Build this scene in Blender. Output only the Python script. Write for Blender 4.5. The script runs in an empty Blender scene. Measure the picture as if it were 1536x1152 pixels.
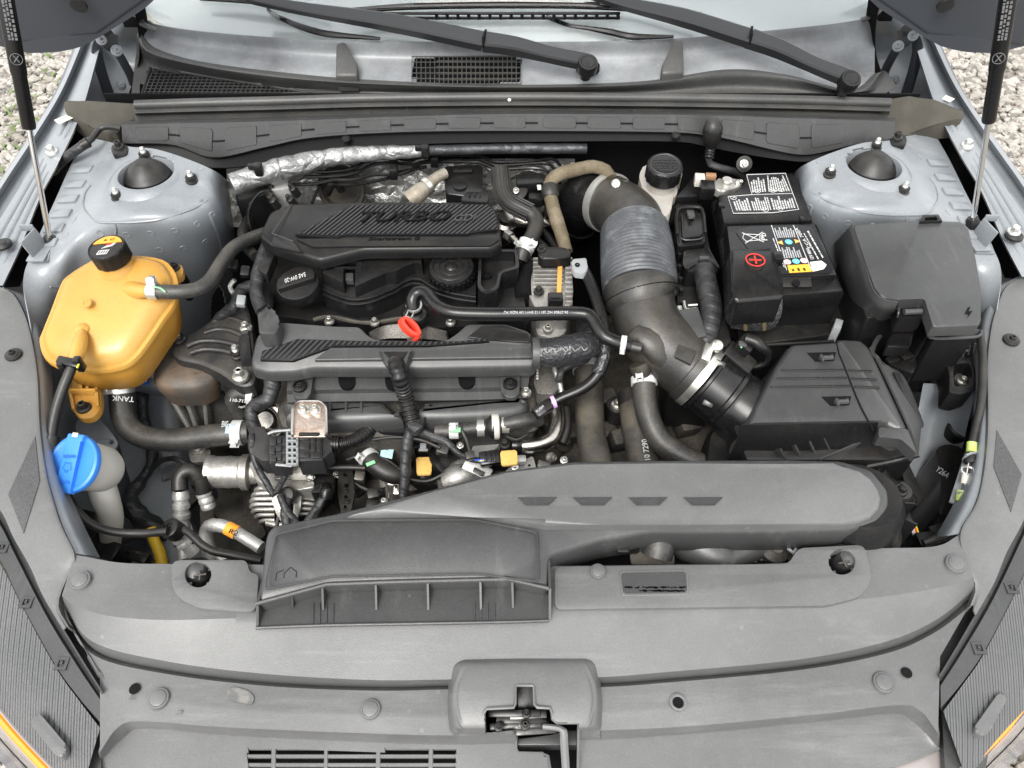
import bpy, bmesh, math, random
from mathutils import Vector, Matrix, geometry, noise, bvhtree

random.seed(11)
scn = bpy.context.scene
COL = scn.collection

# ------------------------------------------------------------------ camera, sky, sun, exposure
FOC, CAM_H, PITCH = 1154.0, 1.69, math.radians(50)
cam = bpy.data.cameras.new('camera')
cam.sensor_width = 36.0
cam.lens = FOC / 1536 * 36.0
cam.clip_start, cam.clip_end = 0.02, 300
cam_o = bpy.data.objects.new('camera', cam)
COL.objects.link(cam_o)
cam_o.location = (0, 0, CAM_H)
cam_o.rotation_euler = (math.pi / 2 - PITCH, 0, 0)
scn.camera = cam_o

SUN_EL, SUN_AZ = math.radians(52), math.radians(200)      # azimuth of the sun measured from +Y clockwise
world = bpy.data.worlds.new('World')
scn.world = world
world.use_nodes = True
wn, wl = world.node_tree.nodes, world.node_tree.links
wn.clear()
sky = wn.new('ShaderNodeTexSky')
sky.sky_type = 'NISHITA'
sky.sun_disc = False
sky.sun_elevation = SUN_EL
sky.sun_rotation = SUN_AZ
sky.air_density, sky.dust_density, sky.ozone_density = 1.0, 4.0, 1.0
desat = wn.new('ShaderNodeHueSaturation')
desat.inputs['Saturation'].default_value = 0.12
bg = wn.new('ShaderNodeBackground')
bg.inputs['Strength'].default_value = 0.12
wo = wn.new('ShaderNodeOutputWorld')
wl.new(sky.outputs[0], desat.inputs['Color'])
haze = wn.new('ShaderNodeMix')                 # thin even cloud over the clear sky
haze.data_type = 'RGBA'
haze.inputs[0].default_value = 0.6
haze.inputs[7].default_value = (7.3, 7.4, 7.5, 1)
wl.new(desat.outputs[0], haze.inputs[6])
wl.new(haze.outputs[2], bg.inputs['Color'])
wl.new(bg.outputs[0], wo.inputs['Surface'])

sun = bpy.data.lights.new('sun', 'SUN')
sun.energy = 1.3
sun.angle = math.radians(24)
sun.color = (1.0, 0.97, 0.92)
sun_o = bpy.data.objects.new('sun', sun)
COL.objects.link(sun_o)
sd = Vector((math.sin(SUN_AZ) * math.cos(SUN_EL), math.cos(SUN_AZ) * math.cos(SUN_EL), math.sin(SUN_EL)))
sun_o.rotation_euler = sd.to_track_quat('Z', 'Y').to_euler()
sun_o.location = sd * 20

vs = scn.view_settings
vs.view_transform = 'Standard'
vs.look = 'None'
vs.exposure = 1.42
vs.gamma = 1.0
vs.use_curve_mapping = False
scn.cycles.use_denoising = True
scn.cycles.max_bounces = 8

# ------------------------------------------------------------------ photo pixel + height -> place
def P(px, py, z):
    dx, dy = (px - 768) / FOC, (576 - py) / FOC
    vy = math.cos(PITCH) + dy * math.sin(PITCH)
    vz = -math.sin(PITCH) + dy * math.cos(PITCH)
    t = (z - CAM_H) / vz
    return Vector((dx * t, vy * t, z))

def PY(px, py, y):                       # the same ray met by an upright plane at depth y
    dx, dy = (px - 768) / FOC, (576 - py) / FOC
    vy = math.cos(PITCH) + dy * math.sin(PITCH)
    vz = -math.sin(PITCH) + dy * math.cos(PITCH)
    t = y / vy
    return Vector((dx * t, y, CAM_H + vz * t))

def V(p):
    return p if isinstance(p, Vector) else P(*p)

def mpp(px, py, z):                      # metres covered by one photo pixel there
    vz = -math.sin(PITCH) + (576 - py) / FOC * math.cos(PITCH)
    return (z - CAM_H) / vz / FOC

def M(p):                                # the matching spot on the car's other side
    px, py = p[0], p[1]
    q = (1530 + .042 * (py - 262) - px, py - 10 - .018 * (py - 262))
    return q + tuple(p[2:])

def ML(ps):
    return [M(p) for p in ps]

def side(ps, s):
    return ps if s == 0 else ML(ps)

def Z(ps, z):
    return [P(p[0], p[1], p[2] if len(p) > 2 else z) for p in ps]

UP = Vector((0, 0, 1))

def axes(n, x=None):
    n = n.normalized()
    if x is None:
        x = Vector((1, 0, 0)) if abs(n.x) < .9 else Vector((0, 1, 0))
    x = (x - n * x.dot(n)).normalized()
    y = n.cross(x)
    return x, y, n

def frame(o, n=UP, x=None):
    a, b, c = axes(Vector(n), x)
    m = Matrix.Identity(4)
    for i in range(3):
        m[i][0], m[i][1], m[i][2], m[i][3] = a[i], b[i], c[i], o[i]
    return m

# ------------------------------------------------------------------ objects
WLOC = {}
def thing(name, label, cat, loc, group=None):
    o = bpy.data.objects.new(name, None)
    o.empty_display_size = .02
    COL.objects.link(o)
    loc = V(loc)
    o.location = loc
    o['label'], o['category'] = label, cat
    if group:
        o['group'] = group
    WLOC[o.name] = loc.copy()
    return o

def tag(o, label, cat, group=None):
    o['label'], o['category'] = label, cat
    if group:
        o['group'] = group
    return o

def link(name, me, parent=None, mw=None):
    o = bpy.data.objects.new(name, me)
    COL.objects.link(o)
    mw = mw or Matrix.Identity(4)
    if parent is not None:
        o.parent = parent
        o.matrix_basis = Matrix.Translation(-WLOC[parent.name]) @ mw
    else:
        o.matrix_basis = mw
    WLOC[o.name] = mw.translation.copy()
    return o

def mk(name, bm, mat, parent=None, smooth=38, label=None):
    bmesh.ops.recalc_face_normals(bm, faces=bm.faces)
    me = bpy.data.meshes.new(name)
    c = Vector((0, 0, 0))
    if len(bm.verts):
        lo = Vector([min(v.co[i] for v in bm.verts) for i in range(3)])
        hi = Vector([max(v.co[i] for v in bm.verts) for i in range(3)])
        c = (lo + hi) / 2
        c.z = lo.z
    bmesh.ops.translate(bm, verts=bm.verts, vec=-c)
    bm.to_mesh(me)
    bm.free()
    me.materials.append(mat)
    for p in me.polygons:
        p.use_smooth = True
    me.set_sharp_from_angle(angle=math.radians(smooth))
    o = link(name, me, parent, Matrix.Translation(c))
    if label:
        o['label'] = label
    return o

# children of rotated parents are never used: every object keeps a pure translation unless placed by link()

# ------------------------------------------------------------------ shapes
def B():
    return bmesh.new()

def cr(pts, step=None, n=None, closed=False):
    """smooth curve through points (centripetal-ish Catmull-Rom)"""
    out = []
    N = len(pts)
    segs = N if closed else N - 1
    for i in range(segs):
        p1, p2 = pts[i], pts[(i + 1) % N]
        p0 = pts[(i - 1) % N] if (closed or i > 0) else p1 * 2 - p2
        p3 = pts[(i + 2) % N] if (closed or i + 2 < N) else p2 * 2 - p1
        k = n or max(2, int((p2 - p1).length / (step or .01)))
        for j in range(k):
            t = j / k
            out.append(.5 * ((2 * p1) + (p2 - p0) * t + (2 * p0 - 5 * p1 + 4 * p2 - p3) * t * t + (3 * p1 - p0 - 3 * p2 + p3) * t ** 3))
    if not closed:
        out.append(pts[-1].copy())
    return out

def lerp_list(vals, t):
    if not isinstance(vals, (list, tuple)):
        return vals
    f = t * (len(vals) - 1)
    i = min(int(f), len(vals) - 2)
    return vals[i] + (vals[i + 1] - vals[i]) * (f - i)

def tube(bm, pts, r, n=12, step=.008, corr=None, caps=True, flat=None, straight=False, wob=0):
    """round hose through points; corr=(pitch, depth) makes it corrugated; flat=(normal, factor) squashes it"""
    c = [V(p) for p in pts]
    ctrl = c
    if corr:
        step = corr[0] / 4
    if straight:
        L = []
        for i in range(len(c) - 1):
            k = max(1, int((c[i + 1] - c[i]).length / step)) if corr else 1
            L += [c[i].lerp(c[i + 1], j / k) for j in range(k)]
        c = L + [c[-1]]
    elif corr:
        c = cr(c, .002)
        tot = sum((c[i + 1] - c[i]).length for i in range(len(c) - 1))
        c = resample(c, max(8, int(tot / step)), False)
    else:
        c = cr(c, step)
    d = [0]
    for i in range(1, len(c)):
        d.append(d[-1] + (c[i] - c[i - 1]).length)
    # arc position of control points, so radius lists follow them
    if isinstance(r, (list, tuple)):
        cd, j = [], 0
        for q in ctrl:
            k = min(range(len(c)), key=lambda i: (c[i] - q).length)
            cd.append(d[k])
        def rad(s):
            for i in range(len(cd) - 1):
                if s <= cd[i + 1]:
                    f = (s - cd[i]) / max(1e-9, cd[i + 1] - cd[i])
                    f = max(0, f)
                    return r[i] + (r[i + 1] - r[i]) * f
            return r[-1]
    else:
        def rad(s):
            return r
    rings = []
    tprev = None
    for i, p in enumerate(c):
        t = (c[min(i + 1, len(c) - 1)] - c[max(i - 1, 0)])
        t = t.normalized() if t.length > 1e-9 else (tprev or UP)
        if tprev is None:
            a = t.orthogonal().normalized()
        else:
            a = (a - t * a.dot(t))
            a = a.normalized() if a.length > 1e-9 else t.orthogonal().normalized()
        tprev = t
        b = t.cross(a)
        rr = rad(d[i])
        if corr:
            rr *= 1 + corr[1] * (1 if (i % 4) < 2 else -1)
        ring = []
        for k in range(n):
            an = 2 * math.pi * k / n
            off = a * math.cos(an) + b * math.sin(an)
            w = 1
            if wob:
                w = 1 + wob * noise.noise((p + off * rr) * 60)
            off = off * rr * w
            if flat:
                fn = flat[0]
                off = off - fn * off.dot(fn) * (1 - flat[1])
            ring.append(bm.verts.new(p + off))
        rings.append(ring)
    for i in range(len(rings) - 1):
        for k in range(n):
            bm.faces.new((rings[i][k], rings[i][(k + 1) % n], rings[i + 1][(k + 1) % n], rings[i + 1][k]))
    if caps:
        bm.faces.new(rings[0][::-1])
        bm.faces.new(rings[-1])
    return bm

def lathe(bm, o, prof, axis=UP, n=32, x=None, lobes=None):
    """profile [(radius, height)] turned about an axis at o; lobes=(count, depth, rows) gives grip scallops"""
    m = frame(V(o), axis, x)
    rings = []
    for j, (r, h) in enumerate(prof):
        if r < 1e-6:
            rings.append([bm.verts.new(m @ Vector((0, 0, h)))])
            continue
        ring = []
        for k in range(n):
            an = 2 * math.pi * k / n
            rr = r
            if lobes and j in lobes[2]:
                rr = r * (1 - lobes[1] * (1 if math.sin(an * lobes[0]) > .35 else 0))
            ring.append(bm.verts.new(m @ Vector((rr * math.cos(an), rr * math.sin(an), h))))
        rings.append(ring)
    for a, b in zip(rings, rings[1:]):
        if len(a) == 1 and len(b) == 1:
            continue
        for k in range(n):
            k2 = (k + 1) % n
            if len(a) == 1:
                bm.faces.new((a[0], b[k], b[k2]))
            elif len(b) == 1:
                bm.faces.new((a[k], a[k2], b[0]))
            else:
                bm.faces.new((a[k], a[k2], b[k2], b[k]))
    return bm

def bevel(bm, edges, w, seg=2):
    if w > 0 and edges:
        bmesh.ops.bevel(bm, geom=list(edges), offset=w, segments=seg, profile=.5, affect='EDGES', clamp_overlap=True)

def rnd(pts, r, k=4):
    """round the corners of a flat polygon given as pixel tuples (x, y[, z])"""
    out = []
    N = len(pts)
    for i in range(N):
        a, b, c = Vector(pts[i - 1]), Vector(pts[i]), Vector(pts[(i + 1) % N])
        u, v = a - b, c - b
        rr = min(r, u.length * .45, v.length * .45)
        s, e = b + u.normalized() * rr, b + v.normalized() * rr
        for j in range(k + 1):
            t = j / k
            out.append(tuple((1 - t) ** 2 * s + 2 * t * (1 - t) * b + t * t * e))
    return out

def prism(bm, pts, h, bev=.003, seg=2, down=None, grow=0, bottom=True):
    """block under a top outline of places; grow widens (+) or narrows (-) the foot in metres"""
    pts = [V(p) for p in pts]
    c = sum(pts, Vector()) / len(pts)
    dn = down if down is not None else Vector((0, 0, -h))
    vt = [bm.verts.new(p) for p in pts]
    vb = []
    for p in pts:
        q = p + dn
        if grow:
            o = Vector((p.x - c.x, p.y - c.y, 0))
            q = q + o.normalized() * grow
        vb.append(bm.verts.new(q))
    n = len(pts)
    top = bm.faces.new(vt)
    fs = [top]
    for i in range(n):
        fs.append(bm.faces.new((vt[i], vb[i], vb[(i + 1) % n], vt[(i + 1) % n])))
    if bottom:
        fs.append(bm.faces.new(vb[::-1]))
    if bev > 0:
        ed = list(top.edges)
        # upright corners too when they are sharp
        for i in range(n):
            a = (pts[i - 1] - pts[i]); b = (pts[(i + 1) % n] - pts[i])
            if a.length > 1e-6 and b.length > 1e-6 and a.angle(b) < math.radians(140):
                e = bm.edges.get((vt[i], vb[i]))
                if e:
                    ed.append(e)
        bevel(bm, ed, bev, seg)
    return bm

def stack(bm, pts, prof, cap=True, dome=False):
    """rings of one outline: prof = [(inset metres, dz)], for domed or stepped housings"""
    pts = [V(p) for p in pts]
    N = len(pts)
    c = sum(pts, Vector()) / N
    area = sum(pts[i].x * pts[(i + 1) % N].y - pts[(i + 1) % N].x * pts[i].y for i in range(N))
    sg = 1 if area > 0 else -1
    rmean = sum((Vector((p.x - c.x, p.y - c.y))).length for p in pts) / N
    nor, room = [], []
    for i in range(N):
        t = (pts[(i + 1) % N] - pts[i - 1])
        m = Vector((-t.y, t.x, 0)) * sg
        m = m.normalized() if m.length > 1e-9 else (c - pts[i]).normalized()
        nor.append(m)
        p = Vector((pts[i].x, pts[i].y))
        m2 = Vector((m.x, m.y))
        best = 1e9
        for j in range(N):
            if j == i or (j + 1) % N == i:
                continue
            a = Vector((pts[j].x, pts[j].y)); e = Vector((pts[(j + 1) % N].x, pts[(j + 1) % N].y)) - a
            den = m2.x * e.y - m2.y * e.x
            if abs(den) < 1e-12:
                continue
            w = a - p
            tt = (w.x * e.y - w.y * e.x) / den
            uu = (w.x * m2.y - w.y * m2.x) / den
            if tt > 1e-6 and -.02 <= uu <= 1.02:
                best = min(best, tt)
        room.append(best * .4)
    for _ in range(4):      # even out so that neighbours do not cross
        room = [min(room[i], (room[i - 1] + room[i] + room[(i + 1) % N]) / 3 + .001) for i in range(N)]
    rings = []
    for ins, dz in prof:
        ring = []
        for p, m, rm in zip(pts, nor, room):
            if dome and ins > 0:
                f = min(.985, ins / rmean)
                q = p.lerp(c, f)
                q.z += dz
            else:
                d = min(ins, rm)
                q = p + m * d
                q.z = p.z + dz
            ring.append(bm.verts.new(q))
        rings.append(ring)
    for a, b in zip(rings, rings[1:]):
        for k in range(N):
            bm.faces.new((a[k], a[(k + 1) % N], b[(k + 1) % N], b[k]))
    if cap:
        for r in (rings[-1], rings[0][::-1]):
            f = bm.faces.new(r)
            bmesh.ops.triangulate(bm, faces=[f])
    return bm

def plate(bm, outer, holes=(), th=.004, down=None, bev=0):
    """flat (or gently bent) plate with holes cut right through it"""
    loops = [[V(p) for p in outer]] + [[V(p) for p in h] for h in holes]
    tris = geometry.tessellate_polygon(loops)
    flat = [p for l in loops for p in l]
    dn = down or Vector((0, 0, -th))
    vt = [bm.verts.new(p) for p in flat]
    vb = [bm.verts.new(p + dn) for p in flat]
    for t in tris:
        try:
            bm.faces.new([vt[i] for i in t])
            bm.faces.new([vb[i] for i in reversed(t)])
        except ValueError:
            pass
    k = 0
    rim = []
    for l in loops:
        n = len(l)
        for i in range(n):
            a, b = k + i, k + (i + 1) % n
            bm.faces.new((vt[a], vb[a], vb[b], vt[b]))
            rim.append((vt[a], vt[b]))
        k += n
    if bev:
        bevel(bm, [e for e in (bm.edges.get(r) for r in rim) if e], bev, 2)
    return bm

def box(bm, o, size, n=UP, x=None, bev=.002, seg=2):
    m = frame(V(o), n, x)
    g = bmesh.ops.create_cube(bm, size=1, matrix=m @ Matrix.Diagonal((size[0], size[1], size[2], 1)))
    vs_ = g['verts']
    es = {e for v in vs_ for e in v.link_edges}
    bevel(bm, es, bev, seg)
    return bm

def resample(pts, n, smooth=True):
    c = cr(pts, n=8) if smooth and len(pts) > 2 else pts
    d = [0]
    for i in range(1, len(c)):
        d.append(d[-1] + (c[i] - c[i - 1]).length)
    out, j = [], 0
    for k in range(n + 1):
        s = d[-1] * k / n
        while j < len(d) - 2 and d[j + 1] < s:
            j += 1
        f = (s - d[j]) / max(1e-12, d[j + 1] - d[j])
        out.append(c[j].lerp(c[j + 1], f))
    return out

def thicken(bm, th):
    bmesh.ops.recalc_face_normals(bm, faces=bm.faces)
    up = sum((f.normal.z * f.calc_area() for f in bm.faces))
    sg = -1 if up > 0 else 1
    fs = list(bm.faces)
    bm.normal_update()
    dup = {v: bm.verts.new(v.co + v.normal * (sg * th)) for v in {v for f in fs for v in f.verts}}
    rim = [e for e in bm.edges if len(e.link_faces) == 1]
    for f in fs:
        bm.faces.new([dup[v] for v in reversed(f.verts)])
    for e in rim:
        f = e.link_faces[0]
        a, b = e.verts
        bm.faces.new((a, b, dup[b], dup[a]))

def sheet(bm, rows, nu=40, nv=1, thick=0, smooth=True, vsmooth=False, cut=None, cutw=None):
    """surface through rows of places; cut(pixel x, pixel y) True removes a face"""
    R = []
    for r in rows:
        r = [V(p) for p in r]
        R.append(resample(r, nu, smooth))
    if vsmooth or nv > 1:
        cols = []
        for i in range(nu + 1):
            colp = [r[i] for r in R]
            cols.append(cr(colp, n=nv) if vsmooth else [q for a, b in zip(colp, colp[1:]) for q in [a.lerp(b, j / nv) for j in range(nv)]] + [colp[-1]])
        R = [[c[j] for c in cols] for j in range(len(cols[0]))]
    vv = [[bm.verts.new(p) for p in r] for r in R]
    for a, b in zip(vv, vv[1:]):
        for k in range(nu):
            q = (a[k], a[k + 1], b[k + 1], b[k])
            if cut or cutw:
                m = sum((v.co for v in q), Vector()) / 4
                if (cut and cut(*pix(m))) or (cutw and cutw(m)):
                    continue
            bm.faces.new(q)
    lone = [v for v in bm.verts if not v.link_faces]
    if lone:
        bmesh.ops.delete(bm, geom=lone, context='VERTS')
    if thick:
        thicken(bm, thick)
    return bm

def pix(v):
    d = v - Vector((0, 0, CAM_H))
    f = d.y * math.cos(PITCH) - d.z * math.sin(PITCH)
    u = d.y * math.sin(PITCH) + d.z * math.cos(PITCH)
    return 768 + FOC * d.x / f, 576 - FOC * u / f

def hitter(bm):
    """where the line of sight through a photo pixel meets a finished surface: (place, normal)"""
    bm.normal_update()
    tree = bvhtree.BVHTree.FromBMesh(bm)
    o = Vector((0, 0, CAM_H))
    def f(u, v):
        d = (P(u, v, .3) - o).normalized()
        r = tree.ray_cast(o, d)
        if r[0] is None:
            return None
        n = r[1] if r[1].dot(d) < 0 else -r[1]
        return r[0], n
    return f

def inpoly(x, y, poly):
    c = False
    for i in range(len(poly)):
        x1, y1 = poly[i - 1][:2]
        x2, y2 = poly[i][:2]
        if (y1 > y) != (y2 > y) and x < (x2 - x1) * (y - y1) / (y2 - y1) + x1:
            c = not c
    return c

def ell(cx, cy, rx, ry, n=20):
    return [(cx + rx * math.cos(2 * math.pi * k / n), cy + ry * math.sin(2 * math.pi * k / n)) for k in range(n)]

FONTCACHE = {}
def text_mesh(s, shear=0, extrude=.02, bold=0):
    key = (s, shear, extrude, bold)
    if key in FONTCACHE:
        return FONTCACHE[key]
    cu = bpy.data.curves.new('lettering', 'FONT')
    cu.body = s
    cu.shear = shear
    cu.extrude = extrude
    cu.offset = bold
    cu.resolution_u = 3
    ob = bpy.data.objects.new('lettering', cu)
    COL.objects.link(ob)
    me = bpy.data.meshes.new_from_object(ob.evaluated_get(bpy.context.evaluated_depsgraph_get()))
    bpy.data.objects.remove(ob)
    bpy.data.curves.remove(cu)
    xs = [v.co.x for v in me.vertices]; ys = [v.co.y for v in me.vertices]
    b = (min(xs), max(xs), min(ys), max(ys))
    FONTCACHE[key] = (me, b)
    return me, b

def text(s, a, b, height, mat, parent, n=UP, shear=0, depth=.0008, bold=0, name='lettering', lift=.0006):
    """lettering from place a to place b (left to right foot of the line), height in metres"""
    me, bb = text_mesh(s, shear, .02, bold)
    me = me.copy()
    a, b = V(a), V(b)
    nn = Vector(n)
    m = frame(a, nn, b - a)
    sx = (b - a).length / max(1e-6, bb[1] - bb[0])
    sy = height / max(1e-6, bb[3] - bb[2])
    me.transform(Matrix.Diagonal((sx, sy, depth / .02, 1)) @ Matrix.Translation((-bb[0], -bb[2], 0)))
    me.materials.clear()
    me.materials.append(mat)
    nz = axes(nn, b - a)[2]
    return link(name, me, parent, Matrix.Translation(nz * lift) @ m)

# small shared hardware
HW = {}
def hw(name, build, mat):
    if name not in HW:
        bm = B()
        build(bm)
        bmesh.ops.recalc_face_normals(bm, faces=bm.faces)
        me = bpy.data.meshes.new(name)
        bm.to_mesh(me)
        bm.free()
        for p in me.polygons:
            p.use_smooth = True
        me.set_sharp_from_angle(angle=math.radians(35))
        me.materials.append(mat)
        HW[name] = me
    return HW[name]

def b_bolt(bm):      # flanged hex head, unit: radius of flange = 1
    lathe(bm, Vector((0, 0, 0)), [(1, -.25), (1, .12), (.93, .22), (.7, .3), (0, .3)], n=20)
    lathe(bm, Vector((0, 0, 0)), [(.62, .25), (.64, .95), (.55, 1.08), (0, 1.08)], n=6)
    lathe(bm, Vector((0, 0, 0)), [(.36, 1.0), (.36, 1.14), (.3, 1.16), (.25, 1.08), (0, 1.08)], n=14)

def b_stud(bm):      # threaded stud with nut
    lathe(bm, Vector((0, 0, 0)), [(1.05, -.2), (1.05, .12), (.85, .25), (0, .25)], n=20)
    lathe(bm, Vector((0, 0, 0)), [(.86, .2), (.88, .9), (.78, 1.05), (0, 1.05)], n=6)

def b_pin(bm):
    pr = [(.48, .9)]
    h = 1.0
    while h < 1.6:
        pr += [(.48, h), (.44, h + .06)]
        h += .12
    lathe(bm, Vector((0, 0, 0)), pr + [(.45, 1.75), (.33, 2.0), (0, 2.06)], n=14)

def b_clip(bm):      # push-in trim clip
    lathe(bm, Vector((0, 0, 0)), [(1, -.2), (1, .1), (.94, .2), (.8, .22), (.78, .16), (.76, .28), (.6, .36), (0, .38)], n=28)

def b_cross(bm):
    lathe(bm, Vector((0, 0, 0)), [(1, -.3), (1, .25), (.85, .5), (.5, .6), (0, .62)], n=20)
    for a in (0, math.pi / 2):
        box(bm, Vector((0, 0, .6)), (1.1, .22, .12), UP, Vector((math.cos(a), math.sin(a), 0)), .02, 1)

def put(kind, p, r, parent, n=UP, name=None, mat=None, spin=None):
    spec = {'bolt': (b_bolt, 'zinc'), 'stud': (b_stud, 'black_metal'), 'pin': (b_pin, 'pale_steel'), 'clip': (b_clip, 'trim_plastic'),
            'screw': (b_cross, 'zinc')}[kind]
    m = mat or MAT[spec[1]]
    me = hw(kind + '_' + m.name, spec[0], m)
    a = spin if spin is not None else random.uniform(0, 1)
    o = link(name or kind, me, parent, frame(V(p), n, Vector((math.cos(a), math.sin(a), .01))) @ Matrix.Diagonal((r, r, r, 1)))
    return o

def clamp(p, d, r, parent, mat=None, w=.010, ear=UP, name='hose_clamp', th=.0016):
    """spring band clamp around a hose of radius r at p running along d, with its two ears"""
    p, d = V(p), Vector(d).normalized()
    bm = B()
    lathe(bm, p, [(r - .001, -w / 2), (r + th, -w / 2), (r + th, w / 2), (r - .001, w / 2)], d, 24)
    e = (Vector(ear) - d * Vector(ear).dot(d)).normalized()
    sdir = d.cross(e)
    for s in (-1, 1):
        box(bm, p + e * (r + .005) + sdir * (.0045 * s), (.0016, w * .9, .011), e, sdir, .0004, 1)
    box(bm, p + e * (r + .011) - sdir * .001, (.010, w * .55, .0014), e, sdir, .0004, 1)
    return mk(name, bm, mat or MAT['zinc'], parent)
# ------------------------------------------------------------------ materials
MAT = {}
def mat(name, col, rough=.5, metal=0, grain=None, var=None, dust=None, wave=None, crumple=None, spec=None, trans=0, ior=None, coat=0,
        emit=None, sss=0, aniso=0, rvar=0, speck=None, smear=None):
    """grain=(scale, strength) fine relief; var=(colour2, scale, lo, hi) blotches; dust=(colour, amount, scale) settled dirt;
    wave=(direction xyz, per metre, strength) moulded grooves; crumple=(scale, strength) creased foil"""
    m = bpy.data.materials.new(name)
    m.use_nodes = True
    nt = m.node_tree
    N, L = nt.nodes, nt.links
    N.clear()
    out = N.new('ShaderNodeOutputMaterial')
    b = N.new('ShaderNodeBsdfPrincipled')
    L.new(b.outputs[0], out.inputs[0])
    geo = N.new('ShaderNodeNewGeometry')
    pos = geo.outputs['Position']
    c4 = (*col, 1)
    b.inputs['Base Color'].default_value = c4
    b.inputs['Roughness'].default_value = rough
    b.inputs['Metallic'].default_value = metal
    if spec is not None:
        b.inputs['Specular IOR Level'].default_value = spec
    if trans:
        b.inputs['Transmission Weight'].default_value = trans
    if ior:
        b.inputs['IOR'].default_value = ior
    if coat:
        b.inputs['Coat Weight'].default_value = coat
        b.inputs['Coat Roughness'].default_value = .12
    if sss:
        b.inputs['Subsurface Weight'].default_value = sss
        b.inputs['Subsurface Radius'].default_value = (.02, .012, .005)
        b.inputs['Subsurface Scale'].default_value = .5
    if emit:
        b.inputs['Emission Color'].default_value = (*emit[0], 1)
        b.inputs['Emission Strength'].default_value = emit[1]
    src = None
    def nz(scale, detail=3, rgh=.55, dist=0):
        t = N.new('ShaderNodeTexNoise')
        t.inputs['Scale'].default_value = scale
        t.inputs['Detail'].default_value = detail
        t.inputs['Roughness'].default_value = rgh
        t.inputs['Distortion'].default_value = dist
        L.new(pos, t.inputs['Vector'])
        return t.outputs['Fac']
    def ramp(v, lo, hi):
        r = N.new('ShaderNodeMapRange')
        r.inputs['From Min'].default_value = lo
        r.inputs['From Max'].default_value = hi
        L.new(v, r.inputs['Value'])
        return r.outputs['Result']
    def mix(f, a, bb):
        x = N.new('ShaderNodeMix')
        x.data_type = 'RGBA'
        L.new(f, x.inputs[0])
        for i, v in ((6, a), (7, bb)):
            if isinstance(v, tuple):
                x.inputs[i].default_value = (*v[:3], 1)
            else:
                L.new(v, x.inputs[i])
        return x.outputs[2]
    def mul(a, bb):
        x = N.new('ShaderNodeMath')
        x.operation = 'MULTIPLY'
        L.new(a, x.inputs[0])
        if isinstance(bb, (int, float)):
            x.inputs[1].default_value = bb
        else:
            L.new(bb, x.inputs[1])
        return x.outputs[0]
    cur = tuple(col)
    if var:
        cur = mix(ramp(nz(var[1], 4, .6), var[2], var[3]), cur, var[0])
    if dust:
        sep = N.new('ShaderNodeSeparateXYZ')
        L.new(geo.outputs['Normal'], sep.inputs[0])
        f = mul(ramp(nz(dust[2], 5, .65), .38, .72), ramp(sep.outputs['Z'], .1, .9))
        f = mul(f, dust[1])
        fine = mul(ramp(nz(dust[2] * 14, 2, .6), .55, .75), dust[1] * .5)
        cur = mix(f, cur, dust[0])
        cur = mix(fine, cur, dust[0])
    if smear:                                   # wiped dust: long soft streaks
        mp = N.new('ShaderNodeMapping')
        mp.inputs['Scale'].default_value = smear[2]
        mp.inputs['Rotation'].default_value = (0, 0, smear[3])
        L.new(pos, mp.inputs['Vector'])
        t = N.new('ShaderNodeTexNoise')
        t.inputs['Scale'].default_value = 1
        t.inputs['Detail'].default_value = 6
        t.inputs['Roughness'].default_value = .7
        L.new(mp.outputs[0], t.inputs['Vector'])
        cur = mix(mul(ramp(t.outputs['Fac'], .56, .78), smear[1]), cur, smear[0])
        # scattered drying spots
        vo = N.new('ShaderNodeTexVoronoi')
        vo.inputs['Scale'].default_value = 42
        L.new(pos, vo.inputs['Vector'])
        cur = mix(mul(mul(ramp(vo.outputs['Distance'], .13, .07), ramp(nz(9, 2), .52, .66)), smear[1] * .8), cur, smear[0])
    if speck:
        a, sc_ = speck
        x = N.new('ShaderNodeMapRange')
        x.inputs['From Min'].default_value = .3
        x.inputs['From Max'].default_value = .7
        x.inputs['To Min'].default_value = 1 - a
        x.inputs['To Max'].default_value = 1 + a
        L.new(nz(sc_, 2, .7), x.inputs['Value'])
        hs = N.new('ShaderNodeVectorMath')
        hs.operation = 'SCALE'
        if isinstance(cur, tuple):
            hs.inputs[0].default_value = cur[:3]
        else:
            L.new(cur, hs.inputs[0])
        L.new(x.outputs[0], hs.inputs['Scale'])
        cur = hs.outputs[0]
    if not isinstance(cur, tuple):
        L.new(cur, b.inputs['Base Color'])
    if rvar:
        r = N.new('ShaderNodeMapRange')
        r.inputs['To Min'].default_value = max(.03, rough - rvar)
        r.inputs['To Max'].default_value = min(1, rough + rvar)
        L.new(nz(38, 4, .6), r.inputs['Value'])
        L.new(r.outputs[0], b.inputs['Roughness'])
    nrm = None
    def bump(h, strength, dist):
        nonlocal nrm
        x = N.new('ShaderNodeBump')
        x.inputs['Strength'].default_value = strength
        x.inputs['Distance'].default_value = dist
        L.new(h, x.inputs['Height'])
        if nrm is not None:
            L.new(nrm, x.inputs['Normal'])
        nrm = x.outputs[0]
    if grain:
        bump(nz(grain[0], 2, .6), grain[1], .0006)
    if crumple:
        v = N.new('ShaderNodeTexVoronoi')
        v.feature = 'DISTANCE_TO_EDGE'
        v.inputs['Scale'].default_value = crumple[0]
        w = N.new('ShaderNodeVectorMath')
        w.operation = 'ADD'
        nv = N.new('ShaderNodeTexNoise')
        nv.inputs['Scale'].default_value = crumple[0] * .6
        L.new(pos, nv.inputs['Vector'])
        sc = N.new('ShaderNodeVectorMath'); sc.operation = 'SCALE'; sc.inputs['Scale'].default_value = .06
        L.new(nv.outputs['Color'], sc.inputs[0])
        L.new(pos, w.inputs[0]); L.new(sc.outputs[0], w.inputs[1])
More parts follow.
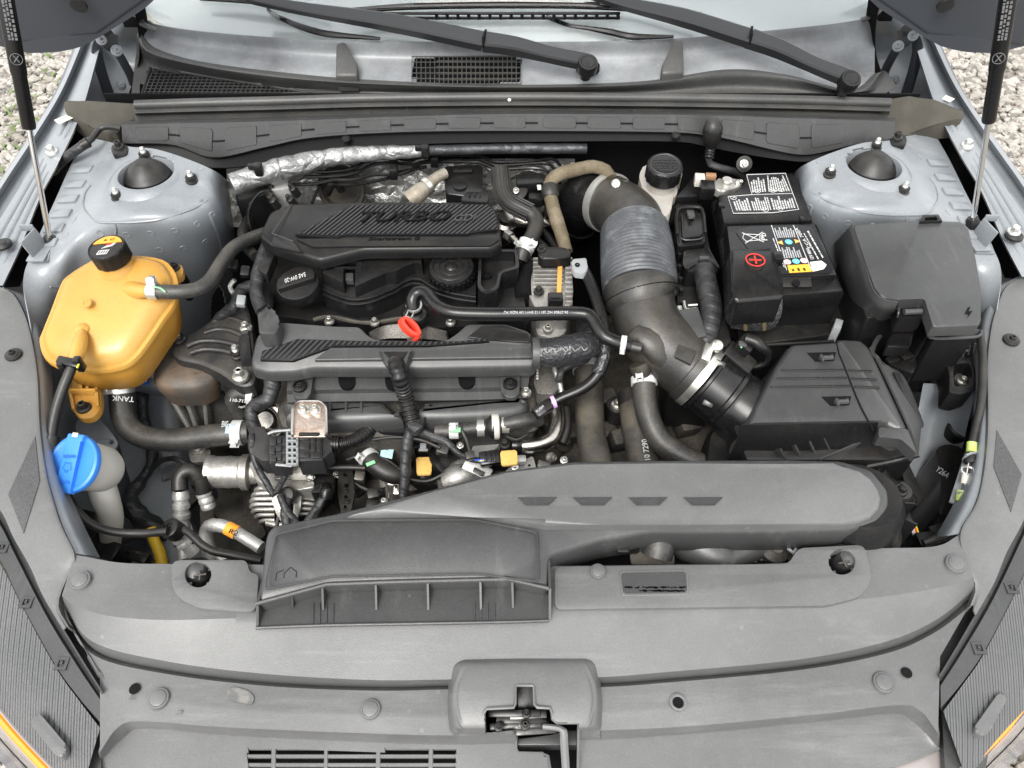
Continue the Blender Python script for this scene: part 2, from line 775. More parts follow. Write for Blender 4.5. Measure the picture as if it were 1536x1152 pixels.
        L.new(w.outputs[0], v.inputs['Vector'])
        bump(v.outputs['Distance'], crumple[1], .02)
        bump(nz(crumple[0] * 2.2, 4, .6, 1.2), crumple[1] * .8, .008)
    if wave:
        dp = N.new('ShaderNodeVectorMath')
        dp.operation = 'DOT_PRODUCT'
        L.new(pos, dp.inputs[0])
        dp.inputs[1].default_value = wave[0]
        ph = mul(dp.outputs['Value'], wave[1] * 2 * math.pi)
        s = N.new('ShaderNodeMath'); s.operation = 'SINE'
        L.new(ph, s.inputs[0])
        s2 = ramp(s.outputs[0], -.55, .55)
        bump(s2, wave[2], .0022)
    if nrm is not None:
        L.new(nrm, b.inputs['Normal'])
    MAT[name] = m
    return m

DUST = (.23, .20, .155)
mat('black_plastic', (.0065, .0065, .007), .38, spec=.35, grain=(700, .3), dust=(DUST, .08, 22), rvar=.1, speck=(.3, 480))
mat('satin_black', (.0055, .0055, .006), .28, spec=.4, grain=(700, .12), dust=(DUST, .05, 30), rvar=.1)
mat('cover_plastic', (.041, .0415, .0415), .37, grain=(650, .35), dust=((.2, .195, .185), .09, 9), rvar=.09, speck=(.14, 540), smear=((.12, .12, .118), .5, (30, 6, 10), .4))
mat('engine_plastic', (.0075, .0075, .008), .36, spec=.32, grain=(650, .35), dust=(DUST, .06, 16), rvar=.08, speck=(.3, 520), smear=((.035, .035, .033), .35, (24, 8, 10), .2))
mat('trim_plastic', (.096, .0965, .0955), .40, grain=(620, .35), var=((.114, .1145, .113), 5, .4, .75), dust=((.27, .27, .265), .12, 5), rvar=.09, speck=(.10, 520), smear=((.21, .21, .21), .55, (3, 26, 10), .15))
mat('lens_plastic', (.088, .089, .091), .46, grain=(600, .4), wave=((.97, .24, 0), 145, 1.0), dust=((.3, .29, .27), .12, 8), speck=(.2, 480))
mat('patch_plastic', (.05, .05, .051), .55, grain=(420, 1.0), speck=(.35, 420))
mat('dark_rubber', (.009, .009, .009), .45, grain=(500, .3), dust=(DUST, .12, 25), rvar=.1)
mat('hose_rubber', (.020, .020, .020), .46, grain=(420, .6), var=((.05, .048, .044), 14, .48, .8), dust=(DUST, .26, 18), speck=(.3, 380), smear=((.08, .075, .068), .5, (20, 20, 20), .5))
mat('dusty_hose', (.028, .026, .022), .65, grain=(300, .5), var=((.09, .076, .055), 16, .45, .75), dust=(DUST, .3, 20))
mat('tan_hose', (.10, .078, .046), .8, grain=(500, .8), var=((.17, .14, .095), 40, .4, .7), speck=(.25, 380))
mat('tape_wrap', (.016, .016, .017), .5, grain=(260, .8), var=((.034, .034, .035), 60, .4, .7), wave=((.3, .8, .5), 55, .5), speck=(.3, 300))
mat('glossy_tape', (.025, .025, .027), .22, grain=(120, .8), crumple=(60, .25))
mat('foam', (.045, .041, .032), .85, grain=(380, .9), var=((.075, .068, .052), 14, .4, .7))
mat('seal_rubber', (.034, .0345, .034), .44, grain=(420, .4), var=((.05, .05, .049), 9, .4, .7), speck=(.25, 420), dust=(DUST, .1, 16))
mat('faded_plastic', (.21, .22, .228), .38, grain=(500, .3), var=((.085, .088, .092), 5, .42, .68), dust=((.40, .40, .40), .22, 12), speck=(.1, 420), smear=((.33, .335, .34), .6, (8, 22, 10), .1))
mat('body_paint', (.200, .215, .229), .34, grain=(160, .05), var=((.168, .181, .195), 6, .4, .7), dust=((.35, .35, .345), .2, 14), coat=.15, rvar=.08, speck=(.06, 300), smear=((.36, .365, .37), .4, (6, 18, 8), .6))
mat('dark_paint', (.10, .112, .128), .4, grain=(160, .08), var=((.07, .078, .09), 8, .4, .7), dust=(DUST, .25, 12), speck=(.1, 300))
mat('fender_paint', (.12, .135, .165), .3, coat=.5, dust=((.35, .34, .33), .1, 10))
mat('hood_paint', (.040, .044, .052), .4, grain=(120, .05))
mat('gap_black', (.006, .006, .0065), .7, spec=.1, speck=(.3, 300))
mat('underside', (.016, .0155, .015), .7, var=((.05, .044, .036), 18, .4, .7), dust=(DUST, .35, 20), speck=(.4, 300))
mat('foil', (.80, .80, .78), .30, .65, crumple=(22, 1.0), rvar=.08, var=((.5, .48, .44), 11, .5, .8))
mat('foil_pipe', (.36, .36, .355), .40, .7, crumple=(26, .5), grain=(420, .6), var=((.20, .20, .20), 12, .42, .75), speck=(.2, 300))
mat('cast_metal', (.46, .45, .425), .45, .75, grain=(420, .9), var=((.26, .25, .225), 30, .45, .75), dust=(DUST, .4, 30), speck=(.25, 420))
mat('dark_cast', (.16, .155, .145), .5, .6, grain=(350, .9), var=((.06, .055, .05), 24, .4, .7), dust=(DUST, .45, 20), speck=(.3, 380))
mat('zinc', (.66, .65, .60), .3, .9, var=((.45, .43, .38), 60, .45, .75), rvar=.08)
mat('pale_steel', (.60, .60, .57), .36, .75, speck=(.12, 500))
mat('chrome', (.75, .75, .76), .12, 1)
mat('steel_tube', (.55, .52, .48), .26, 1, grain=(200, .2), var=((.33, .30, .27), 40, .45, .75))
mat('copper_tone', (.58, .48, .41), .34, .8, grain=(260, .6), var=((.34, .20, .12), 34, .50, .70), rvar=.1, speck=(.15, 400))
mat('black_metal', (.02, .02, .02), .35, .4, grain=(300, .3), dust=(DUST, .2, 40))
mat('mount_black', (.018, .018, .019), .42, grain=(380, .6), dust=(DUST, .2, 18))
mat('rust_shell', (.052, .045, .038), .6, grain=(300, .6), var=((.12, .075, .045), 12, .42, .68), dust=(DUST, .3, 30))
mat('pale_alloy', (.52, .52, .50), .45, .6, grain=(500, .6), var=((.34, .33, .31), 24, .4, .75), speck=(.2, 420))
mat('yellow_tank', (.48, .275, .062), .34, grain=(200, .12), var=((.41, .20, .032), 7, .40, .78), sss=.3, spec=.5, speck=(.05, 300), smear=((.34, .20, .07), .45, (14, 20, 10), .3))
mat('amber', (.46, .235, .038), .36, sss=.25, grain=(200, .1), var=((.36, .16, .02), 10, .4, .7))
mat('white_plastic', (.52, .505, .46), .4, sss=.3, grain=(200, .1), var=((.58, .55, .48), 11, .4, .7))
mat('reservoir_white', (.40, .385, .37), .35, sss=.4, var=((.32, .29, .25), 14, .4, .7))
mat('blue_cap', (.035, .19, .62), .4, grain=(400, .15), spec=.4)
mat('red_pull', (.80, .055, .03), .4, spec=.4, sss=.1)
mat('orange_label', (.85, .33, .03), .45)
mat('amber_label', (.66, .42, .12), .5, var=((.58, .34, .08), 200, .5, .7))
mat('yellow_label', (.85, .70, .03), .45)
mat('yellow_loom', (.80, .50, .02), .5, grain=(300, .5))
mat('orange_stripe', (.62, .30, .07), .5)
mat('white_paint', (.50, .50, .49), .5, speck=(.06, 600))
mat('grey_print', (.42, .43, .44), .55)
mat('letter_black', (.003, .003, .003), .5, spec=.15)
mat('letter_grey', (.035, .036, .037), .35)
mat('label_black', (.006, .006, .007), .3)
mat('cyan_paper', (.42, .66, .68), .6)
mat('cyan_print', (.12, .50, .66), .5)
mat('pink_print', (.80, .48, .46), .5)
mat('gold_print', (.80, .42, .04), .5)
mat('red_print', (.78, .035, .02), .45)
mat('cream_paper', (.74, .70, .58), .8, grain=(200, .6))
mat('green_paint', (.25, .62, .30), .5)
mat('lime_paint', (.42, .50, .10), .5, var=((.30, .42, .2), 120, .45, .6))
mat('violet_paint', (.60, .36, .66), .5)
mat('orange_lens', (.90, .26, .02), .2, coat=.5)
mat('clear_lens', (.30, .27, .26), .14, spec=.5)
mat('grey_resin', (.26, .27, .275), .45, grain=(500, .2), speck=(.1, 400))
mat('blue_wire', (.03, .10, .5), .4)
mat('red_wire', (.6, .04, .03), .4)
mat('green_wire', (.02, .35, .22), .4)
mat('dipped_bellows', (.042, .045, .049), .46, grain=(500, .4), var=((.125, .132, .14), 26, .5, .72), dust=((.27, .275, .285), .25, 40), speck=(.2, 420))
mat('turbo_rubber', (.018, .0175, .0165), .42, grain=(420, .5), var=((.05, .043, .031), 13, .5, .8), dust=(DUST, .14, 20), rvar=.1, speck=(.25, 420), smear=((.075, .065, .05), .5, (10, 30, 20), .5))
mat('ribbed_cover', (.004, .004, .0045), .45, spec=.25)
mat('rib_top', (.030, .030, .031), .34)
mat('rib_front', (.032, .032, .033), .36)
mat('ribbed_front', (.006, .006, .0065), .45, spec=.25)
mat('gravel', (.225, .203, .17), .9, var=((.38, .36, .33), 30, .35, .65))
mat('gravel_dark', (.12, .115, .11), .9, var=((.22, .19, .16), 30, .35, .65))
mat('soil', (.15, .135, .11), .95, var=((.22, .20, .165), 5, .35, .65), grain=(60, .9))
mat('weed', (.11, .17, .035), .7)
mat('straw', (.34, .27, .15), .8)
mat('windshield', (.92, .95, .95), .02, ior=1.5, trans=1)
mat('pale_backing', (.64, .66, .66), .6, grain=(80, .2))  # for the sheet added behind the windshield to brighten it
mat('wiper_black', (.016, .0165, .018), .3, grain=(900, .15), rvar=.06)
mat('bumper_paint', (.18, .185, .23), .25, coat=.6)

mat('connector_grey', (.022, .022, .023), .36, grain=(650, .3), dust=(DUST, .12, 20), speck=(.3, 500))

mat('blue_grey_band', (.30, .37, .43), .5, speck=(.15, 500))

mat('faint_print', (.13, .13, .135), .55)

mat('flange_black', (.006, .006, .0065), .5, spec=.18, speck=(.3, 400))
# ================================================================== THE GROUND
bm = B()
bmesh.ops.create_grid(bm, x_segments=2, y_segments=2, size=60, matrix=Matrix.Translation((0, 20, 0)))
g = mk('ground', bm, MAT['soil'])
g['kind'] = 'structure'

def stones(name, m, count, seed, rmin, rmax, lift):
    rr = random.Random(seed)
    bm = B()
    base = bmesh.new()
    bmesh.ops.create_icosphere(base, subdivisions=1, radius=1)
    bv = [v.co.copy() for v in base.verts]
    bf = [[v.index for v in f.verts] for f in base.faces]
    base.free()
    verts, faces = [], []
    made = 0
    tries = 0
    while made < count and tries < count * 30:
        tries += 1
        s = rr.choice((-1, 1))
        x, y = s * rr.uniform(.93, 3.9), rr.uniform(-.2, 5.2)
        u, v = pix(Vector((x, y, 0)))
        if not ((-420 < u < 190 or 1350 < u < 1960) and -60 < v < 1500):
            continue
        r = rr.uniform(rmin, rmax)
        rot = Matrix.Rotation(rr.uniform(0, 6.28), 3, 'Z') @ Matrix.Rotation(rr.uniform(-.5, .5), 3, 'X') @ Matrix.Diagonal((r * rr.uniform(.8, 1.5), r * rr.uniform(.6, 1), r * rr.uniform(.4, .75)))
        k = len(verts)
        for c in bv:
            q = rot @ (c * rr.uniform(.72, 1.15))
            verts.append((x + q.x, y + q.y, lift + q.z))
        faces += [[i + k for i in f] for f in bf]
        made += 1
    me = bpy.data.meshes.new(name)
    me.from_pydata(verts, [], faces)
    me.materials.append(m)
    o = link(name, me)
    o['kind'] = 'stuff'
    o['label'] = 'loose pale and grey gravel stones lying beside the car'
    o['category'] = 'gravel'
    return o
stones('gravel', MAT['gravel'], 26000, 3, .010, .026, .008)
o = stones('gravel', MAT['gravel_dark'], 14000, 5, .010, .024, .008)
o['label'] = 'darker gravel stones mixed into the pale gravel beside the car'

rr = random.Random(9)
verts, faces = [], []
for cx_, cy_ in [(12, 300), (25, 265), (10, 330), (55, 130), (8, 345), (40, 90), (30, 10), (1440, 60), (1530, 1010), (20, 200), (35, 160)]:
    c = P(cx_, cy_, 0)
    for i in range(34):
        a, l = rr.uniform(0, 6.28), rr.uniform(.015, .04)
        p = c + Vector((rr.gauss(0, .09), rr.gauss(0, .09), .012))
        d = Vector((math.cos(a), math.sin(a), rr.uniform(.3, 1.1))).normalized()
        s = d.cross(UP).normalized() * rr.uniform(.003, .006)
        k = len(verts)
        verts += [tuple(p - s * .4), tuple(p + s * .4), tuple(p + d * l * .6 + s), tuple(p + d * l), tuple(p + d * l * .6 - s)]
        faces.append((k, k + 1, k + 2, k + 3, k + 4))
me = bpy.data.meshes.new('weeds')
me.from_pydata(verts, [], faces)
me.materials.append(MAT['weed'])
o = link('weeds', me)
o['kind'] = 'stuff'; o['label'] = 'small green weeds sprouting between the gravel stones'; o['category'] = 'weeds'

# ================================================================== BODY SHELL
body = thing('car_body', 'blue grey painted body shell around the open engine bay', 'car body', Vector((0, .9, .0)))
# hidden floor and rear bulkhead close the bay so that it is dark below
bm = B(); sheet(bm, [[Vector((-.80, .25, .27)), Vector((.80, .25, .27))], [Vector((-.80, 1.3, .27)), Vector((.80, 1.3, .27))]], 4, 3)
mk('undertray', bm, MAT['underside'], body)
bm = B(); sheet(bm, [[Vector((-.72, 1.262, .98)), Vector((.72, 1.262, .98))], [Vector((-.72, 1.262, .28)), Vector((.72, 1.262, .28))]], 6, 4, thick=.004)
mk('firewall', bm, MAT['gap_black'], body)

for s in (0, 1):
    sgn = -1 if s == 0 else 1
    # --- fender skin, drip channel and ribbed rail: one pressed sheet
    rows = [
        [(128, 36, 1.0), (90, 128, .955), (45, 203, .93), (0, 272, .91), (-45, 345, .89), (-85, 410, .875)],
        [(132, 42, 1.004), (94, 133, .958), (50, 207, .933), (5, 276, .913), (-40, 349, .893), (-80, 414, .878)],
        [(136, 52, .985), (98, 139, .940), (55, 213, .915), (10, 282, .895), (-35, 355, .875), (-75, 420, .86)],
        [(140, 60, .985), (104, 146, .940), (64, 217, .915), (20, 287, .895), (-25, 360, .875), (-65, 424, .86)],
        [(143, 64, .998), (107, 149, .952), (68, 219, .928), (24, 290, .908), (-21, 363, .888), (-60, 427, .872)],
        [(150, 70, .998), (122, 168, .950), (88, 243, .926), (60, 296, .910), (30, 372, .892), (4, 428, .878)],
        [(152, 71, .985), (124, 169, .935), (90, 244, .906), (62, 297, .885), (32, 373, .867), (6, 429, .853)],
    ]
    bm = B(); sheet(bm, [side(r, s) for r in rows], 40, 1, thick=.0012)
    mk('fender_rail', bm, MAT['body_paint'], body, 30)
    # outer skin down to the sill
    top = [P(*p) for p in side(rows[0], s)]
    bm = B()
    sheet(bm, [top, [Vector((p.x + sgn * .03, p.y, p.z - .05)) for p in top], [Vector((sgn * .93, p.y - .02, .62)) for p in top], [Vector((sgn * .91, p.y - .02, .24)) for p in top]], 24, 4, vsmooth=True)
    mk('fender_skin', bm, MAT['fender_paint'], body)
    # pressed stiffening ribs of the rail
    ra, rb = resample([P(*p) for p in side(rows[4], s)], 100), resample([P(*p) for p in side(rows[5], s)], 100)
    for f, i0, i1, w in ((.24, 50, 96, .0085), (.50, 52, 96, .0085), (.76, 55, 92, .0085), (.35, 30, 40, .007), (.66, 31, 41, .007)):
        pts = [ra[i].lerp(rb[i], f) for i in (i0, i0 + (i1 - i0) // 6, (i0 + i1) // 2, i1 - (i1 - i0) // 6, i1)]
        bm = B()
        tube(bm, pts, [.001, w * .62, w * .7, w * .62, .001], 12, flat=(UP, .62), step=.02)
        mk('pressed_rib', bm, MAT['body_paint'], body)
    # --- inner wing and strut tower: one pressed sheet, open at the strut
    R = [
        [(128, 205, .915), (165, 213, .930), (195, 220, .945), (235, 224, .95), (285, 240, .95), (325, 258, .93), (342, 272, .84)],
        [(105, 250, .905), (140, 253, .918), (176, 258, .936), (222, 260, .942), (278, 268, .940), (325, 285, .918), (347, 315, .80)],
        [(85, 295, .900), (120, 296, .910), (155, 298, .930), (220, 300, .936), (282, 303, .930), (330, 315, .893), (352, 355, .75)],
        [(62, 345, .890), (100, 345, .900), (142, 334, .918), (210, 330, .926), (272, 335, .910), (326, 348, .85), (350, 395, .68)],
        [(45, 385, .880), (90, 388, .885), (130, 380, .875), (200, 372, .865), (262, 385, .835), (312, 410, .76), (345, 450, .60)],
        [(35, 425, .870), (72, 440, .845), (110, 455, .80), (190, 445, .76), (252, 465, .73), (300, 490, .66), (335, 520, .54)],
        [(48, 500, .84), (66, 520, .80), (95, 560, .72), (170, 580, .66), (235, 590, .62), (280, 600, .57), (310, 610, .48)],
        [(60, 600, .79), (75, 620, .75), (105, 660, .66), (165, 680, .58), (220, 690, .53), (265, 690, .48), (300, 690, .42)],
        [(75, 720, .76), (92, 730, .70), (120, 760, .60), (165, 780, .50), (210, 780, .46), (250, 780, .42), (300, 770, .38)],
        [(125, 822, .765), (135, 826, .70), (150, 840, .56), (185, 860, .46), (220, 870, .42), (260, 870, .40), (310, 870, .36)],
    ]
    cx_, cy_ = (220, 262) if s == 0 else (1310, 250)
    hc = P(cx_, cy_, .942)
    bm = B()
    sheet(bm, [side(r, s) for r in R], 110, 12, vsmooth=True, thick=.0014, cutw=lambda m: (m.x - hc.x) ** 2 + (m.y - hc.y) ** 2 < .0455 ** 2)
    H_ = hitter(bm)
    mk('inner_wing', bm, MAT['body_paint'], body, 50)
    bm = B(); lathe(bm, hc + Vector((0, 0, -.002)), [(.0415, -.03), (.0425, .0), (.0445, .0050), (.048, .0055), (.054, .0030), (.064, -.006)], n=48)
    mk('strut_opening_rim', bm, MAT['body_paint'], body)
    def on_wing(pts, r, nm, m=None, lift=.0004):
        q = []
        for p in side(pts, s):
            h_ = H_(p[0], p[1])
            if h_:
                q.append(h_[0] + h_[1] * lift)
        if len(q) > 1:
            bm = B(); tube(bm, q, r, 6, step=.006); mk(nm, bm, MAT[m or 'body_paint'], body)
    on_wing([(136, 278), (128, 290), (125, 308), (132, 322), (146, 333), (175, 334), (205, 333), (240, 329), (270, 320), (295, 310), (310, 300)], .0018, 'seam_sealer')
    on_wing([(172, 335), (174, 342), (173, 356)], .0018, 'seam_sealer')
    on_wing([(130, 405), (142, 395), (160, 390)], .0022, 'pressed_edge')
    on_wing([(75, 430), (100, 430), (118, 420)], .0022, 'pressed_edge')
    on_wing([(300, 300), (318, 330), (330, 365), (336, 400)], .0030, 'pressed_edge')
    for p in side([(150, 350), (190, 352), (226, 350), (262, 346), (296, 336), (318, 322), (240, 375), (275, 372), (308, 362), (110, 330), (98, 352), (150, 245), (165, 228), (255, 236), (300, 252)], s):
        h_ = H_(p[0], p[1])
        if h_:
            bm = B(); lathe(bm, h_[0], [(.0062, -.0004), (.0058, .0006), (.0040, .0003), (.0, -.0002)], h_[1], 18); mk('spot_weld', bm, MAT['body_paint'], body)
    for k in range(7):
        q = (120 - k * 10.5, 256 + k * 22)
        q = M(q) if s else q
        h_, h2 = H_(q[0] + (-10 if s == 0 else 10), q[1]), H_(q[0] + (18 if s == 0 else -18), q[1] - 2)
        if h_ and h2:
            c_ = (h_[0] + h2[0]) / 2
            bm = B(); box(bm, c_ + h_[1] * .0005, ((h2[0] - h_[0]).length, .018, .006), h_[1], h2[0] - h_[0], .0028)
            mk('wing_step', bm, MAT['body_paint'], body)
    # dark gap liner between rail and wing
    bm = B(); sheet(bm, [side([(150, 75, .93), (122, 170, .86), (88, 245, .84), (60, 298, .82), (30, 374, .80), (0, 432, .78)], s),
                         side([(160, 150, .90), (140, 200, .86), (108, 250, .83), (85, 296, .82), (62, 346, .80), (30, 430, .78)], s)], 20, 1)
    mk('gap_liner', bm, MAT['gap_black'], body)
    # cowl side pocket behind the seal end, where the hood hinge sits
    bm = B(); sheet(bm, [side([(128, 60, .965), (150, 52, .975), (190, 50, .985), (212, 52, .98)], s),
                         side([(112, 100, .935), (140, 98, .93), (180, 96, .93), (210, 98, .925)], s),
                         side([(98, 135, .925), (130, 135, .915), (170, 138, .91), (205, 140, .905)], s),
                         side([(96, 160, .90), (130, 165, .90), (165, 175, .90), (200, 180, .90)], s)], 24, 5, vsmooth=True, thick=.0012)
    mk('hinge_pocket', bm, MAT['body_paint'], body, 50)
    bm = B(); sheet(bm, [side([(196, 2, 1.10), (206, 40, 1.04), (208, 90, .985), (190, 150, .93)], s), side([(216, 0, 1.10), (222, 40, 1.02), (226, 90, .96), (214, 160, .90)], s)], 16, 2, thick=.001)
    mk('pocket_edge', bm, MAT['gap_black'], body)
    bm = B(); sheet(bm, [side([(125, 40, 1.0), (150, 0, 1.06), (170, -30, 1.1)], s), side([(165, 60, .985), (190, 20, 1.04), (200, -30, 1.1)], s), side([(205, 60, .97), (212, 20, 1.03), (216, -30, 1.1)], s)], 12, 4, vsmooth=True, thick=.001)
    mk('pillar_foot', bm, MAT['body_paint'], body)
    # frame rail low in the bay
    bm = B()
    lo = [(155, 560, .62), (172, 640, .60), (195, 720, .58), (240, 850, .56)]
    hi = [(215, 560, .62), (232, 640, .60), (262, 720, .58), (310, 850, .56)]
    sheet(bm, [side([(p[0] - 10, p[1] + 4, .42) for p in lo], s), side(lo, s), side(hi, s), side([(p[0] + 14, p[1] + 20, .40) for p in hi], s)], 16, 1)
    mk('frame_rail', bm, MAT['body_paint'], body, 40)
    for q, zz in [((78, 228), .93), ((14, 360), .905)]:
        q2 = M(q) if s else q
        if q[1] == 228 or s == 1:
            put('bolt', P(q2[0], q2[1], zz), .0105, body, mat=MAT['pale_steel'])
        else:
            pass
    q = (4, 367) if s == 0 else (1521, 354)
    bm = B(); lathe(bm, P(q[0], q[1], .902), [(.014, -.002), (.014, .002), (.011, .004), (.008, .0025), (.006, .004), (0, .0045)], n=24)
    mk('rubber_plug', bm, MAT['dark_rubber'], body)
    q = (97, 178) if s == 0 else (1417, 146)
    bm = B(); box(bm, P(q[0], q[1], .951), (.030, .018, .001), UP, Vector((.8, .9 if s == 0 else -.9, 0)), .0003, 1)
    mk('sticker', bm, MAT['cream_paper'], body)
    # gas strut bracket on the wing
    q = (55, 372) if s == 0 else (1473, 357)
    bm = B()
    base = P(q[0], q[1], .895)
    box(bm, base + Vector((-sgn * .004, 0, -.006)), (.028, .05, .003), UP, None, .001)
    box(bm, base + Vector((0, 0, .010)), (.003, .036, .032), Vector((sgn * .15, 0, 1)), Vector((1, .25 * sgn, 0)), .001)
    box(bm, base + Vector((sgn * .010, .018, .026)), (.022, .003, .012), UP, None, .001)
    mk('strut_bracket', bm, MAT['body_paint'], body)

bm = B(); sheet(bm, [[(1385, 575, .74), (1425, 575, .76), (1470, 560, .79)], [(1372, 640, .68), (1408, 615, .71), (1455, 620, .74)], [(1352, 710, .62), (1385, 690, .64), (1440, 690, .66)], [(1340, 790, .56), (1375, 780, .57), (1420, 780, .58)]], 20, 6, vsmooth=True, thick=.0015)
mk('apron_panel', bm, MAT['body_paint'], body, 50)
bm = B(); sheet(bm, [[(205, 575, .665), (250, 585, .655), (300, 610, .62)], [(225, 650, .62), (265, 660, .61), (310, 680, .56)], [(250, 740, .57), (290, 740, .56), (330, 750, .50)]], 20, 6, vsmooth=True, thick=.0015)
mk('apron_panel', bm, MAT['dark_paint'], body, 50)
# ------------------------------------------------------------------ strut mounts
for s in (0, 1):
    cx_, cy_ = (220, 262) if s == 0 else (1310, 250)
    nm = 'left' if s == 0 else 'right'
    t = thing('strut_mount', ['strut mount with black dome between three studs behind the yellow tank', 'strut mount with black dome between three studs behind the fuse box'][s], 'strut mount', P(cx_, cy_, .915), 'strut mounts')
    c = P(cx_, cy_, .928)
    bm = B(); lathe(bm, c + Vector((0, 0, .006)), [(.046, -.022), (.046, -.012), (.040, -.010), (.039, -.004), (.036, -.002), (.033, .003), (.022, .012), (.0125, .0185), (.0105, .0195), (0, .0195)], n=40)
    mk('dome', bm, MAT['dark_rubber'], t)
    for q in ([(218, 236), (288, 271), (177, 297)] if s == 0 else [(1313, 222), (1244, 262), (1354, 288)]):
        zz = .945 if q[1] < 240 else (.938 if 250 < q[1] < 275 else .932)
        p = P(q[0], q[1], zz)
        n_ = put('stud', p, .0100, t, name='nut')
        me = hw('pin_pale_steel', b_pin, MAT['pale_steel'])
        link('stud', me, t, frame(p) @ Matrix.Diagonal((.0095, .0095, .0095, 1)))
if True:
    q = (1297, 240)
    bm = B(); box(bm, P(q[0] - 6, q[1] + 2, .935), (.012, .004, .003), UP, Vector((1, .35, 0)), .001)
    mk('rust_spot', bm, MAT['orange_stripe'], t)

# ================================================================== HOOD, HINGES, GAS STRUTS
hood = thing('hood', 'open dark grey hood raised above the engine bay', 'hood', Vector((0, 1.2, 1.12)))
NX = 40
def hood_pt(u, v):          # u -1..1 across, v 0 rear edge .. 1 front edge
    w = .80 - .06 * v
    x = u * w
    e = abs(u)
    tab = ((0, 1.36), (.45, 1.30), (.6, 1.225), (.7, 1.169), (.78, 1.136), (.86, 1.106), (.94, 1.10), (1.0, 1.115))
    for (e0_, z0_), (e1_, z1_) in zip(tab, tab[1:]):
        if e <= e1_ + 1e-6:
            rear_z = z0_ + (z1_ - z0_) * (e - e0_) / (e1_ - e0_)
            break
    rear_y = 1.235 - .03 * e
    fy, fz = .86, 2.25 - .10 * e * e
    f = v
    return Vector((x, rear_y + (fy - rear_y) * f, rear_z + (fz - rear_z) * f)) + Vector((0, .05 * math.sin(math.pi * v), 0))
bm = B()
sheet(bm, [[hood_pt(-1 + 2 * i / NX, v) for i in range(NX + 1)] for v in (0, .03, .2, .5, .8, 1)], 80, 2, thick=.03, smooth=False)
mk('hood_panel', bm, MAT['hood_paint'], hood)
for s in (-1, 1):
    bm = B()
    o = [hood_pt(s * .995, .0), hood_pt(s * .8, .0), hood_pt(s * .68, .0), hood_pt(s * .62, .02), hood_pt(s * .7, .14), hood_pt(s * .92, .2), hood_pt(s * .99, .1)]
    prism(bm, [p + Vector((0, -.034, -.004)) for p in o], .03, .008, 3, down=Vector((0, .03, .01)))
    mk('inner_stiffener', bm, MAT['hood_paint'], hood)
    bm = B(); lathe(bm, hood_pt(s * .8, .05) + Vector((0, -.045, 0)), [(.012, 0), (.012, .004), (0, .006)], Vector((0, -1, -.4)), 20)
    mk('rubber_plug', bm, MAT['dark_rubber'], hood)

for s in (0, 1):
    t = thing('hinge_assembly', ['dark grey hood hinge arms above the left foam block beside the mesh vent', 'dark grey hood hinge arms above the right foam block beside the silver wiper tray'][s], 'hinge', P(*((165, 150, .92) if s == 0 else (1362, 140, .92))), 'hood hinges')
    t['label'] = ['dark hood hinge arms beside the triangular mesh vent', 'dark hood hinge arms beside the wiper arm end'][s]
    def arm(pts, w, nm, th=.006):
        bm = B()
        c = cr([P(*p) for p in side(pts, s)], n=6)
        ups = []
        L_, R_ = [], []
        for i, p in enumerate(c):
            d = (c[min(i + 1, len(c) - 1)] - c[max(i - 1, 0)]).normalized()
            view = (p - Vector((0, 0, CAM_H))).normalized()
            sd_ = d.cross(Vector((.6 * (1 if s == 0 else -1), -.6, .5))).normalized() * (w / 2)
            L_.append(p + sd_); R_.append(p - sd_)
        prism(bm, L_ + R_[::-1], th, .0015, 1, down=Vector((.6 * (-1 if s == 0 else 1), .6, -.3)).normalized() * th)
        return mk(nm, bm, MAT['hood_paint'], t)
    arm([(100, -6, 1.16), (128, 22, 1.10), (148, 45, 1.04), (165, 62, 1.015), (178, 68, 1.0)], .034, 'hinge_leaf')
    arm([(150, 60, 1.02), (146, 78, .99), (152, 105, .955), (160, 130, .925), (168, 152, .905)], .018, 'hinge_arm')
    arm([(172, 70, 1.0), (184, 90, .97), (196, 112, .94), (202, 128, .92)], .015, 'hinge_link')
    for q, r_ in [((152, 60, 1.03), .009), ((175, 76, 1.005), .010), ((182, 128, .925), .009)]:
        q2 = M(q) if s else q
        put('bolt', P(*q2), r_, t, n=Vector((.5 if s == 0 else -.5, -.7, .5)), mat=MAT['body_paint'])

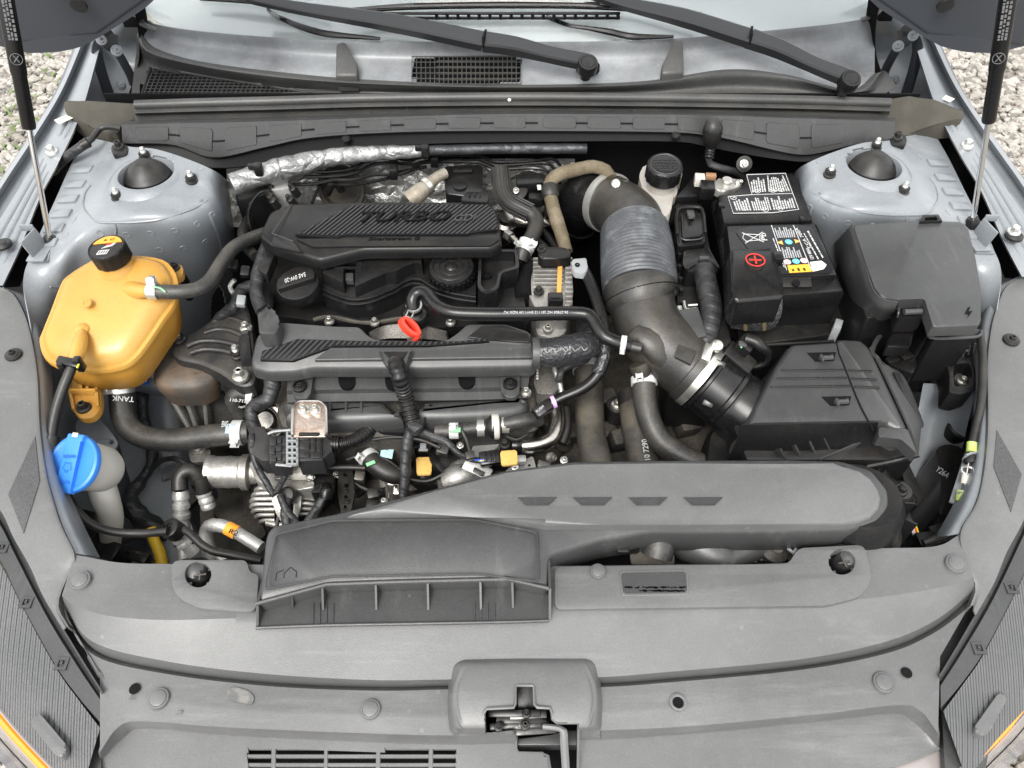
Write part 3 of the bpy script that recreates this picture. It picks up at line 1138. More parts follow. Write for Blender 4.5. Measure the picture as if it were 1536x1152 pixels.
for s in (0, 1):
    t = thing('gas_strut', ['gas strut with pale arrow printed on its black sleeve beside the yellow tank', 'gas strut with ringed logo on its black sleeve beside the fuse box'][s], 'gas strut', P(*((76, 372, .875) if s == 0 else (1458, 345, .885))), 'gas struts holding the hood')
    t['label'] = ['gas strut rising beside the yellow coolant tank', 'gas strut rising beside the black fuse box'][s]
    a = P(*((76, 366, .885) if s == 0 else (1458, 338, .895)))
    mid = P(*((40, 187, 1.058) if s == 0 else (1482, 172, 1.068)))
    b = P(*((8, 0, 1.225) if s == 0 else (1512, 0, 1.235)))
    d = (b - a).normalized()
    mlen = (mid - a).dot(d)
    mid = a + d * mlen
    end = a + d * (mlen + .42)
    bm = B(); tube(bm, [a, mid + d * .02], .0042, 16, straight=True)
    mk('rod', bm, MAT['chrome'], t)
    bm = B(); lathe(bm, mid, [(.004, -.001), (.0085, 0), (.0096, .003), (.0096, .075), (.0108, .080), (.0112, .19), (.0112, .40), (0, .401)], d, 28)
    sl = mk('sleeve', bm, MAT['satin_black'], t)
    bm = B(); tube(bm, [a - d * .022, a - d * .012, a + d * .008, a + d * .014], [.009, .0105, .0105, .008], 18)
    box(bm, a - d * .008 + Vector((.0, -.009, .0)), (.010, .006, .018), d, None, .001)
    mk('ball_socket', bm, MAT['black_plastic'], t)
    # printed marks
    tocam = (Vector((0, 0, CAM_H)) - mid); tocam = (tocam - d * tocam.dot(d)).normalized()
    xx = d.cross(tocam)
    def on(h, w):
        return mid + d * h + tocam * .0113 + xx * w
    bm = B()
    ring = [(math.cos(k * math.pi / 8) * .0075, math.sin(k * math.pi / 8) * .0075) for k in range(16)]
    tube(bm, [on(.10 + y, x) for x, y in ring] + [on(.10 + ring[0][1], ring[0][0])], .0005, 5, step=.004)
    mk('printed_ring', bm, MAT['faint_print'], t)
    text('X', on(.096, -.004), on(.096, .004), .009, MAT['faint_print'], t, tocam, depth=.0004)
    rr = random.Random(31 + s)
    for w0, h1 in ((-.005, .0028), (-.001, .0024), (.003, .0030)):
        bm = B(); h0 = .125
        while h0 < .20:
            l = rr.uniform(.002, .006)
            prism(bm, [on(h0, w0), on(h0 + l, w0), on(h0 + l, w0 + h1), on(h0, w0 + h1)], 0, 0, down=-tocam * .0008)
            h0 += l + rr.uniform(.001, .003)
        o = mk('worn_print', bm, MAT['faint_print'], t); o['kind'] = 'stuff'
    bm = B(); prism(bm, [on(.205, -.0012), on(.205, .0012), on(.214, .0012), on(.214, .003), on(.222, 0), on(.214, -.003), on(.214, -.0012)], .0005, 0, down=-tocam * .001)
    mk('printed_arrow', bm, MAT['faint_print'], t)

# ================================================================== WINDSHIELD, COWL, WIPERS
ws = thing('windshield', 'pale reflecting windshield glass rising behind the wipers', 'windshield', P(768, 62, 1.03))
bm = B()
base = [(205, 10, 1.05), (235, 36, 1.035), (300, 46, 1.032), (420, 56, 1.03), (560, 61, 1.03), (768, 62, 1.03), (960, 60, 1.03), (1100, 50, 1.032), (1240, 36, 1.035), (1305, 26, 1.037), (1325, 5, 1.05)]
b3 = [P(*p) + Vector((0, .004, -.004)) for p in base]
up_ = [Vector((p.x * .97, p.y + .75 * .88, p.z + .75 * .47)) for p in b3]
sheet(bm, [b3, up_], 60, 8, thick=.005)
mk('glass', bm, MAT['windshield'], ws)
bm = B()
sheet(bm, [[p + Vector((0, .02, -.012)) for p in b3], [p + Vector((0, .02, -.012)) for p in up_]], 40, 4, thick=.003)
mk('added_backing', bm, MAT['pale_backing'], ws)  # added pale sheet, not a known car part; makes the glass look bright

cowl = thing('wiper_cowl', 'faded grey plastic wiper tray with mesh vents below the windshield', 'cowl', P(768, 120, .95))
top = [(222, 30, 1.038), (235, 37, 1.032), (300, 47, 1.030), (420, 57, 1.029), (560, 62, 1.028), (768, 63, 1.028), (960, 61, 1.028), (1100, 51, 1.030), (1240, 37, 1.033), (1300, 28, 1.035), (1312, 30, 1.03)]
bot = [(216, 55, 1.015), (235, 73, 1.005), (300, 92, .998), (420, 108, .99), (560, 120, .985), (768, 127, .982), (960, 122, .983), (1090, 104, .99), (1180, 112, .985), (1275, 134, .975), (1312, 110, .985)]
vent = (618, 84, 782, 126)
bm = B()
midr = [((a[0] * .55 + b[0] * .45), a[1] * .55 + b[1] * .45, a[2] * .45 + b[2] * .55 - .006) for a, b in zip(top, bot)]
sheet(bm, [top, midr, bot], 120, 10, vsmooth=True, thick=.002, cut=lambda u, v: vent[0] + 3 < u < vent[2] - 3 and vent[1] + 2 < v < vent[3] - 1)
mk('wiper_tray', bm, MAT['faded_plastic'], cowl)
# rolled front lip of the tray
def off(rw, dy, dz):
    return [(p[0], p[1] + dy, p[2] + dz) for p in rw]
bm = B()
lip0 = [(216, 55, 1.017), (235, 73, 1.007), (300, 92, 1.0), (420, 108, .992), (560, 120, .987), (768, 127, .984), (960, 122, .985), (1090, 104, .992), (1180, 112, .987), (1275, 134, .977), (1312, 110, .987)]
lip1 = [(206, 50, 1.022), (222, 78, 1.011), (300, 99, 1.005), (420, 116, .997), (560, 126, .991), (768, 131, .987), (960, 127, .988), (1090, 110, .996), (1190, 119, .991), (1285, 139, .981), (1322, 108, .99)]
lip2 = [(204, 80, .985), (224, 100, .975), (300, 116, .970), (420, 131, .968), (560, 136, .970), (768, 137, .972), (960, 136, .972), (1090, 130, .972), (1190, 133, .972), (1300, 141, .968), (1330, 108, .97)]
lip3 = [(196, 150, .955), (215, 152, .955), (300, 151, .957), (420, 149, .960), (560, 145, .963), (768, 142, .965), (960, 143, .965), (1090, 145, .964), (1190, 147, .962), (1300, 150, .960), (1345, 130, .955)]
sheet(bm, [lip0, lip1, lip2, lip3], 80, 5, vsmooth=True, thick=.002, cut=lambda u, v: inpoly(u, v, [(228, 102), (462, 137), (208, 152)]))
mk('tray_lip', bm, MAT['seal_rubber'], cowl)
# side uprights of the tray with the little clips at the glass corners
for s in (0, 1):
    bm = B()
    pts = [(176, 18, 1.05), (205, 22, 1.05), (214, 36, 1.045), (234, 45, 1.035)] if s == 0 else [(1345, 6, 1.05), (1322, 12, 1.05), (1312, 22, 1.045), (1292, 30, 1.035)]
    tube(bm, pts, .006, 8, flat=(UP, .5))
    mk('corner_trim', bm, MAT['seal_rubber'], cowl)
    bm = B(); q = (196, 33, 1.03) if s == 0 else (1328, 24, 1.03)
    box(bm, q, (.025, .012, .015), UP, None, .001)
    mk('rubber_block', bm, MAT['gap_black'], cowl)
# triangular side vent: honeycomb of small bars
tri = [(226, 101), (466, 139), (209, 152)]
def tz(u, v):
    return .962 + (152 - v) * .00022
bm = B()
prism(bm, [P(p[0], p[1], tz(*p) - .014) for p in [(224, 99), (470, 139), (205, 154)]], .002, 0)
mk('vent_floor', bm, MAT['gap_black'], cowl)
bm = B()
def clipseg(a, b, poly, k=40):
    run = []
    for i in range(k + 1):
        u, v = a[0] + (b[0] - a[0]) * i / k, a[1] + (b[1] - a[1]) * i / k
        if inpoly(u, v, poly):
            run.append((u, v))
        elif run:
            break
    return (run[0], run[-1]) if len(run) > 1 else None
for i in range(-10, 60):
    x0 = 160 + i * 7.2
    sg = clipseg((x0, 155), (x0 + 22, 98), tri)
    if sg:
        tube(bm, [P(*q, tz(*q)) for q in sg], .0011, 4, straight=True)
for j in range(12):
    v0 = 101 + j * 4.6
    sg = clipseg((205, v0), (470, v0 + (0 if j > 8 else 1)), tri, 120)
    if sg:
        tube(bm, [P(*q, tz(*q)) for q in sg], .0011, 4, straight=True)
mk('vent_mesh', bm, MAT['seal_rubber'], cowl)
bm = B()
tube(bm, [P(p[0], p[1], tz(*p) + .001) for p in tri + tri[:1]], .0025, 6, straight=True)
mk('vent_border', bm, MAT['seal_rubber'], cowl)
# centre vent
bm = B()
def vz(v):
    return .985 + (126 - v) * .00045
prism(bm, [P(u, v, vz(v) - .022) for u, v in ((612, 80), (788, 80), (788, 130), (612, 130))], .002, 0)
mk('vent_floor', bm, MAT['gap_black'], cowl)
bm = B()
for j in range(4):
    v0 = 92 + j * 9
    tube(bm, [P(u, v0, vz(v0) - .012) for u in (655, 775)], .0022, 6, straight=True)
mk('louver', bm, MAT['foam'], cowl)
bm = B()
for i in range(25):
    u = 618 + i * 6.8
    tube(bm, [P(u, v, vz(v) + .002) for v in (84, 126)], .0009, 4, straight=True)
for j in range(6):
    v0 = 85 + j * 8.2
    tube(bm, [P(u, v0, vz(v0) + .002) for u in (618, 782)], .0010, 4, straight=True)
mk('vent_mesh', bm, MAT['seal_rubber'], cowl)
# two bump stops
for pts in ([(504, 64), (518, 62), (536, 95), (536, 113), (503, 113)], [(1025, 58), (1010, 60), (993, 96), (993, 110), (1026, 108)]):
    bm = B()
    lft = [P(u, v, 1.034 - (v - 58) * .0006) for u, v in pts]
    prism(bm, lft, .03, .004, 2)
    mk('bump_stop', bm, MAT['seal_rubber'], cowl)
for q in ((882, 100, .996),):
    bm = B(); lathe(bm, P(*q), [(.021, -.006), (.021, .003), (.017, .006), (.012, .002), (0, .002)], n=28)
    mk('spindle_grommet', bm, MAT['gap_black'], cowl)

# ---- wipers
def wiper(name_label, piv, hinge, tip, blade, lab_end):
    t = thing('wiper', name_label, 'wiper', P(piv[0], piv[1], piv[2] - .04), 'windshield wipers')
    pv, hg, tp = P(*piv), P(*hinge), P(*tip)
    bm = B(); lathe(bm, pv + Vector((0, 0, -.035)), [(.010, 0), (.0125, .012), (.0175, .02), (.0175, .036), (.016, .039), (.0125, .0385), (.012, .0378), (.0115, .0385), (0, .039)], Vector((.05, -.45, 1)), 32)
    mk('pivot_cap', bm, MAT['satin_black'], t)
    def bar(pts, ws_, hs, nm):
        bm = B()
        c = cr([V(p) for p in pts], n=8)
        rings = []
        for i, p in enumerate(c):
            f = i / (len(c) - 1)
            d = (c[min(i + 1, len(c) - 1)] - c[max(i - 1, 0)]).normalized()
            up = (UP - d * UP.dot(d) + Vector((0, -.35, 0))).normalized()
            sd_ = d.cross(up).normalized()
            w, h = lerp_list(ws_, f) / 2, lerp_list(hs, f)
            rings.append([bm.verts.new(p + sd_ * a * w + up * b * h) for a, b in ((-1, -.6), (-1, .18), (-.86, .36), (-.2, .46), (.55, .46), (.78, .36), (1, -.25), (1, -.6))])
        for a, b in zip(rings, rings[1:]):
            for k in range(8):
                bm.faces.new((a[k], a[(k + 1) % 8], b[(k + 1) % 8], b[k]))
        bm.faces.new(rings[0][::-1]); bm.faces.new(rings[-1])
        return mk(nm, bm, MAT['wiper_black'], t, 22)
    m1 = pv.lerp(hg, .35) + Vector((0, 0, -.004))
    bar([pv + Vector((0, 0, -.006)), m1, pv.lerp(hg, .7) + Vector((0, 0, .001)), hg], [.026, .026, .030, .033], [.018, .016, .020, .020], 'arm_head')
    bar([hg + (tp - hg).normalized() * .002, hg.lerp(tp, .4) + Vector((0, 0, .004)), hg.lerp(tp, .75), tp], [.033, .031, .023, .016], [.018, .017, .012, .010], 'arm')
    bm = B(); box(bm, hg + Vector((0, -.003, .004)), (.004, .03, .02), UP, (tp - hg), .001)
    mk('hinge_pin', bm, MAT['gap_black'], t)
    return t
w1 = wiper('wiper arm pivoting beside the square vent mesh', (880, 86, 1.035), (727, 60, 1.045), (380, -2, 1.09), None, None)
w2 = wiper('wiper arm pivoting beside the right hinge pocket', (1272, 110, 1.025), (1125, 55, 1.05), (880, -12, 1.10), None, None)
w2['label'] = 'wiper arm pivoting in the corner of the tray beyond the small bump stop'
bm = B()
tube(bm, [(395, 8, 1.04), (410, 22, 1.04), (435, 34, 1.04), (470, 46, 1.038), (500, 52, 1.037), (570, 58, 1.036)], [.004, .004, .005, .006, .006, .003], 8)
mk('washer_tube', bm, MAT['satin_black'], w1)
bm = B()
tube(bm, [(820, 26, 1.04), (850, 38, 1.04), (880, 42, 1.04), (915, 48, 1.038), (950, 55, 1.037), (1010, 55, 1.036)], [.004, .004, .004, .006, .006, .003], 8)
mk('washer_tube', bm, MAT['satin_black'], w2)
for wt, pts in ((w2, [(520, 14), (620, 8), (760, 6), (900, 8), (1052, 20)]), (w1, [(300, -6), (360, -2), (420, 4), (488, 14)])):
    bm = B(); tube(bm, [P(u, v, 1.075) for u, v in pts], [.003] + [.0062] * (len(pts) - 2) + [.003], 8, flat=(UP, .6))
    bl = mk('blade_frame', bm, MAT['satin_black'], wt)
    bm = B(); tube(bm, [P(u, v + 4, 1.062) for u, v in pts], .0035, 6)
    mk('blade_rubber', bm, MAT['dark_rubber'], wt)
    bm = B(); tube(bm, [P(u, v - 4, 1.080) for u, v in pts[1:-1]], .0015, 6)
    mk('blade_spring', bm, MAT['steel_tube'], wt)
bm = B()
for i in range(18):
    u = 655 + i * 16
    box(bm, P(u, 24, 1.058), (.006, .004, .012), UP, None, .0005, 1)
tube(bm, [P(u, 27, 1.05) for u in (560, 700, 820, 930)], .0028, 6)
tube(bm, [P(u, 20, 1.066) for u in (560, 700, 820, 930)], .0028, 6)
mk('blade_bridge', bm, MAT['satin_black'], w2)

# ---- hood seal across the cowl
seal = thing('hood_seal', 'long black rubber hood seal running across the cowl', 'rubber seal', P(768, 150, .95))
sp = [(203, 157), (300, 154), (420, 151), (560, 147), (768, 145), (960, 146), (1100, 148), (1200, 150), (1335, 154)]
bm = B(); tube(bm, [P(u, v, .976) for u, v in sp], .0085, 14, step=.02, flat=(UP, .9))
mk('seal_bulb', bm, MAT['seal_rubber'], seal)
bm = B(); sheet(bm, [[P(u, v + 4, .972) for u, v in sp], [P(u, v + 13, .968) for u, v in sp], [P(u, v + 15, .958) for u, v in sp], [P(u, v + 24, .957) for u, v in sp], [P(u, v + 30, .95) for u, v in sp]], 60, 1, thick=.002)
mk('seal_foot', bm, MAT['seal_rubber'], seal)
bm = B()
rr = random.Random(4)
for i in range(44):
    u = rr.choice((rr.uniform(425, 450), rr.uniform(535, 720), rr.uniform(860, 960), rr.uniform(540, 1000)))
    bmesh.ops.create_icosphere(bm, subdivisions=1, radius=rr.uniform(.0006, .0014), matrix=Matrix.Translation(P(u, 166 + rr.uniform(-2, 4), .9585)))
o = mk('dried_grit', bm, MAT['foam'], seal); o['kind'] = 'stuff'
bm = B(); lathe(bm, P(764, 150, .984), [(.003, 0), (.003, .001), (0, .002)], Vector((0, -.5, 1)), 12)
mk('white_dot', bm, MAT['white_paint'], seal)
for s, pts in ((0, [(93, 153), (100, 149), (130, 151), (200, 153), (208, 165), (212, 178), (186, 181), (178, 192), (176, 206), (162, 203), (150, 194), (132, 187), (112, 178), (97, 165)]),
               (1, [(1330, 147), (1365, 142), (1400, 149), (1447, 165), (1447, 172), (1441, 180), (1400, 184), (1376, 192), (1366, 203), (1345, 206), (1336, 190), (1320, 172)])):
    t = thing('foam_block', ['olive black foam block at the seal end beside the gas strut with arrow', 'olive black foam block at the seal end above the fuse box'][s], 'foam block', P(pts[0][0], pts[0][1], .93), 'foam blocks at the seal ends')
    t['label'] = ['black foam block tipping the hood seal behind the yellow tank', 'black foam block tipping the hood seal behind the fuse box'][s]
    bm = B(); prism(bm, [P(u, v, .975 - (v - 150) * .00085) for u, v in pts], .035, .004, 3)
    mk('foam', bm, MAT['foam'], t)

# ---- cross member cover with moulded pads
xb = thing('cowl_crossbar', 'black moulded crossbar with a row of embossed pads below the seal', 'crossbar', P(768, 200, .92))
XT = [(182, 187), (260, 185), (320, 184), (400, 182), (470, 180), (600, 175), (768, 171), (1000, 172), (1060, 173), (1100, 174), (1180, 177), (1220, 178), (1290, 180), (1343, 182)]
XB = [(184, 215), (260, 217), (320, 236), (400, 220), (470, 206), (600, 198), (768, 196), (1000, 198), (1060, 203), (1100, 210), (1180, 229), (1220, 231), (1290, 215), (1340, 212)]
XF = [(186, 230), (250, 230), (312, 250), (400, 245), (480, 232), (600, 217), (768, 212), (1000, 211), (1060, 219), (1100, 227), (1170, 238), (1220, 240), (1286, 219), (1342, 222)]
def xz_t(i): return .972
zt = [.972] * 14
zb = [.972 - (b[1] - a[1]) * .00105 for a, b in zip(XT, XB)]
zf = [z - (f[1] - b[1]) * .0004 - .012 for z, b, f in zip(zb, XB, XF)]
bm = B()
sheet(bm, [[P(u, v - 5, .958) for u, v in XT], [P(u, v, z) for (u, v), z in zip(XT, zt)], [P(u, v, z) for (u, v), z in zip(XB, zb)], [P(u, v + 2, z - .010) for (u, v), z in zip(XB, zb)]], 90, 1, thick=.002)
mk('bar_cover', bm, MAT['cover_plastic'], xb, 30)
bm = B()
sheet(bm, [[P(u, v + 1, z - .009) for (u, v), z in zip(XB, zb)], [P(u, v, z) for (u, v), z in zip(XF, zf)], [P(u, v + 1, z - .02) for (u, v), z in zip(XF, zf)]], 90, 1, thick=.002)
mk('lower_flange', bm, MAT['flange_black'], xb, 30)
RT = resample([P(u, v, z) for (u, v), z in zip(XT, zt)], 400)
RB = resample([P(u, v, z) for (u, v), z in zip(XB, zb)], 400)
def xpt(u, f):
    i = min(range(401), key=lambda k: abs(pix(RT[k])[0] - u))
    j = min(range(401), key=lambda k: abs(pix(RB[k])[0] - u))
    p = RT[i].lerp(RB[j], f)
    n = (RT[min(i + 4, 400)] - RT[max(i - 4, 0)]).cross(RB[j] - RT[i])
    n = n if n.z > 0 else -n
    return p, n.normalized()
for k in range(16):
    u0 = 204 + k * 67.0 + (8 if k > 8 else 0)
    if 1030 < u0 < 1062:
        continue
    c = [(u0, .16), (u0 + 48, .16), (u0 + 48, .82), (u0, .82)]
    cn = rnd([(a, b * 40) for a, b in c], 4, 3)
    bm = B()
    pp = []
    for a, b in cn:
        p, n = xpt(a, b / 40)
        pp.append(p + n * .0022)
    prism(bm, pp, .0, .0007, 1, down=-n * .002)
    mk('embossed_pad', bm, MAT['cover_plastic'], xb)
    if k < 15:
        bm = B()
        tube(bm, [xpt(u0 + 48 + q, .52 + .0)[0] + n * .0024 for q in (0, 6, 12, 19)], .0012, 6)
        mk('moulded_line', bm, MAT['gap_black'], xb)
for s, q in ((0, (178, 222)), (1, (1346, 208))):
    bm = B(); prism(bm, Z(rnd([(q[0] - 12, q[1] - 6), (q[0] + 14, q[1] - 6), (q[0] + 14, q[1] + 10), (q[0] - 10, q[1] + 10)], 6, 4), .945), .02, .003)
    mk('mount_foot', bm, MAT['engine_plastic'], xb)
    put('bolt', P(q[0], q[1] - 2, .946), .0095, xb, mat=MAT['black_metal'])
for q in ((519, 208), (1014, 203)):
    put('clip', P(q[0], q[1], .944), .008, xb, name='trim_clip', mat=MAT['black_plastic'])
bm = B(); tube(bm, [(1068, 180, .985), (1069, 192, .975), (1068, 205, .955), (1066, 216, .935)], [.010, .017, .0155, .011], 18, step=.004)
mk('grommet_boot', bm, MAT['dark_rubber'], xb)
cab = thing('wiper_motor_cable', 'corrugated black cable dropping from the boot in the crossbar', 'cable', P(1070, 250, .85))
bm = B(); tube(bm, [(1067, 210, .94), (1065, 225, .925), (1063, 238, .915)], .009, 14, corr=(.005, .1))
mk('conduit', bm, MAT['satin_black'], cab)
bm = B(); tube(bm, [(1063, 237, .916), (1066, 246, .905), (1082, 252, .90), (1104, 258, .885), (1120, 268, .86)], .006, 10, wob=.2)
mk('taped_cable', bm, MAT['tape_wrap'], cab)
wh = thing('washer_hose', 'thin black washer hose leaving the crossbar end beside the foam block', 'hose', P(110, 235, .9))
bm = B(); tube(bm, [(183, 193, .955), (165, 190, .955), (150, 193, .952), (138, 208, .948), (128, 216, .945)], .0052, 10)
mk('hose', bm, MAT['dark_rubber'], wh)
bm = B(); tube(bm, [(132, 212, .946), (115, 225, .935), (95, 240, .915), (78, 258, .88)], .0078, 12, wob=.1)
mk('sleeve', bm, MAT['tape_wrap'], wh)
bm = B(); lathe(bm, P(128, 216, .945), [(.0085, -.006), (.0085, .006)], Vector((-1, -.5, -.3)), 14)
mk('tie', bm, MAT['black_plastic'], wh)
# ================================================================== FRONT COVER OVER THE RADIATOR
fc = thing('radiator_cover', 'wide grey plastic cover over the radiator behind the bumper', 'trim cover', P(768, 1000, .70))
def up2(r, z, dy=0):
    return [P(p[0], p[1] + dy, (p[2] if len(p) > 2 else z)) for p in r]
S0 = [(112, 832), (180, 844), (255, 846), (385, 847), (600, 849), (830, 849), (1000, 847), (1184, 844), (1300, 824), (1400, 820), (1438, 803)]
S1 = [(93, 893), (112, 908), (165, 924), (250, 930), (370, 927), (600, 923), (832, 918), (1000, 912), (1200, 906), (1340, 893), (1425, 878), (1461, 866)]
S3 = [(96, 904), (138, 962), (250, 992), (400, 1011), (560, 1020), (680, 1019), (890, 1016), (1000, 1008), (1200, 989), (1330, 962), (1405, 929), (1461, 884)]
S4 = [(97, 910), (141, 976), (250, 1006), (400, 1024), (560, 1031), (680, 1029), (890, 1026), (1000, 1019), (1200, 1000), (1330, 974), (1402, 941), (1460, 893)]
S5 = [(103, 930), (143, 984), (250, 1011), (400, 1029), (560, 1036), (680, 1034), (890, 1031), (1000, 1024), (1200, 1005), (1330, 980), (1400, 950), (1452, 912)]
S6 = [(150, 1010), (165, 1030), (250, 1052), (400, 1066), (560, 1072), (680, 1074), (890, 1068), (1000, 1062), (1200, 1042), (1330, 1024), (1385, 1012), (1410, 985)]
S7 = [(150, 1128), (176, 1092), (211, 1082), (340, 1091), (522, 1099), (686, 1103), (887, 1096), (1022, 1090), (1204, 1074), (1343, 1058), (1380, 1066), (1407, 1100)]
S8 = [(152, 1140), (186, 1106), (217, 1093), (340, 1103), (522, 1112), (686, 1117), (887, 1110), (1022, 1102), (1204, 1085), (1335, 1071), (1366, 1080), (1406, 1118)]
S9 = [(150, 1185), (200, 1182), (260, 1180), (340, 1180), (522, 1180), (686, 1180), (887, 1180), (1022, 1180), (1204, 1175), (1300, 1160), (1360, 1145), (1411, 1124)]
latch_cut = [(726, 1069), (730, 1063), (771, 1061), (773, 1056), (773, 1030), (776, 1028), (799, 1028), (801, 1030), (802, 1057), (806, 1061), (825, 1062), (828, 1069), (829, 1079), (835, 1084), (868, 1085), (867, 1165), (827, 1165), (822, 1134), (812, 1130), (778, 1129), (774, 1122), (774, 1104), (769, 1099), (728, 1102)]
holes = [(297, 862, 20, 19), (1263, 843, 20, 19)]
rear_notch = [(1184, 830), (1196, 812), (1190, 870), (1000, 870)]
def slam_cut(u, v):
    if inpoly(u, v, latch_cut):
        return True
    for (x, y, a, b) in holes:
        if ((u - x) / a) ** 2 + ((v - y) / b) ** 2 < 1:
            return True
    if 371 < u < 684 and v > 1125:
        return True
    return False
bm = B()
sheet(bm, [up2(S0, .775, 2), up2(S0, .80), up2(S1, .803), up2(S3, .782), up2(S4, .757), up2(S5, .768), up2(S6, .768), up2(S7, .764), up2(S8, .738), up2(S9, .732)], 440, 9, thick=.0025, cut=slam_cut)
mk('cover_panel', bm, MAT['trim_plastic'], fc, 24)
# darker panel floor behind the grille slots
bm = B(); prism(bm, Z([(340, 1100), (720, 1100), (720, 1175), (340, 1175)], .69), .01, 0)
mk('slot_floor', bm, MAT['gap_black'], fc)
def gz(v):
    return .7365 - (v - 1112) * .00009
for j in range(4):
    v0 = 1118 + j * 13.0 if j else 1117
    v1 = 1131 - 7 + (j * 13.0) if j else 1124.5
    bm = B(); prism(bm, [P(u, v, gz(v)) for u, v in ((366, v0), (690, v0), (690, v1), (366, v1))], .004, .0008, 1)
    mk('grille_bar', bm, MAT['trim_plastic'], fc)
for (u0, u1) in ((364, 371), (407, 414), (486, 492), (564, 571), (643, 650), (684, 692)):
    bm = B(); prism(bm, [P(u, v, gz(v) + .0006) for u, v in ((u0, 1116), (u1, 1116), (u1 - 1, 1180), (u0 - 1, 1180))], .005, .0008, 1)
    mk('grille_bar', bm, MAT['trim_plastic'], fc)
# raised pads holding the headlamp adjusters
padL = rnd([(257, 840), (370, 840), (374, 858), (388, 862), (384, 918), (300, 913), (268, 898), (258, 880)], 14, 4)
padR = rnd([(832, 850), (1184, 846), (1196, 822), (1297, 817), (1308, 870), (1290, 896), (1240, 908), (832, 914)], 12, 4)
for pad, h in ((padL, holes[0]), (padR, holes[1])):
    bm = B()
    plate(bm, Z(pad, .8085), [Z(ell(h[0], h[1], h[2], h[3], 32), .8085)], .012, bev=.0025)
    mk('adjuster_pad', bm, MAT['trim_plastic'], fc, 30)
    bm = B(); c = P(h[0], h[1], .797)
    lathe(bm, c, [(.0185, -.05), (.0185, .008), (.0200, .0095)], n=32)
    mk('hole_sleeve', bm, MAT['gap_black'], fc)
# name plate recess
bm = B(); prism(bm, Z(rnd([(928, 856), (1032, 854), (1034, 892), (932, 894)], 7, 3), .8098), .002, .0006, 1)
mk('plate_frame', bm, MAT['trim_plastic'], fc)
bm = B(); prism(bm, Z(rnd([(931, 859), (1029, 857), (1031, 889), (935, 891)], 6, 3), .8104), .0015, .0004, 1)
np_ = mk('name_plate', bm, MAT['cover_plastic'], fc)
bm = B(); rr = random.Random(2)
for row, (v0, n_) in enumerate(((881, 70), (886, 60))):
    for i in range(n_):
        u = rr.uniform(936, 1030) if row == 0 else rr.uniform(960, 1026)
        box(bm, P(u, v0 + rr.uniform(-1, 1), .8112), (rr.uniform(.001, .004), rr.uniform(.0006, .0016), .0002), UP, None, 0)
mk('worn_print', bm, MAT['gap_black'], np_)
# latch hump
bm = B()
hump = [
    [(668, 1080, .757), (674, 1062, .762), (676, 1040, .770), (680, 1012, .775), (690, 992, .780), (760, 987, .782), (870, 984, .782), (886, 996, .780), (896, 1020, .775), (900, 1050, .770), (897, 1075, .764)],
    [(680, 1090, .766), (686, 1070, .772), (690, 1045, .785), (692, 1020, .793), (700, 1000, .797), (765, 996, .800), (865, 993, .800), (878, 1003, .797), (884, 1025, .793), (886, 1055, .783), (886, 1085, .768)],
]
cx_ = 786
def hrow(yy, z, xs=(690, 886)):
    return [(xs[0] + (xs[1] - xs[0]) * i / 10, yy, z) for i in range(11)]
HS = [(984, .778, 698, 872), (988, .786, 692, 880), (998, .798, 688, 885), (1030, .800, 684, 890), (1060, .797, 683, 892), (1088, .790, 686, 890), (1096, .782, 690, 888), (1102, .765, 690, 888), (1112, .735, 688, 890)]
def hsec(y, z, a, b):
    zb = .776 if y < 1000 else .766
    if y > 1098: zb = z - .005
    return [P(a - 12, y + 4, min(zb, z - .004)), P(a - 6, y + 2, z - .010 if z > .78 else z - .003), P(a + 3, y, z - .003), P(a + 16, y, z), P((a + b) / 2, y - 1, z + .001), P(b - 16, y - 1, z), P(b - 3, y - 2, z - .003), P(b + 6, y - 1, z - .010 if z > .78 else z - .003), P(b + 12, y + 1, min(zb, z - .004))]
sheet(bm, [hsec(*h) for h in HS], 190, 12, vsmooth=True, thick=.002, cut=lambda u, v: inpoly(u, v, latch_cut))
mk('latch_hump', bm, MAT['trim_plastic'], fc, 40)
# clean turned-down edge of the cutout
def lz(v):
    return .8015 if v < 1062 else (.800 - (v - 1062) * .0005 if v < 1096 else max(.736, .783 - (v - 1096) * .0045))
bm = B()
k0 = latch_cut.index((867, 1165)); k1 = latch_cut.index((827, 1165))
lc = latch_cut[k1:] + latch_cut[:k0 + 1]
tube(bm, [P(u, v, lz(v) - .0010) for u, v in lc], .0019, 6, straight=True)
mk('cutout_edge', bm, MAT['trim_plastic'], fc)
bm = B(); prism(bm, Z([(700, 1010), (890, 1010), (890, 1180), (700, 1180)], .66), .01, 0)
mk('cutout_floor', bm, MAT['gap_black'], fc)
# clips and marks
for q, r_ in (((121, 871), .0125), ((238, 1048), .0125), ((556, 1064), .0115), ((897, 857), .0100), ((1433, 846), .0125), ((1325, 1024), .0125)):
    zz = .8115 if q[0] == 897 else (.804 if q[1] < 900 else .7695)
    put('clip', P(q[0], q[1], zz), r_, fc, name='trim_clip')
for q, r_ in (((202, 1033), .0065), ((1360, 1009), .0065), ((1017, 1054), .0075)):
    bm = B(); lathe(bm, P(q[0], q[1], .7705), [(r_, .0), (r_ * .9, .0006), (0, .0006)], n=24)
    mk('fixing_hole', bm, MAT['gap_black'], fc)
    if q[0] == 1017:
        bm = B(); lathe(bm, P(q[0], q[1], .7700), [(r_ * 1.3, .0), (r_ * 1.3, .002), (r_ * 1.0, .0025), (r_ * .85, .0012)], n=28)
        mk('hole_collar', bm, MAT['trim_plastic'], fc)
bm = B()
tri_ = [(193, 1050), (201, 1050), (199, 1041)]
tube(bm, [P(u, v, .7705) for u, v in tri_ + tri_[:1]], .0005, 4, straight=True)
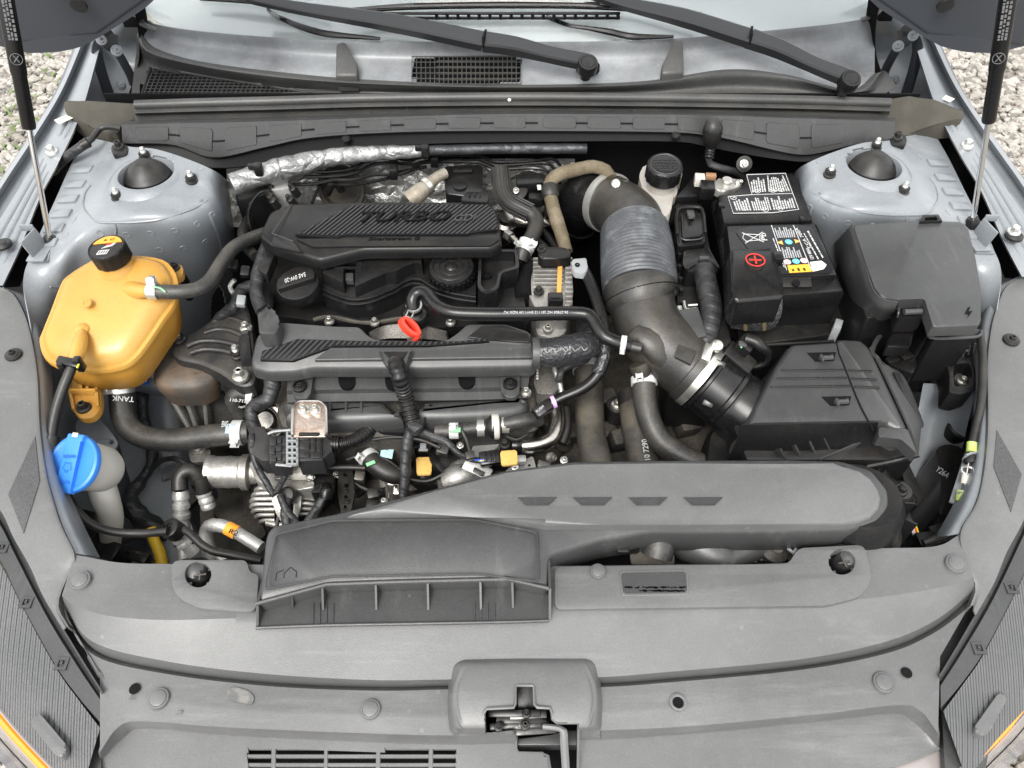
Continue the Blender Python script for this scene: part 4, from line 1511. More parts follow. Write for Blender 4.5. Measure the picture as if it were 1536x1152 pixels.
mk('moulded_mark', bm, MAT['trim_plastic'], fc)
# dried splashes left on the strip
mat('splash', (.17, .165, .15), .7, grain=(200, .5), var=((.10, .10, .10), 90, .4, .6))
for pts in ([(340, 1034), (352, 1030), (372, 1036), (382, 1045), (378, 1058), (366, 1054), (350, 1052), (338, 1046)], [(260, 1070), (268, 1066), (274, 1067), (268, 1072)]):
    bm = B(); prism(bm, Z(rnd(pts, 6, 3), .7703), .0008, 0)
    mk('dried_splash', bm, MAT['splash'], fc)

# headlamp adjusters showing in the holes
for h, l in ((holes[0], 'grey rubber bump stop seen in the round hole beside the air duct mouth'), (holes[1], 'grey rubber bump stop seen in the round hole near the duct end')):
    t = thing('bump_stop', l, 'bump stop', P(h[0] + 4, h[1] + 2, .745), 'bump stops in the round holes')
    bm = B(); lathe(bm, P(h[0] + 3, h[1] + 1, .782), [(.0165, -.03), (.016, 0), (.0150, .012), (.0115, .021), (.005, .0245), (0, .0248)], Vector((0, -.1, 1)), 32)
    mk('rubber_dome', bm, MAT['cover_plastic'], t)
    bm = B(); box(bm, P(h[0] + 3, h[1] + 1, .8065), (.016, .0025, .004), UP, Vector((1, .2, 0)), .0008); box(bm, P(h[0] + 3, h[1] + 1, .8065), (.0025, .014, .0035), UP, Vector((1, .2, 0)), .0008)
    mk('cross_rib', bm, MAT['hose_rubber'], t)

# hood latch in the cutout
mat('dark_steel', (.10, .098, .095), .34, .85, var=((.03, .029, .028), 60, .4, .7))
lt = thing('hood_latch', 'greased black steel hood latch inside the cutout', 'latch', P(790, 1080, .70))
bm = B(); box(bm, P(792, 1046, .765), (.024, .05, .004), Vector((0, -.4, 1)), None, .001); mk('striker_guide', bm, MAT['black_plastic'], lt)
for i, (u, v, w, z) in enumerate(((772, 1070, .060, .772), (790, 1073, .046, .768), (782, 1080, .058, .766), (776, 1088, .064, .758), (800, 1086, .036, .762), (790, 1097, .07, .752))):
    bm = B(); box(bm, P(u, v, z), (w, .008, .0035), Vector((.05 * (i % 3 - 1), -.3, 1)), Vector((1, .06 * (i % 2), 0)), .001)
    mk('latch_plate', bm, MAT['dark_steel'] if i % 2 else MAT['satin_black'], lt)
for u, v in ((790, 1070), (788, 1088), (748, 1090)):
    put('bolt', P(u, v, .775), .0055, lt, mat=MAT['dark_steel'])
bm = B(); tube(bm, [(815, 1090, .765), (835, 1092, .768), (845, 1096, .770), (846, 1110, .762), (848, 1140, .74), (850, 1175, .72)], .0048, 8, step=.01, flat=(Vector((0, 1, 0)), .7))
mk('release_lever', bm, mat('lever_grey', (.15, .15, .15), .5), lt)
bm = B(); prism(bm, Z([(776, 1106), (830, 1105), (842, 1095), (866, 1095), (866, 1118), (776, 1118)], .735), .02, .002); mk('latch_base', bm, MAT['cover_plastic'], lt)

# ================================================================== AIR INTAKE DUCT
dk = thing('intake_duct', 'flat grey air intake duct with wide mouth over the radiator cover', 'air duct', P(700, 800, .76))
outl = [(385, 906), (391, 868), (396, 812), (400, 796), (412, 786), (505, 768), (640, 734), (756, 704), (856, 690), (1000, 688), (1180, 687), (1262, 689), (1308, 703), (1334, 734), (1336, 760), (1318, 783), (1270, 795), (1100, 797), (978, 797), (900, 810), (826, 832), (823, 846), (823, 882), (762, 868), (600, 872), (490, 876)]
outl = rnd(outl, 9, 3)
bm = B()
def dz(u, v):
    return .838 - max(0, (v - 780)) * .00008
stack(bm, [P(u, v, dz(u, v)) for u, v in outl], [(.004, -.055), (.0, -.05), (.0, -.008), (.0015, -.003), (.005, 0)])
bw = mk('duct_base', bm, MAT['cover_plastic'], dk, 50)
bm = B()
rs = [(515, 771), (650, 738), (762, 709), (862, 697), (1000, 695), (1170, 696), (1250, 695), (1272, 697), (1292, 704), (1309, 717), (1320, 733), (1324, 748), (1320, 762), (1307, 775), (1288, 782), (1262, 785), (1050, 787), (900, 787), (818, 786), (712, 768)]
prism(bm, Z(rs, .8495), .016, .0075, 4)
mk('raised_top', bm, MAT['trim_plastic'], dk, 50)
bm = B()
tube(bm, [P(u, v, .8388) for u, v in rnd([(413, 802), (500, 781), (709, 779), (800, 797), (806, 800), (808, 873), (714, 861), (495, 865), (400, 884), (398, 876)], 8, 3)] + [P(413, 804, .8388)], .0014, 6, step=.01, straight=True)
mk('moulded_bead', bm, MAT['cover_plastic'], dk)
for u0 in (776, 859, 942, 1025):
    v0 = 746
    bm = B()
    a, b, c, d = P(u0, v0, .8512), P(u0 + 60, v0 - .5, .8512), P(u0 + 47, v0 + 12, .8512), P(u0 + 13, v0 + 12, .8512)
    vt = [bm.verts.new(p) for p in (a, b, c + Vector((0, 0, .005)), d + Vector((0, 0, .005)), c, d)]
    bm.faces.new((vt[0], vt[1], vt[2], vt[3])); bm.faces.new((vt[3], vt[2], vt[4], vt[5])); bm.faces.new((vt[0], vt[3], vt[5])); bm.faces.new((vt[1], vt[4], vt[2]))
    mk('moulded_notch', bm, MAT['cover_plastic'], dk, 10)
bm = B()
for ar in ([(413, 871), (415, 859), (426, 855)], [(426, 867), (426, 860), (436, 851), (445, 858), (444, 866)]):
    tube(bm, [P(u, v, dz(u, v) - .0001) for u, v in ar], .0006, 5, straight=True)
mk('moulded_arrow', bm, MAT['engine_plastic'], dk)
# mouth: upper lip, floor, side walls and six vanes
lipo = [(384, 906), (490, 877), (600, 873), (762, 869), (823, 883)]
zl = [dz(u, v) for u, v in lipo]
floor_f = [(384, 942), (490, 938), (600, 936), (762, 933), (823, 931)]
bm = B()
sheet(bm, [[P(u, v, .806) for u, v in floor_f], [P(u, v + 1, .806) + Vector((0, .12, -.004)) for u, v in floor_f]], 20, 2, thick=.002)
mk('mouth_floor', bm, MAT['cover_plastic'], dk)
bm = B(); tube(bm, [P(u, v, .8068) for u, v in floor_f], .0022, 8); mk('mouth_lip', bm, MAT['cover_plastic'], dk)
bm = B(); tube(bm, [P(u, v, z + .0002) for (u, v), z in zip(lipo, zl)], .0028, 8, straight=True); mk('mouth_lip', bm, MAT['cover_plastic'], dk)
bm = B(); sheet(bm, [[P(u, v, z - .05) + Vector((0, .09, 0)) for (u, v), z in zip(lipo, zl)], [P(u, v, z - .006) + Vector((0, .09, 0)) for (u, v), z in zip(lipo, zl)]], 10, 1)
mk('mouth_back', bm, MAT['gap_black'], dk)
for a, b in ((lipo[0], floor_f[0]), (lipo[-1], floor_f[-1])):
    A, Bq = P(a[0], a[1], dz(*a)), P(b[0], b[1], .806)
    bm = B(); sheet(bm, [[A, Bq], [A + Vector((0, .12, -.004)), Bq + Vector((0, .12, -.004))]], 2, 1, thick=.003)
    mk('mouth_side', bm, MAT['cover_plastic'], dk)
for u in (436, 485, 565, 643, 722, 770):
    va = 906 - (u - 384) * .274 if u < 490 else (877 - (u - 490) * .03 if u < 762 else 869 + (u - 762) * .23)
    A = P(u, va + 1, dz(u, va) - .003); C = P(u + 1, 915 if 450 < u < 740 else 912, .8065)
    bm = B(); sheet(bm, [[A, C], [A + Vector((0, .09, -.004)), C + Vector((0, .09, -.003))]], 2, 1, thick=.0025)
    mk('vane', bm, MAT['cover_plastic'], dk)
for u0 in (470, 712):
    for k in range(4):
        bm = B(); u = u0 + k * 10
        tube(bm, [P(u, 905, .8068) + Vector((0, .0, 0)), P(u, 935, .8068)], .0007, 5, straight=True)
        mk('floor_rib', bm, MAT['cover_plastic'], dk)
# round end of the duct turning down to the filter box
bm = B()
lathe(bm, P(1288, 742, .83), [(.060, -.13), (.062, -.10), (.066, -.095), (.066, -.07), (.060, -.065), (.060, -.02), (.052, .0), (0, 0)], Vector((-.12, .12, 1)), 40)
mk('duct_elbow', bm, MAT['black_plastic'], dk)
for k in range(4):
    a = -.5 + k * .5
    c = P(1288, 742, .79)
    bm = B(); box(bm, c + Vector((math.cos(a) * .060 + .006, math.sin(a) * .060 - .012, -.03)), (.016, .003, .05), Vector((.12, .1, 1)), Vector((math.cos(a), math.sin(a), 0)), .0008)
    mk('elbow_rib', bm, MAT['black_plastic'], dk)

# ================================================================== HEADLIGHT COVERS, BUMPER CORNERS
for s in (0, 1):
    sgn = -1 if s == 0 else 1
    lab = ['headlight unit with amber strip below the blue washer cap', 'headlight unit with amber strip below the latch release cable'][s]
    hl = thing('headlight', lab, 'headlight', P(*((40, 1000, .6) if s == 0 else (1500, 960, .6))), 'headlights')
    hl['label'] = ['ribbed grey headlight housing in the corner near the washer bottle', 'ribbed grey headlight housing in the corner near the release cable'][s]
    # top ribbed housing
    bm = B()
    bandU = [(-40, 715), (0, 768), (20, 806), (65, 896), (112, 976), (152, 1040)]
    bandL = [(-50, 770), (0, 838), (28, 898), (80, 993), (118, 1046), (153, 1086)]
    rib0 = [(-52, 775), (0, 846), (30, 904), (84, 1002), (118, 1050), (150, 1092)]
    rib1 = [(-120, 900), (-60, 985), (0, 1062), (35, 1104), (78, 1150), (120, 1195)]
    if s: bandU, bandL, rib0, rib1 = map(ML, (bandU, bandL, rib0, rib1))
    sheet(bm, [Z(rib0, .765), Z([((a[0] + b[0]) / 2, (a[1] + b[1]) / 2) for a, b in zip(rib0, rib1)], .757), Z(rib1, .742)], 40, 8, vsmooth=True)
    mk('lens_housing', bm, MAT['lens_plastic'] if s == 0 else MAT['lens_plastic_right'], hl, 60) if 'lens_plastic_right' in MAT else mk('lens_housing', bm, mat('lens_plastic_right', (.088, .089, .091), .5, grain=(1000, .2), wave=((.97, -.24, 0), 145, 1.0), dust=((.3, .29, .27), .12, 8)) if s else MAT['lens_plastic'], hl, 60)
    bm = B()
    sheet(bm, [Z(bandU, .775), Z([(a[0] + sgn * -2, a[1] + 3) for a in bandU], .757), Z([(a[0] * .85 + b[0] * .15, a[1] * .85 + b[1] * .15) for a, b in zip(bandU, bandL)], .757), Z([(a[0] * .72 + b[0] * .28, a[1] * .72 + b[1] * .28) for a, b in zip(bandU, bandL)], .766), Z(bandL, .764), Z(rib0, .752)], 40, 1, thick=.002)
    mk('seal_band', bm, MAT['cover_plastic'], hl, 25)
    for q in ((3, 821), (39, 903), (92, 995)):
        q = M(q) if s else q
        bm = B(); c = P(q[0], q[1], .7668)
        plate(bm, [c + Vector((x * .0075, y * .0075, .0)) for x, y in ((-1, -1), (1, -1), (1, 1), (-1, 1))], [[c + Vector((x * .004, y * .004, 0)) for x, y in ((-1, -1), (1, -1), (1, 1), (-1, 1))]], .002)
        box(bm, c + Vector((0, .001, 0)), (.003, .004, .002), UP, None, .0003)
        mk('retaining_clip', bm, MAT['cover_plastic'], hl)
    cap = rnd([(42, 1082), (54, 1070), (62, 1073), (100, 1118), (98, 1130), (90, 1137), (82, 1132)], 6, 4)
    if s: cap = rnd([(1513, 1045), (1505, 1038), (1496, 1042), (1462, 1090), (1464, 1100), (1474, 1105), (1484, 1098)], 6, 4)
    bm = B(); prism(bm, Z(cap, .764), .014, .003, 3)
    mk('vent_cap', bm, MAT['trim_plastic'], hl)
    # amber light guide, clear rim
    e0 = [(-125, 898), (-62, 985), (-2, 1064), (33, 1106), (76, 1152), (118, 1197)]
    if s: e0 = [(1655, 850), (1596, 950), (1540, 1040), (1505, 1088), (1462, 1132), (1415, 1180)]
    bm = B(); tube(bm, [P(u, v, .740) for u, v in e0], .0028, 8, step=.02); mk('clear_edge', bm, MAT['clear_lens'], hl)
    bm = B(); tube(bm, [P(u + sgn * 5, v + 3, .739) for u, v in e0], .0050, 8, step=.02); mk('amber_strip', bm, MAT['orange_lens'], hl)
    bm = B(); sheet(bm, [[P(u + sgn * 8, v + 5, .735) for u, v in e0], [P(u + sgn * 14, v + 9, .727) for u, v in e0], [P(u + sgn * 22, v + 12, .69) for u, v in e0], [P(u + sgn * 30, v + 18, .60) for u, v in e0]], 20, 3, vsmooth=True)
    mk('clear_lens', bm, MAT['clear_lens'], hl)
    # fender-side cover plate
    ft = thing('fender_cover', ['smooth grey fender cover plate beside the washer filler', 'smooth grey fender cover plate beside the release cable'][s], 'trim cover', P(*((30, 620, .75) if s == 0 else (1510, 600, .75))), 'fender cover plates')
    inner = [(2, 430), (20, 440), (36, 468), (47, 505), (56, 560), (60, 640), (70, 712), (90, 782), (112, 830)]
    if s: inner = [(1536, 412), (1510, 428), (1497, 455), (1487, 490), (1481, 545), (1482, 625), (1478, 690), (1466, 750), (1440, 800)]
    outer = [(-130, 450), (-130, 500), (-128, 550), (-120, 600), (-105, 640), (-80, 680), (-45, 715), (0, 765), (20, 806)] if s == 0 else ML([(-130, 450), (-130, 500), (-128, 550), (-120, 600), (-105, 640), (-80, 680), (-45, 715), (0, 765), (20, 806)])
    ext_i = [(106, 855), (88, 905), (104, 940)] if s == 0 else [(1452, 850), (1463, 880), (1455, 908)]
    ext_o = [(45, 850), (65, 895), (95, 945)] if s == 0 else ML([(45, 850), (65, 895), (95, 945)])
    il, ol = inner + ext_i, outer + ext_o
    zi = [.868 - .086 * i / 11 for i in range(12)]
    bm = B()
    il3 = [P(u, v, z) for (u, v), z in zip(il, zi)]
    ol3 = [P(u, v, z - .002) for (u, v), z in zip(ol, zi)]
    sheet(bm, [[p + Vector((0, 0, -.012)) for p in il3], [p + Vector((sgn * .001, 0, -.001)) for p in il3], [p + Vector((sgn * .004, 0, .0)) for p in il3], [a.lerp(b, .5) + Vector((0, 0, .002)) for a, b in zip(il3, ol3)], ol3], 60, 3, thick=.002)
    HP = hitter(bm)
    mk('cover_plate', bm, MAT['trim_plastic'], ft, 40)
    patch = [(53, 655), (60, 722), (36, 800), (13, 742)]
    if s: patch = [(1495, 646), (1490, 700), (1516, 768), (1532, 712)]
    cz = lambda v: .868 - .086 * max(0, min(1, (v - 430) / 480.0)) * 1.0
    def surf_z(u, v):
        # height of the plate under pixel (u, v)
        best = None
        for a, b in zip(il3, ol3):
            for f in (0.1, .3, .5, .7, .9):
                p = a.lerp(b, f); q = pix(p)
                d = (q[0] - u) ** 2 + (q[1] - v) ** 2
                if best is None or d < best[0]:
                    best = (d, p.z)
        return best[1]
    q4 = [Vector(p) for p in patch]
    rows_ = []
    for j in range(9):
        row = []
        for i in range(9):
            p = q4[0].lerp(q4[1], i / 8).lerp(q4[3].lerp(q4[2], i / 8), j / 8)
            h_ = HP(p.x, p.y)
            row.append(h_[0] + h_[1] * .0012 if h_ else None)
        rows_.append(row)
    if all(p is not None for r_ in rows_ for p in r_):
        bm = B(); sheet(bm, rows_, 16, 2, thick=.002); mk('grip_patch', bm, MAT['patch_plastic'], ft)
    else:
        print('PATCH MISS', s)
    hb_ = HP(*((20, 532) if s == 0 else (1517, 510)))
    surf_z = lambda u, v: hb_[0].z - .002
    bq = (20, 532) if s == 0 else (1517, 510)
    put('clip', P(bq[0], bq[1], surf_z(*bq) + .003), .0120, ft, name='washer', mat=MAT['black_metal']); put('bolt', P(bq[0], bq[1], surf_z(*bq) + .004), .0075, ft, mat=MAT['black_metal'])
    # painted flange along the bay edge, below the plate
    fl = [(a[0] + (-sgn) * 2, a[1], z - .006) for a, z in zip(inner, zi)]
    offx = [14, 24, 26, 24, 20, 20, 24, 34, 36]
    fl2 = [(p[0] - sgn * o * .55, p[1] + 3, p[2] - .012) for p, o in zip(fl, offx)]
    fl3 = [(p[0] - sgn * o, p[1] + 6, p[2] - .05) for p, o in zip(fl, offx)]
    bm = B(); sheet(bm, [fl, fl2, fl3], 40, 5, vsmooth=True, thick=.0015)
    mk('wing_flange', bm, MAT['body_paint'], body, 50)
    # bumper corner below the lens
    bp = [[P(u + sgn * (24 + 4 * k), v + 14 + 6 * k, .68 - .10 * k) for u, v in e0] for k in range(4)]
    bm = B(); sheet(bm, bp, 20, 2, vsmooth=True)
    mk('bumper_corner', bm, MAT['bumper_paint'], body)
for s in (0, 1):
    bm = B(); prism(bm, Z(side([(40, 800), (120, 822), (122, 930), (153, 1000), (151, 1180), (90, 1180), (30, 900)], s), .742), .01, 0); mk('gap_liner', bm, MAT['cover_plastic'], body)
# front wall of the bumper so that nothing shows through below the frame
bm = B(); sheet(bm, [[Vector((-.62, .20, .73)), Vector((0, .17, .73)), Vector((.62, .20, .73))], [Vector((-.66, .13, .6)), Vector((0, .08, .6)), Vector((.66, .13, .6))], [Vector((-.66, .15, .25)), Vector((0, .1, .25)), Vector((.66, .15, .25))]], 16, 2)
mk('bumper_skin', bm, MAT['bumper_paint'], body)
bm = B(); prism(bm, Z([(1310, 1162), (1408, 1124), (1440, 1150), (1440, 1185), (1310, 1185)], .728), .01, .002)
mk('grille_trim', bm, MAT['clear_lens'], body)
# radiator and fan shroud, under the covers
rad = thing('radiator', 'dark radiator and fan shroud partly hidden below the intake duct', 'radiator', Vector((0, .5, .3)))
bm = B(); box(bm, Vector((0, .44, .52)), (1.0, .05, .44), UP, None, .004); mk('core', bm, MAT['gap_black'], rad)
bm = B(); sheet(bm, [[P(840, 850, .775), P(1200, 848, .775)], [P(840, 820, .73), P(1200, 815, .73)], [P(840, 790, .68), P(1220, 780, .68)]], 12, 3, thick=.003); mk('shroud', bm, MAT['gap_black'], rad)
bm = B(); tube(bm, [(1018, 790, .77), (1045, 815, .765), (1075, 835, .76), (1090, 850, .755)], [.030, .034, .032, .028], 20); mk('header_tank', bm, MAT['cover_plastic'], rad)
bm = B(); lathe(bm, P(1160, 828, .765), [(.045, -.03), (.044, .0), (.040, .006), (.030, .006), (.029, .0), (.020, .002), (.018, .010), (.010, .016), (.008, .02), (.004, .02), (.0038, .014), (0, .014)], Vector((0, -.15, 1)), 36); mk('pump_cap', bm, MAT['hose_rubber'], rad)
bm = B(); tube(bm, [(1075, 850, .76), (1105, 828, .765), (1130, 815, .765)], .024, 14); mk('shroud_arm', bm, MAT['cover_plastic'], rad)
bm = B(); lathe(bm, P(977, 838, .765), [(.027, -.04), (.028, .0), (.029, .002), (.029, .008), (.026, .009), (.0, .009)], Vector((0, -.25, 1)), 28); mk('filler_neck', bm, MAT['dusty_hose'], rad)
bm = B(); tube(bm, [(985, 835, .78), (988, 815, .79), (975, 803, .79), (955, 805, .785)], [.020, .021, .019, .014], 16); mk('top_hose', bm, MAT['hose_rubber'], rad)
bm = B(); box(bm, P(938, 818, .79), (.035, .02, .018), UP, Vector((1, .1, 0)), .003); box(bm, P(934, 824, .80), (.015, .012, .008), UP, None, .002); mk('sensor_plug', bm, MAT['black_plastic'], rad)
bm = B(); tube(bm, [(918, 820, .79), (890, 812, .785), (865, 838, .77), (860, 850, .765)], .004, 8); mk('sensor_wire', bm, MAT['dark_rubber'], rad)
bm = B(); q = P(1188, 820, .79); plate(bm, [q + Vector((x * .009, y * .010, 0)) for x, y in ((0, -1), (1, 0), (0, 1), (-1, 0))], [[q + Vector((x * .005, y * .006, 0)) for x, y in ((0, -1), (1, 0), (0, 1), (-1, 0))]], .003); mk('clip_tab', bm, MAT['grey_resin'], rad)
# ================================================================== COOLANT TANK
tk = thing('coolant_tank', 'yellow plastic coolant expansion tank with black screw cap', 'coolant tank', P(160, 560, .70))
rim = [(64, 512), (68, 498), (82, 463), (94, 431), (104, 416), (139, 394), (160, 388), (206, 387), (242, 393), (257, 408), (263, 426), (259, 453), (242, 478), (222, 508), (200, 536), (178, 548), (139, 552), (94, 547), (72, 535)]
def tkz(v):
    return .898 - (v - 388) * .00042
ro = cr([P(u, v, tkz(v)) for u, v in rim], n=3, closed=True)
bm = B()
stack(bm, ro, [(.040, -.082), (.022, -.078), (.010, -.066), (.003, -.025), (.001, -.004)], dome=True)
mk('lower_shell', bm, MAT['amber'], tk, 60)
bm = B()
stack(bm, ro, [(.001, -.004), (.003, .004), (.007, .010), (.013, .0145), (.022, .0175), (.04, .0195), (.07, .0205), (.09, .0208)], dome=True)
mk('upper_shell', bm, MAT['yellow_tank'], tk, 70)
bm = B()
stack(bm, ro, [(.003, -.009), (-.0045, -.008), (-.0052, -.003), (-.004, .001), (.003, .0015)], cap=False)
mk('weld_rim', bm, MAT['yellow_tank'], tk, 50)
bm = B()
nc = P(170, 382, .93); na = Vector((-.08, -.02, 1)).normalized()
lathe(bm, P(173, 394, .908), [(.031, -.012), (.028, -.004), (.0245, .003), (.0235, .010), (.0235, .022)], na, 36)
mk('filler_neck', bm, MAT['yellow_tank'], tk)
bm = B()
cc = P(166, 381, .925)
lathe(bm, cc, [(.0250, -.013), (.0275, -.011), (.0280, .010), (.0275, .0135), (.026, .0155), (.025, .0150), (.0245, .0142), (0, .0145)], na, 48, lobes=(12, .05, (1, 2)))
cap = mk('cap', bm, MAT['black_plastic'], tk)
ax, ay, az = axes(na, Vector((1, .05, 0)))
def cp(x, y, h=.0152):
    return cc + ax * x + ay * y + az * h
bm = B()
arc = [cp(math.cos(a) * .0235, math.sin(a) * .0235) for a in [math.radians(20 + 14 * k) for k in range(11)]]
prism(bm, arc, .001, 0, down=-az * .001)
mk('warning_label', bm, MAT['orange_label'], cap)
bm = B(); prism(bm, [cp(-.006, -.004), cp(.010, .0005), cp(.014, .007), cp(.004, .004)], .001, 0, down=-az * .001); mk('printed_arrow', bm, MAT['white_paint'], cap)
bm = B(); prism(bm, [cp(-.010, -.017), cp(.006, -.017), cp(.008, -.008), cp(-.008, -.008)], .001, 0, down=-az * .001); pl_ = mk('printed_panel', bm, MAT['white_paint'], cap)
for k in range(4):
    bm = B(); x = -.0075 + k * .0037
    prism(bm, [cp(x, -.0155, .0156), cp(x + .0012, -.0155, .0156), cp(x + .0026, -.0098, .0156), cp(x + .0014, -.0098, .0156)], .0005, 0, down=-az * .0006)
    mk('printed_stroke', bm, MAT['label_black'], cap)
bm = B(); prism(bm, [cp(.0005, .001, .0156), cp(.008, .003, .0156), cp(.0075, .0055, .0156), cp(.0005, .004, .0156)], .0005, 0, down=-az * .0006); mk('printed_mark', bm, MAT['red_print'], cap)
bm = B(); prism(bm, [cp(-.0075, .013, .0156), cp(-.0015, .013, .0156), cp(-.0045, .0175, .0156)], .0005, 0, down=-az * .0006); mk('warning_triangle', bm, MAT['label_black'], cap)
bm = B(); tube(bm, [cp(.003, .0135, .0156), cp(.008, .0135, .0156), cp(.009, .017, .0156), cp(.004, .017, .0156), cp(.003, .0135, .0156)], .0004, 4, straight=True); mk('warning_symbol', bm, MAT['label_black'], cap)
# nipples
bm = B(); tube(bm, [(196, 434, .885), (210, 436, .897), (225, 437, .902), (245, 437, .902)], [.013, .012, .0085, .0085], 16); mk('outlet_nipple', bm, MAT['yellow_tank'], tk)
bm = B(); tube(bm, [(124, 494, .868), (122, 508, .868), (118, 524, .866), (112, 542, .862)], [.004, .0095, .011, .010], 14); mk('overflow_nipple', bm, MAT['yellow_tank'], tk)
bm = B(); lathe(bm, P(124, 494, .866), [(.012, -.004), (.011, .003), (.006, .007), (0, .008)], n=20); mk('nipple_boss', bm, MAT['yellow_tank'], tk)
bm = B(); lathe(bm, P(130, 455, .890), [(.008, .0), (.0072, .0016), (.0045, .0016), (.004, .0008), (.0, .001)], Vector((0, -.2, 1)), 24); mk('mould_mark', bm, MAT['yellow_tank'], tk)
bm = B(); tube(bm, [(178, 548, .80), (182, 566, .76), (184, 584, .735)], .0165, 18); mk('outlet_pipe', bm, MAT['yellow_tank'], tk)
# feet
bm = B(); prism(bm, Z(rnd([(98, 556), (146, 556), (152, 598), (150, 614), (140, 625), (126, 629), (113, 623), (109, 606)], 7, 3), .765), .012, .003, 2)
ft_ = mk('mounting_foot', bm, MAT['yellow_tank'], tk)
for a, b in (((100, 556), (112, 612)), ((144, 556), (148, 608)), ((120, 556), (124, 588)), ((132, 556), (133, 588))):
    bm = B(); A, C = P(a[0], a[1], .771), P(b[0], b[1], .771); sheet(bm, [[A, C], [A + Vector((0, 0, -.014)), C + Vector((0, 0, -.014))]], 2, 1, thick=.004); mk('foot_rib', bm, MAT['yellow_tank'], tk)
bm = B(); box(bm, P(126, 588, .771), (.040, .004, .014), UP, None, .001); mk('foot_rib', bm, MAT['yellow_tank'], tk)
put('bolt', P(126, 612, .766), .0110, tk, mat=MAT['black_metal'])
bm = B(); prism(bm, Z(rnd([(250, 398), (268, 394), (275, 402), (274, 414), (262, 420), (252, 412)], 5, 3), .872), .010, .003); mk('mounting_ear', bm, MAT['yellow_tank'], tk)
put('bolt', P(262, 402, .873), .0085, tk, mat=MAT['black_metal'])
bm = B(); tube(bm, [(268, 410, .86), (278, 425, .83), (284, 445, .78)], .008, 10); mk('ear_post', bm, MAT['black_plastic'], tk)

# hoses on the tank
h = thing('tank_hose', 'dusty black hose from the yellow tank to the engine cover end', 'hose', P(300, 436, .86))
bm = B(); tube(bm, [(222, 437, .902), (262, 438, .900), (295, 434, .895), (316, 420, .89), (332, 395, .885), (350, 372, .88), (372, 360, .87), (398, 350, .86)], .0110, 16); mk('hose', bm, MAT['hose_rubber'], h)
clamp(P(230, 437, .902), Vector((1, 0, 0)), .0112, h, w=.014, ear=Vector((0, .5, 1)), mat=MAT['pale_steel'])
bm = B(); tube(bm, [(228, 430, .915), (240, 432, .913), (248, 438, .911)], .0012, 5); mk('paint_mark', bm, MAT['green_paint'], h)
h = thing('overflow_hose', 'thin black overflow hose dropping from the tank to the washer filler', 'hose', P(85, 640, .78))
bm = B(); tube(bm, [(110, 545, .864), (103, 562, .857), (92, 590, .842), (82, 625, .822), (77, 660, .805), (80, 690, .79)], .0072, 14); mk('hose', bm, MAT['dark_rubber'], h)
bm = B(); box(bm, P(106, 545, .866), (.036, .013, .016), Vector((0, -.3, 1)), Vector((1, -.25, 0)), .003); box(bm, P(95, 551, .862), (.010, .010, .022), UP, None, .002); box(bm, P(119, 546, .866), (.010, .012, .024), UP, None, .002); mk('quick_clip', bm, MAT['satin_black'], h)
bm = B(); box(bm, P(117, 549, .879), (.002, .007, .002), UP, None, .0004); mk('clip_tab', bm, MAT['yellow_label'], h)
bm = B(); tube(bm, [(78, 655, .808), (77, 668, .802), (79, 684, .795)], .0105, 14); mk('rubber_sleeve', bm, MAT['dark_rubber'], h)
big = thing('lower_coolant_hose', 'thick black coolant hose curving from under the tank to the engine', 'hose', P(220, 655, .62))
bm = B(); tube(bm, [(180, 572, .745), (182, 596, .73), (184, 622, .712), (196, 644, .70), (222, 657, .695), (262, 660, .695), (305, 655, .70), (340, 651, .705), (374, 648, .705)], .0185, 22); mk('hose', bm, MAT['hose_rubber'], big)
clamp(P(181, 582, .739), Vector((.05, -.6, -.6)), .0188, big, w=.016, ear=Vector((-.4, -.6, .7)), mat=MAT['pale_steel'])
clamp(P(358, 649, .706), Vector((1, 0, 0)), .0188, big, w=.016, ear=Vector((0, -1, .2)), mat=MAT['white_paint'])
text('TANK', P(204, 596, .745), P(172, 594, .745), .008, MAT['white_paint'], big, Vector((0, -.55, .83)), lift=.005)
bm = B(); box(bm, P(345, 643, .724), (.014, .016, .0015), Vector((0, -.4, 1)), None, .0003); mk('blue_band', bm, MAT['blue_grey_band'], big)
text('ENG', P(334, 642, .7225), P(343, 642, .7225), .010, MAT['white_paint'], big, Vector((0, -.4, 1)), lift=.0045)

# ================================================================== WASHER FILLER
wf = thing('washer_filler', 'white washer fluid filler neck with blue flip cap', 'washer filler', P(150, 790, .56))
wn_ = Vector((-.24, -.42, .88)).normalized()
wc = P(112, 696, .800)
bm = B(); lathe(bm, wc, [(.0375, -.004), (.0405, -.0035), (.0412, .001), (.0400, .0045), (.0365, .006), (.0345, .0052), (.033, .0045), (0, .0050)], wn_, 48); bc = mk('cap', bm, MAT['blue_cap'], wf)
# the grip bar runs across the cap
ca, cb = P(130, 656, .815), P(99, 737, .790)
wx, wy, wz = axes(wn_, cb - ca)
L_ = (cb - ca).length
def wp(x, y, h):
    return wc + wx * x + wy * y + wz * h
bm = B(); prism(bm, [wp(-L_ * .52, -.0135, .011), wp(-L_ * .52, .0135, .011), wp(-L_ * .40, .0135, .0125), wp(-L_ * .38, .0105, .0125), wp(L_ * .40, .0135, .0115), wp(L_ * .53, .0135, .009), wp(L_ * .53, -.0135, .009), wp(L_ * .40, -.0135, .0115), wp(-L_ * .38, -.0105, .0125), wp(-L_ * .40, -.0135, .0125)], .0, .0018, 2, down=-wz * .009)
mk('grip_bar', bm, MAT['blue_cap'], wf)
bm = B(); box(bm, wp(-L_ * .50, 0, .0118), (.006, .009, .002), wz, wx, .0005); mk('hinge_pin', bm, MAT['white_plastic'], wf)
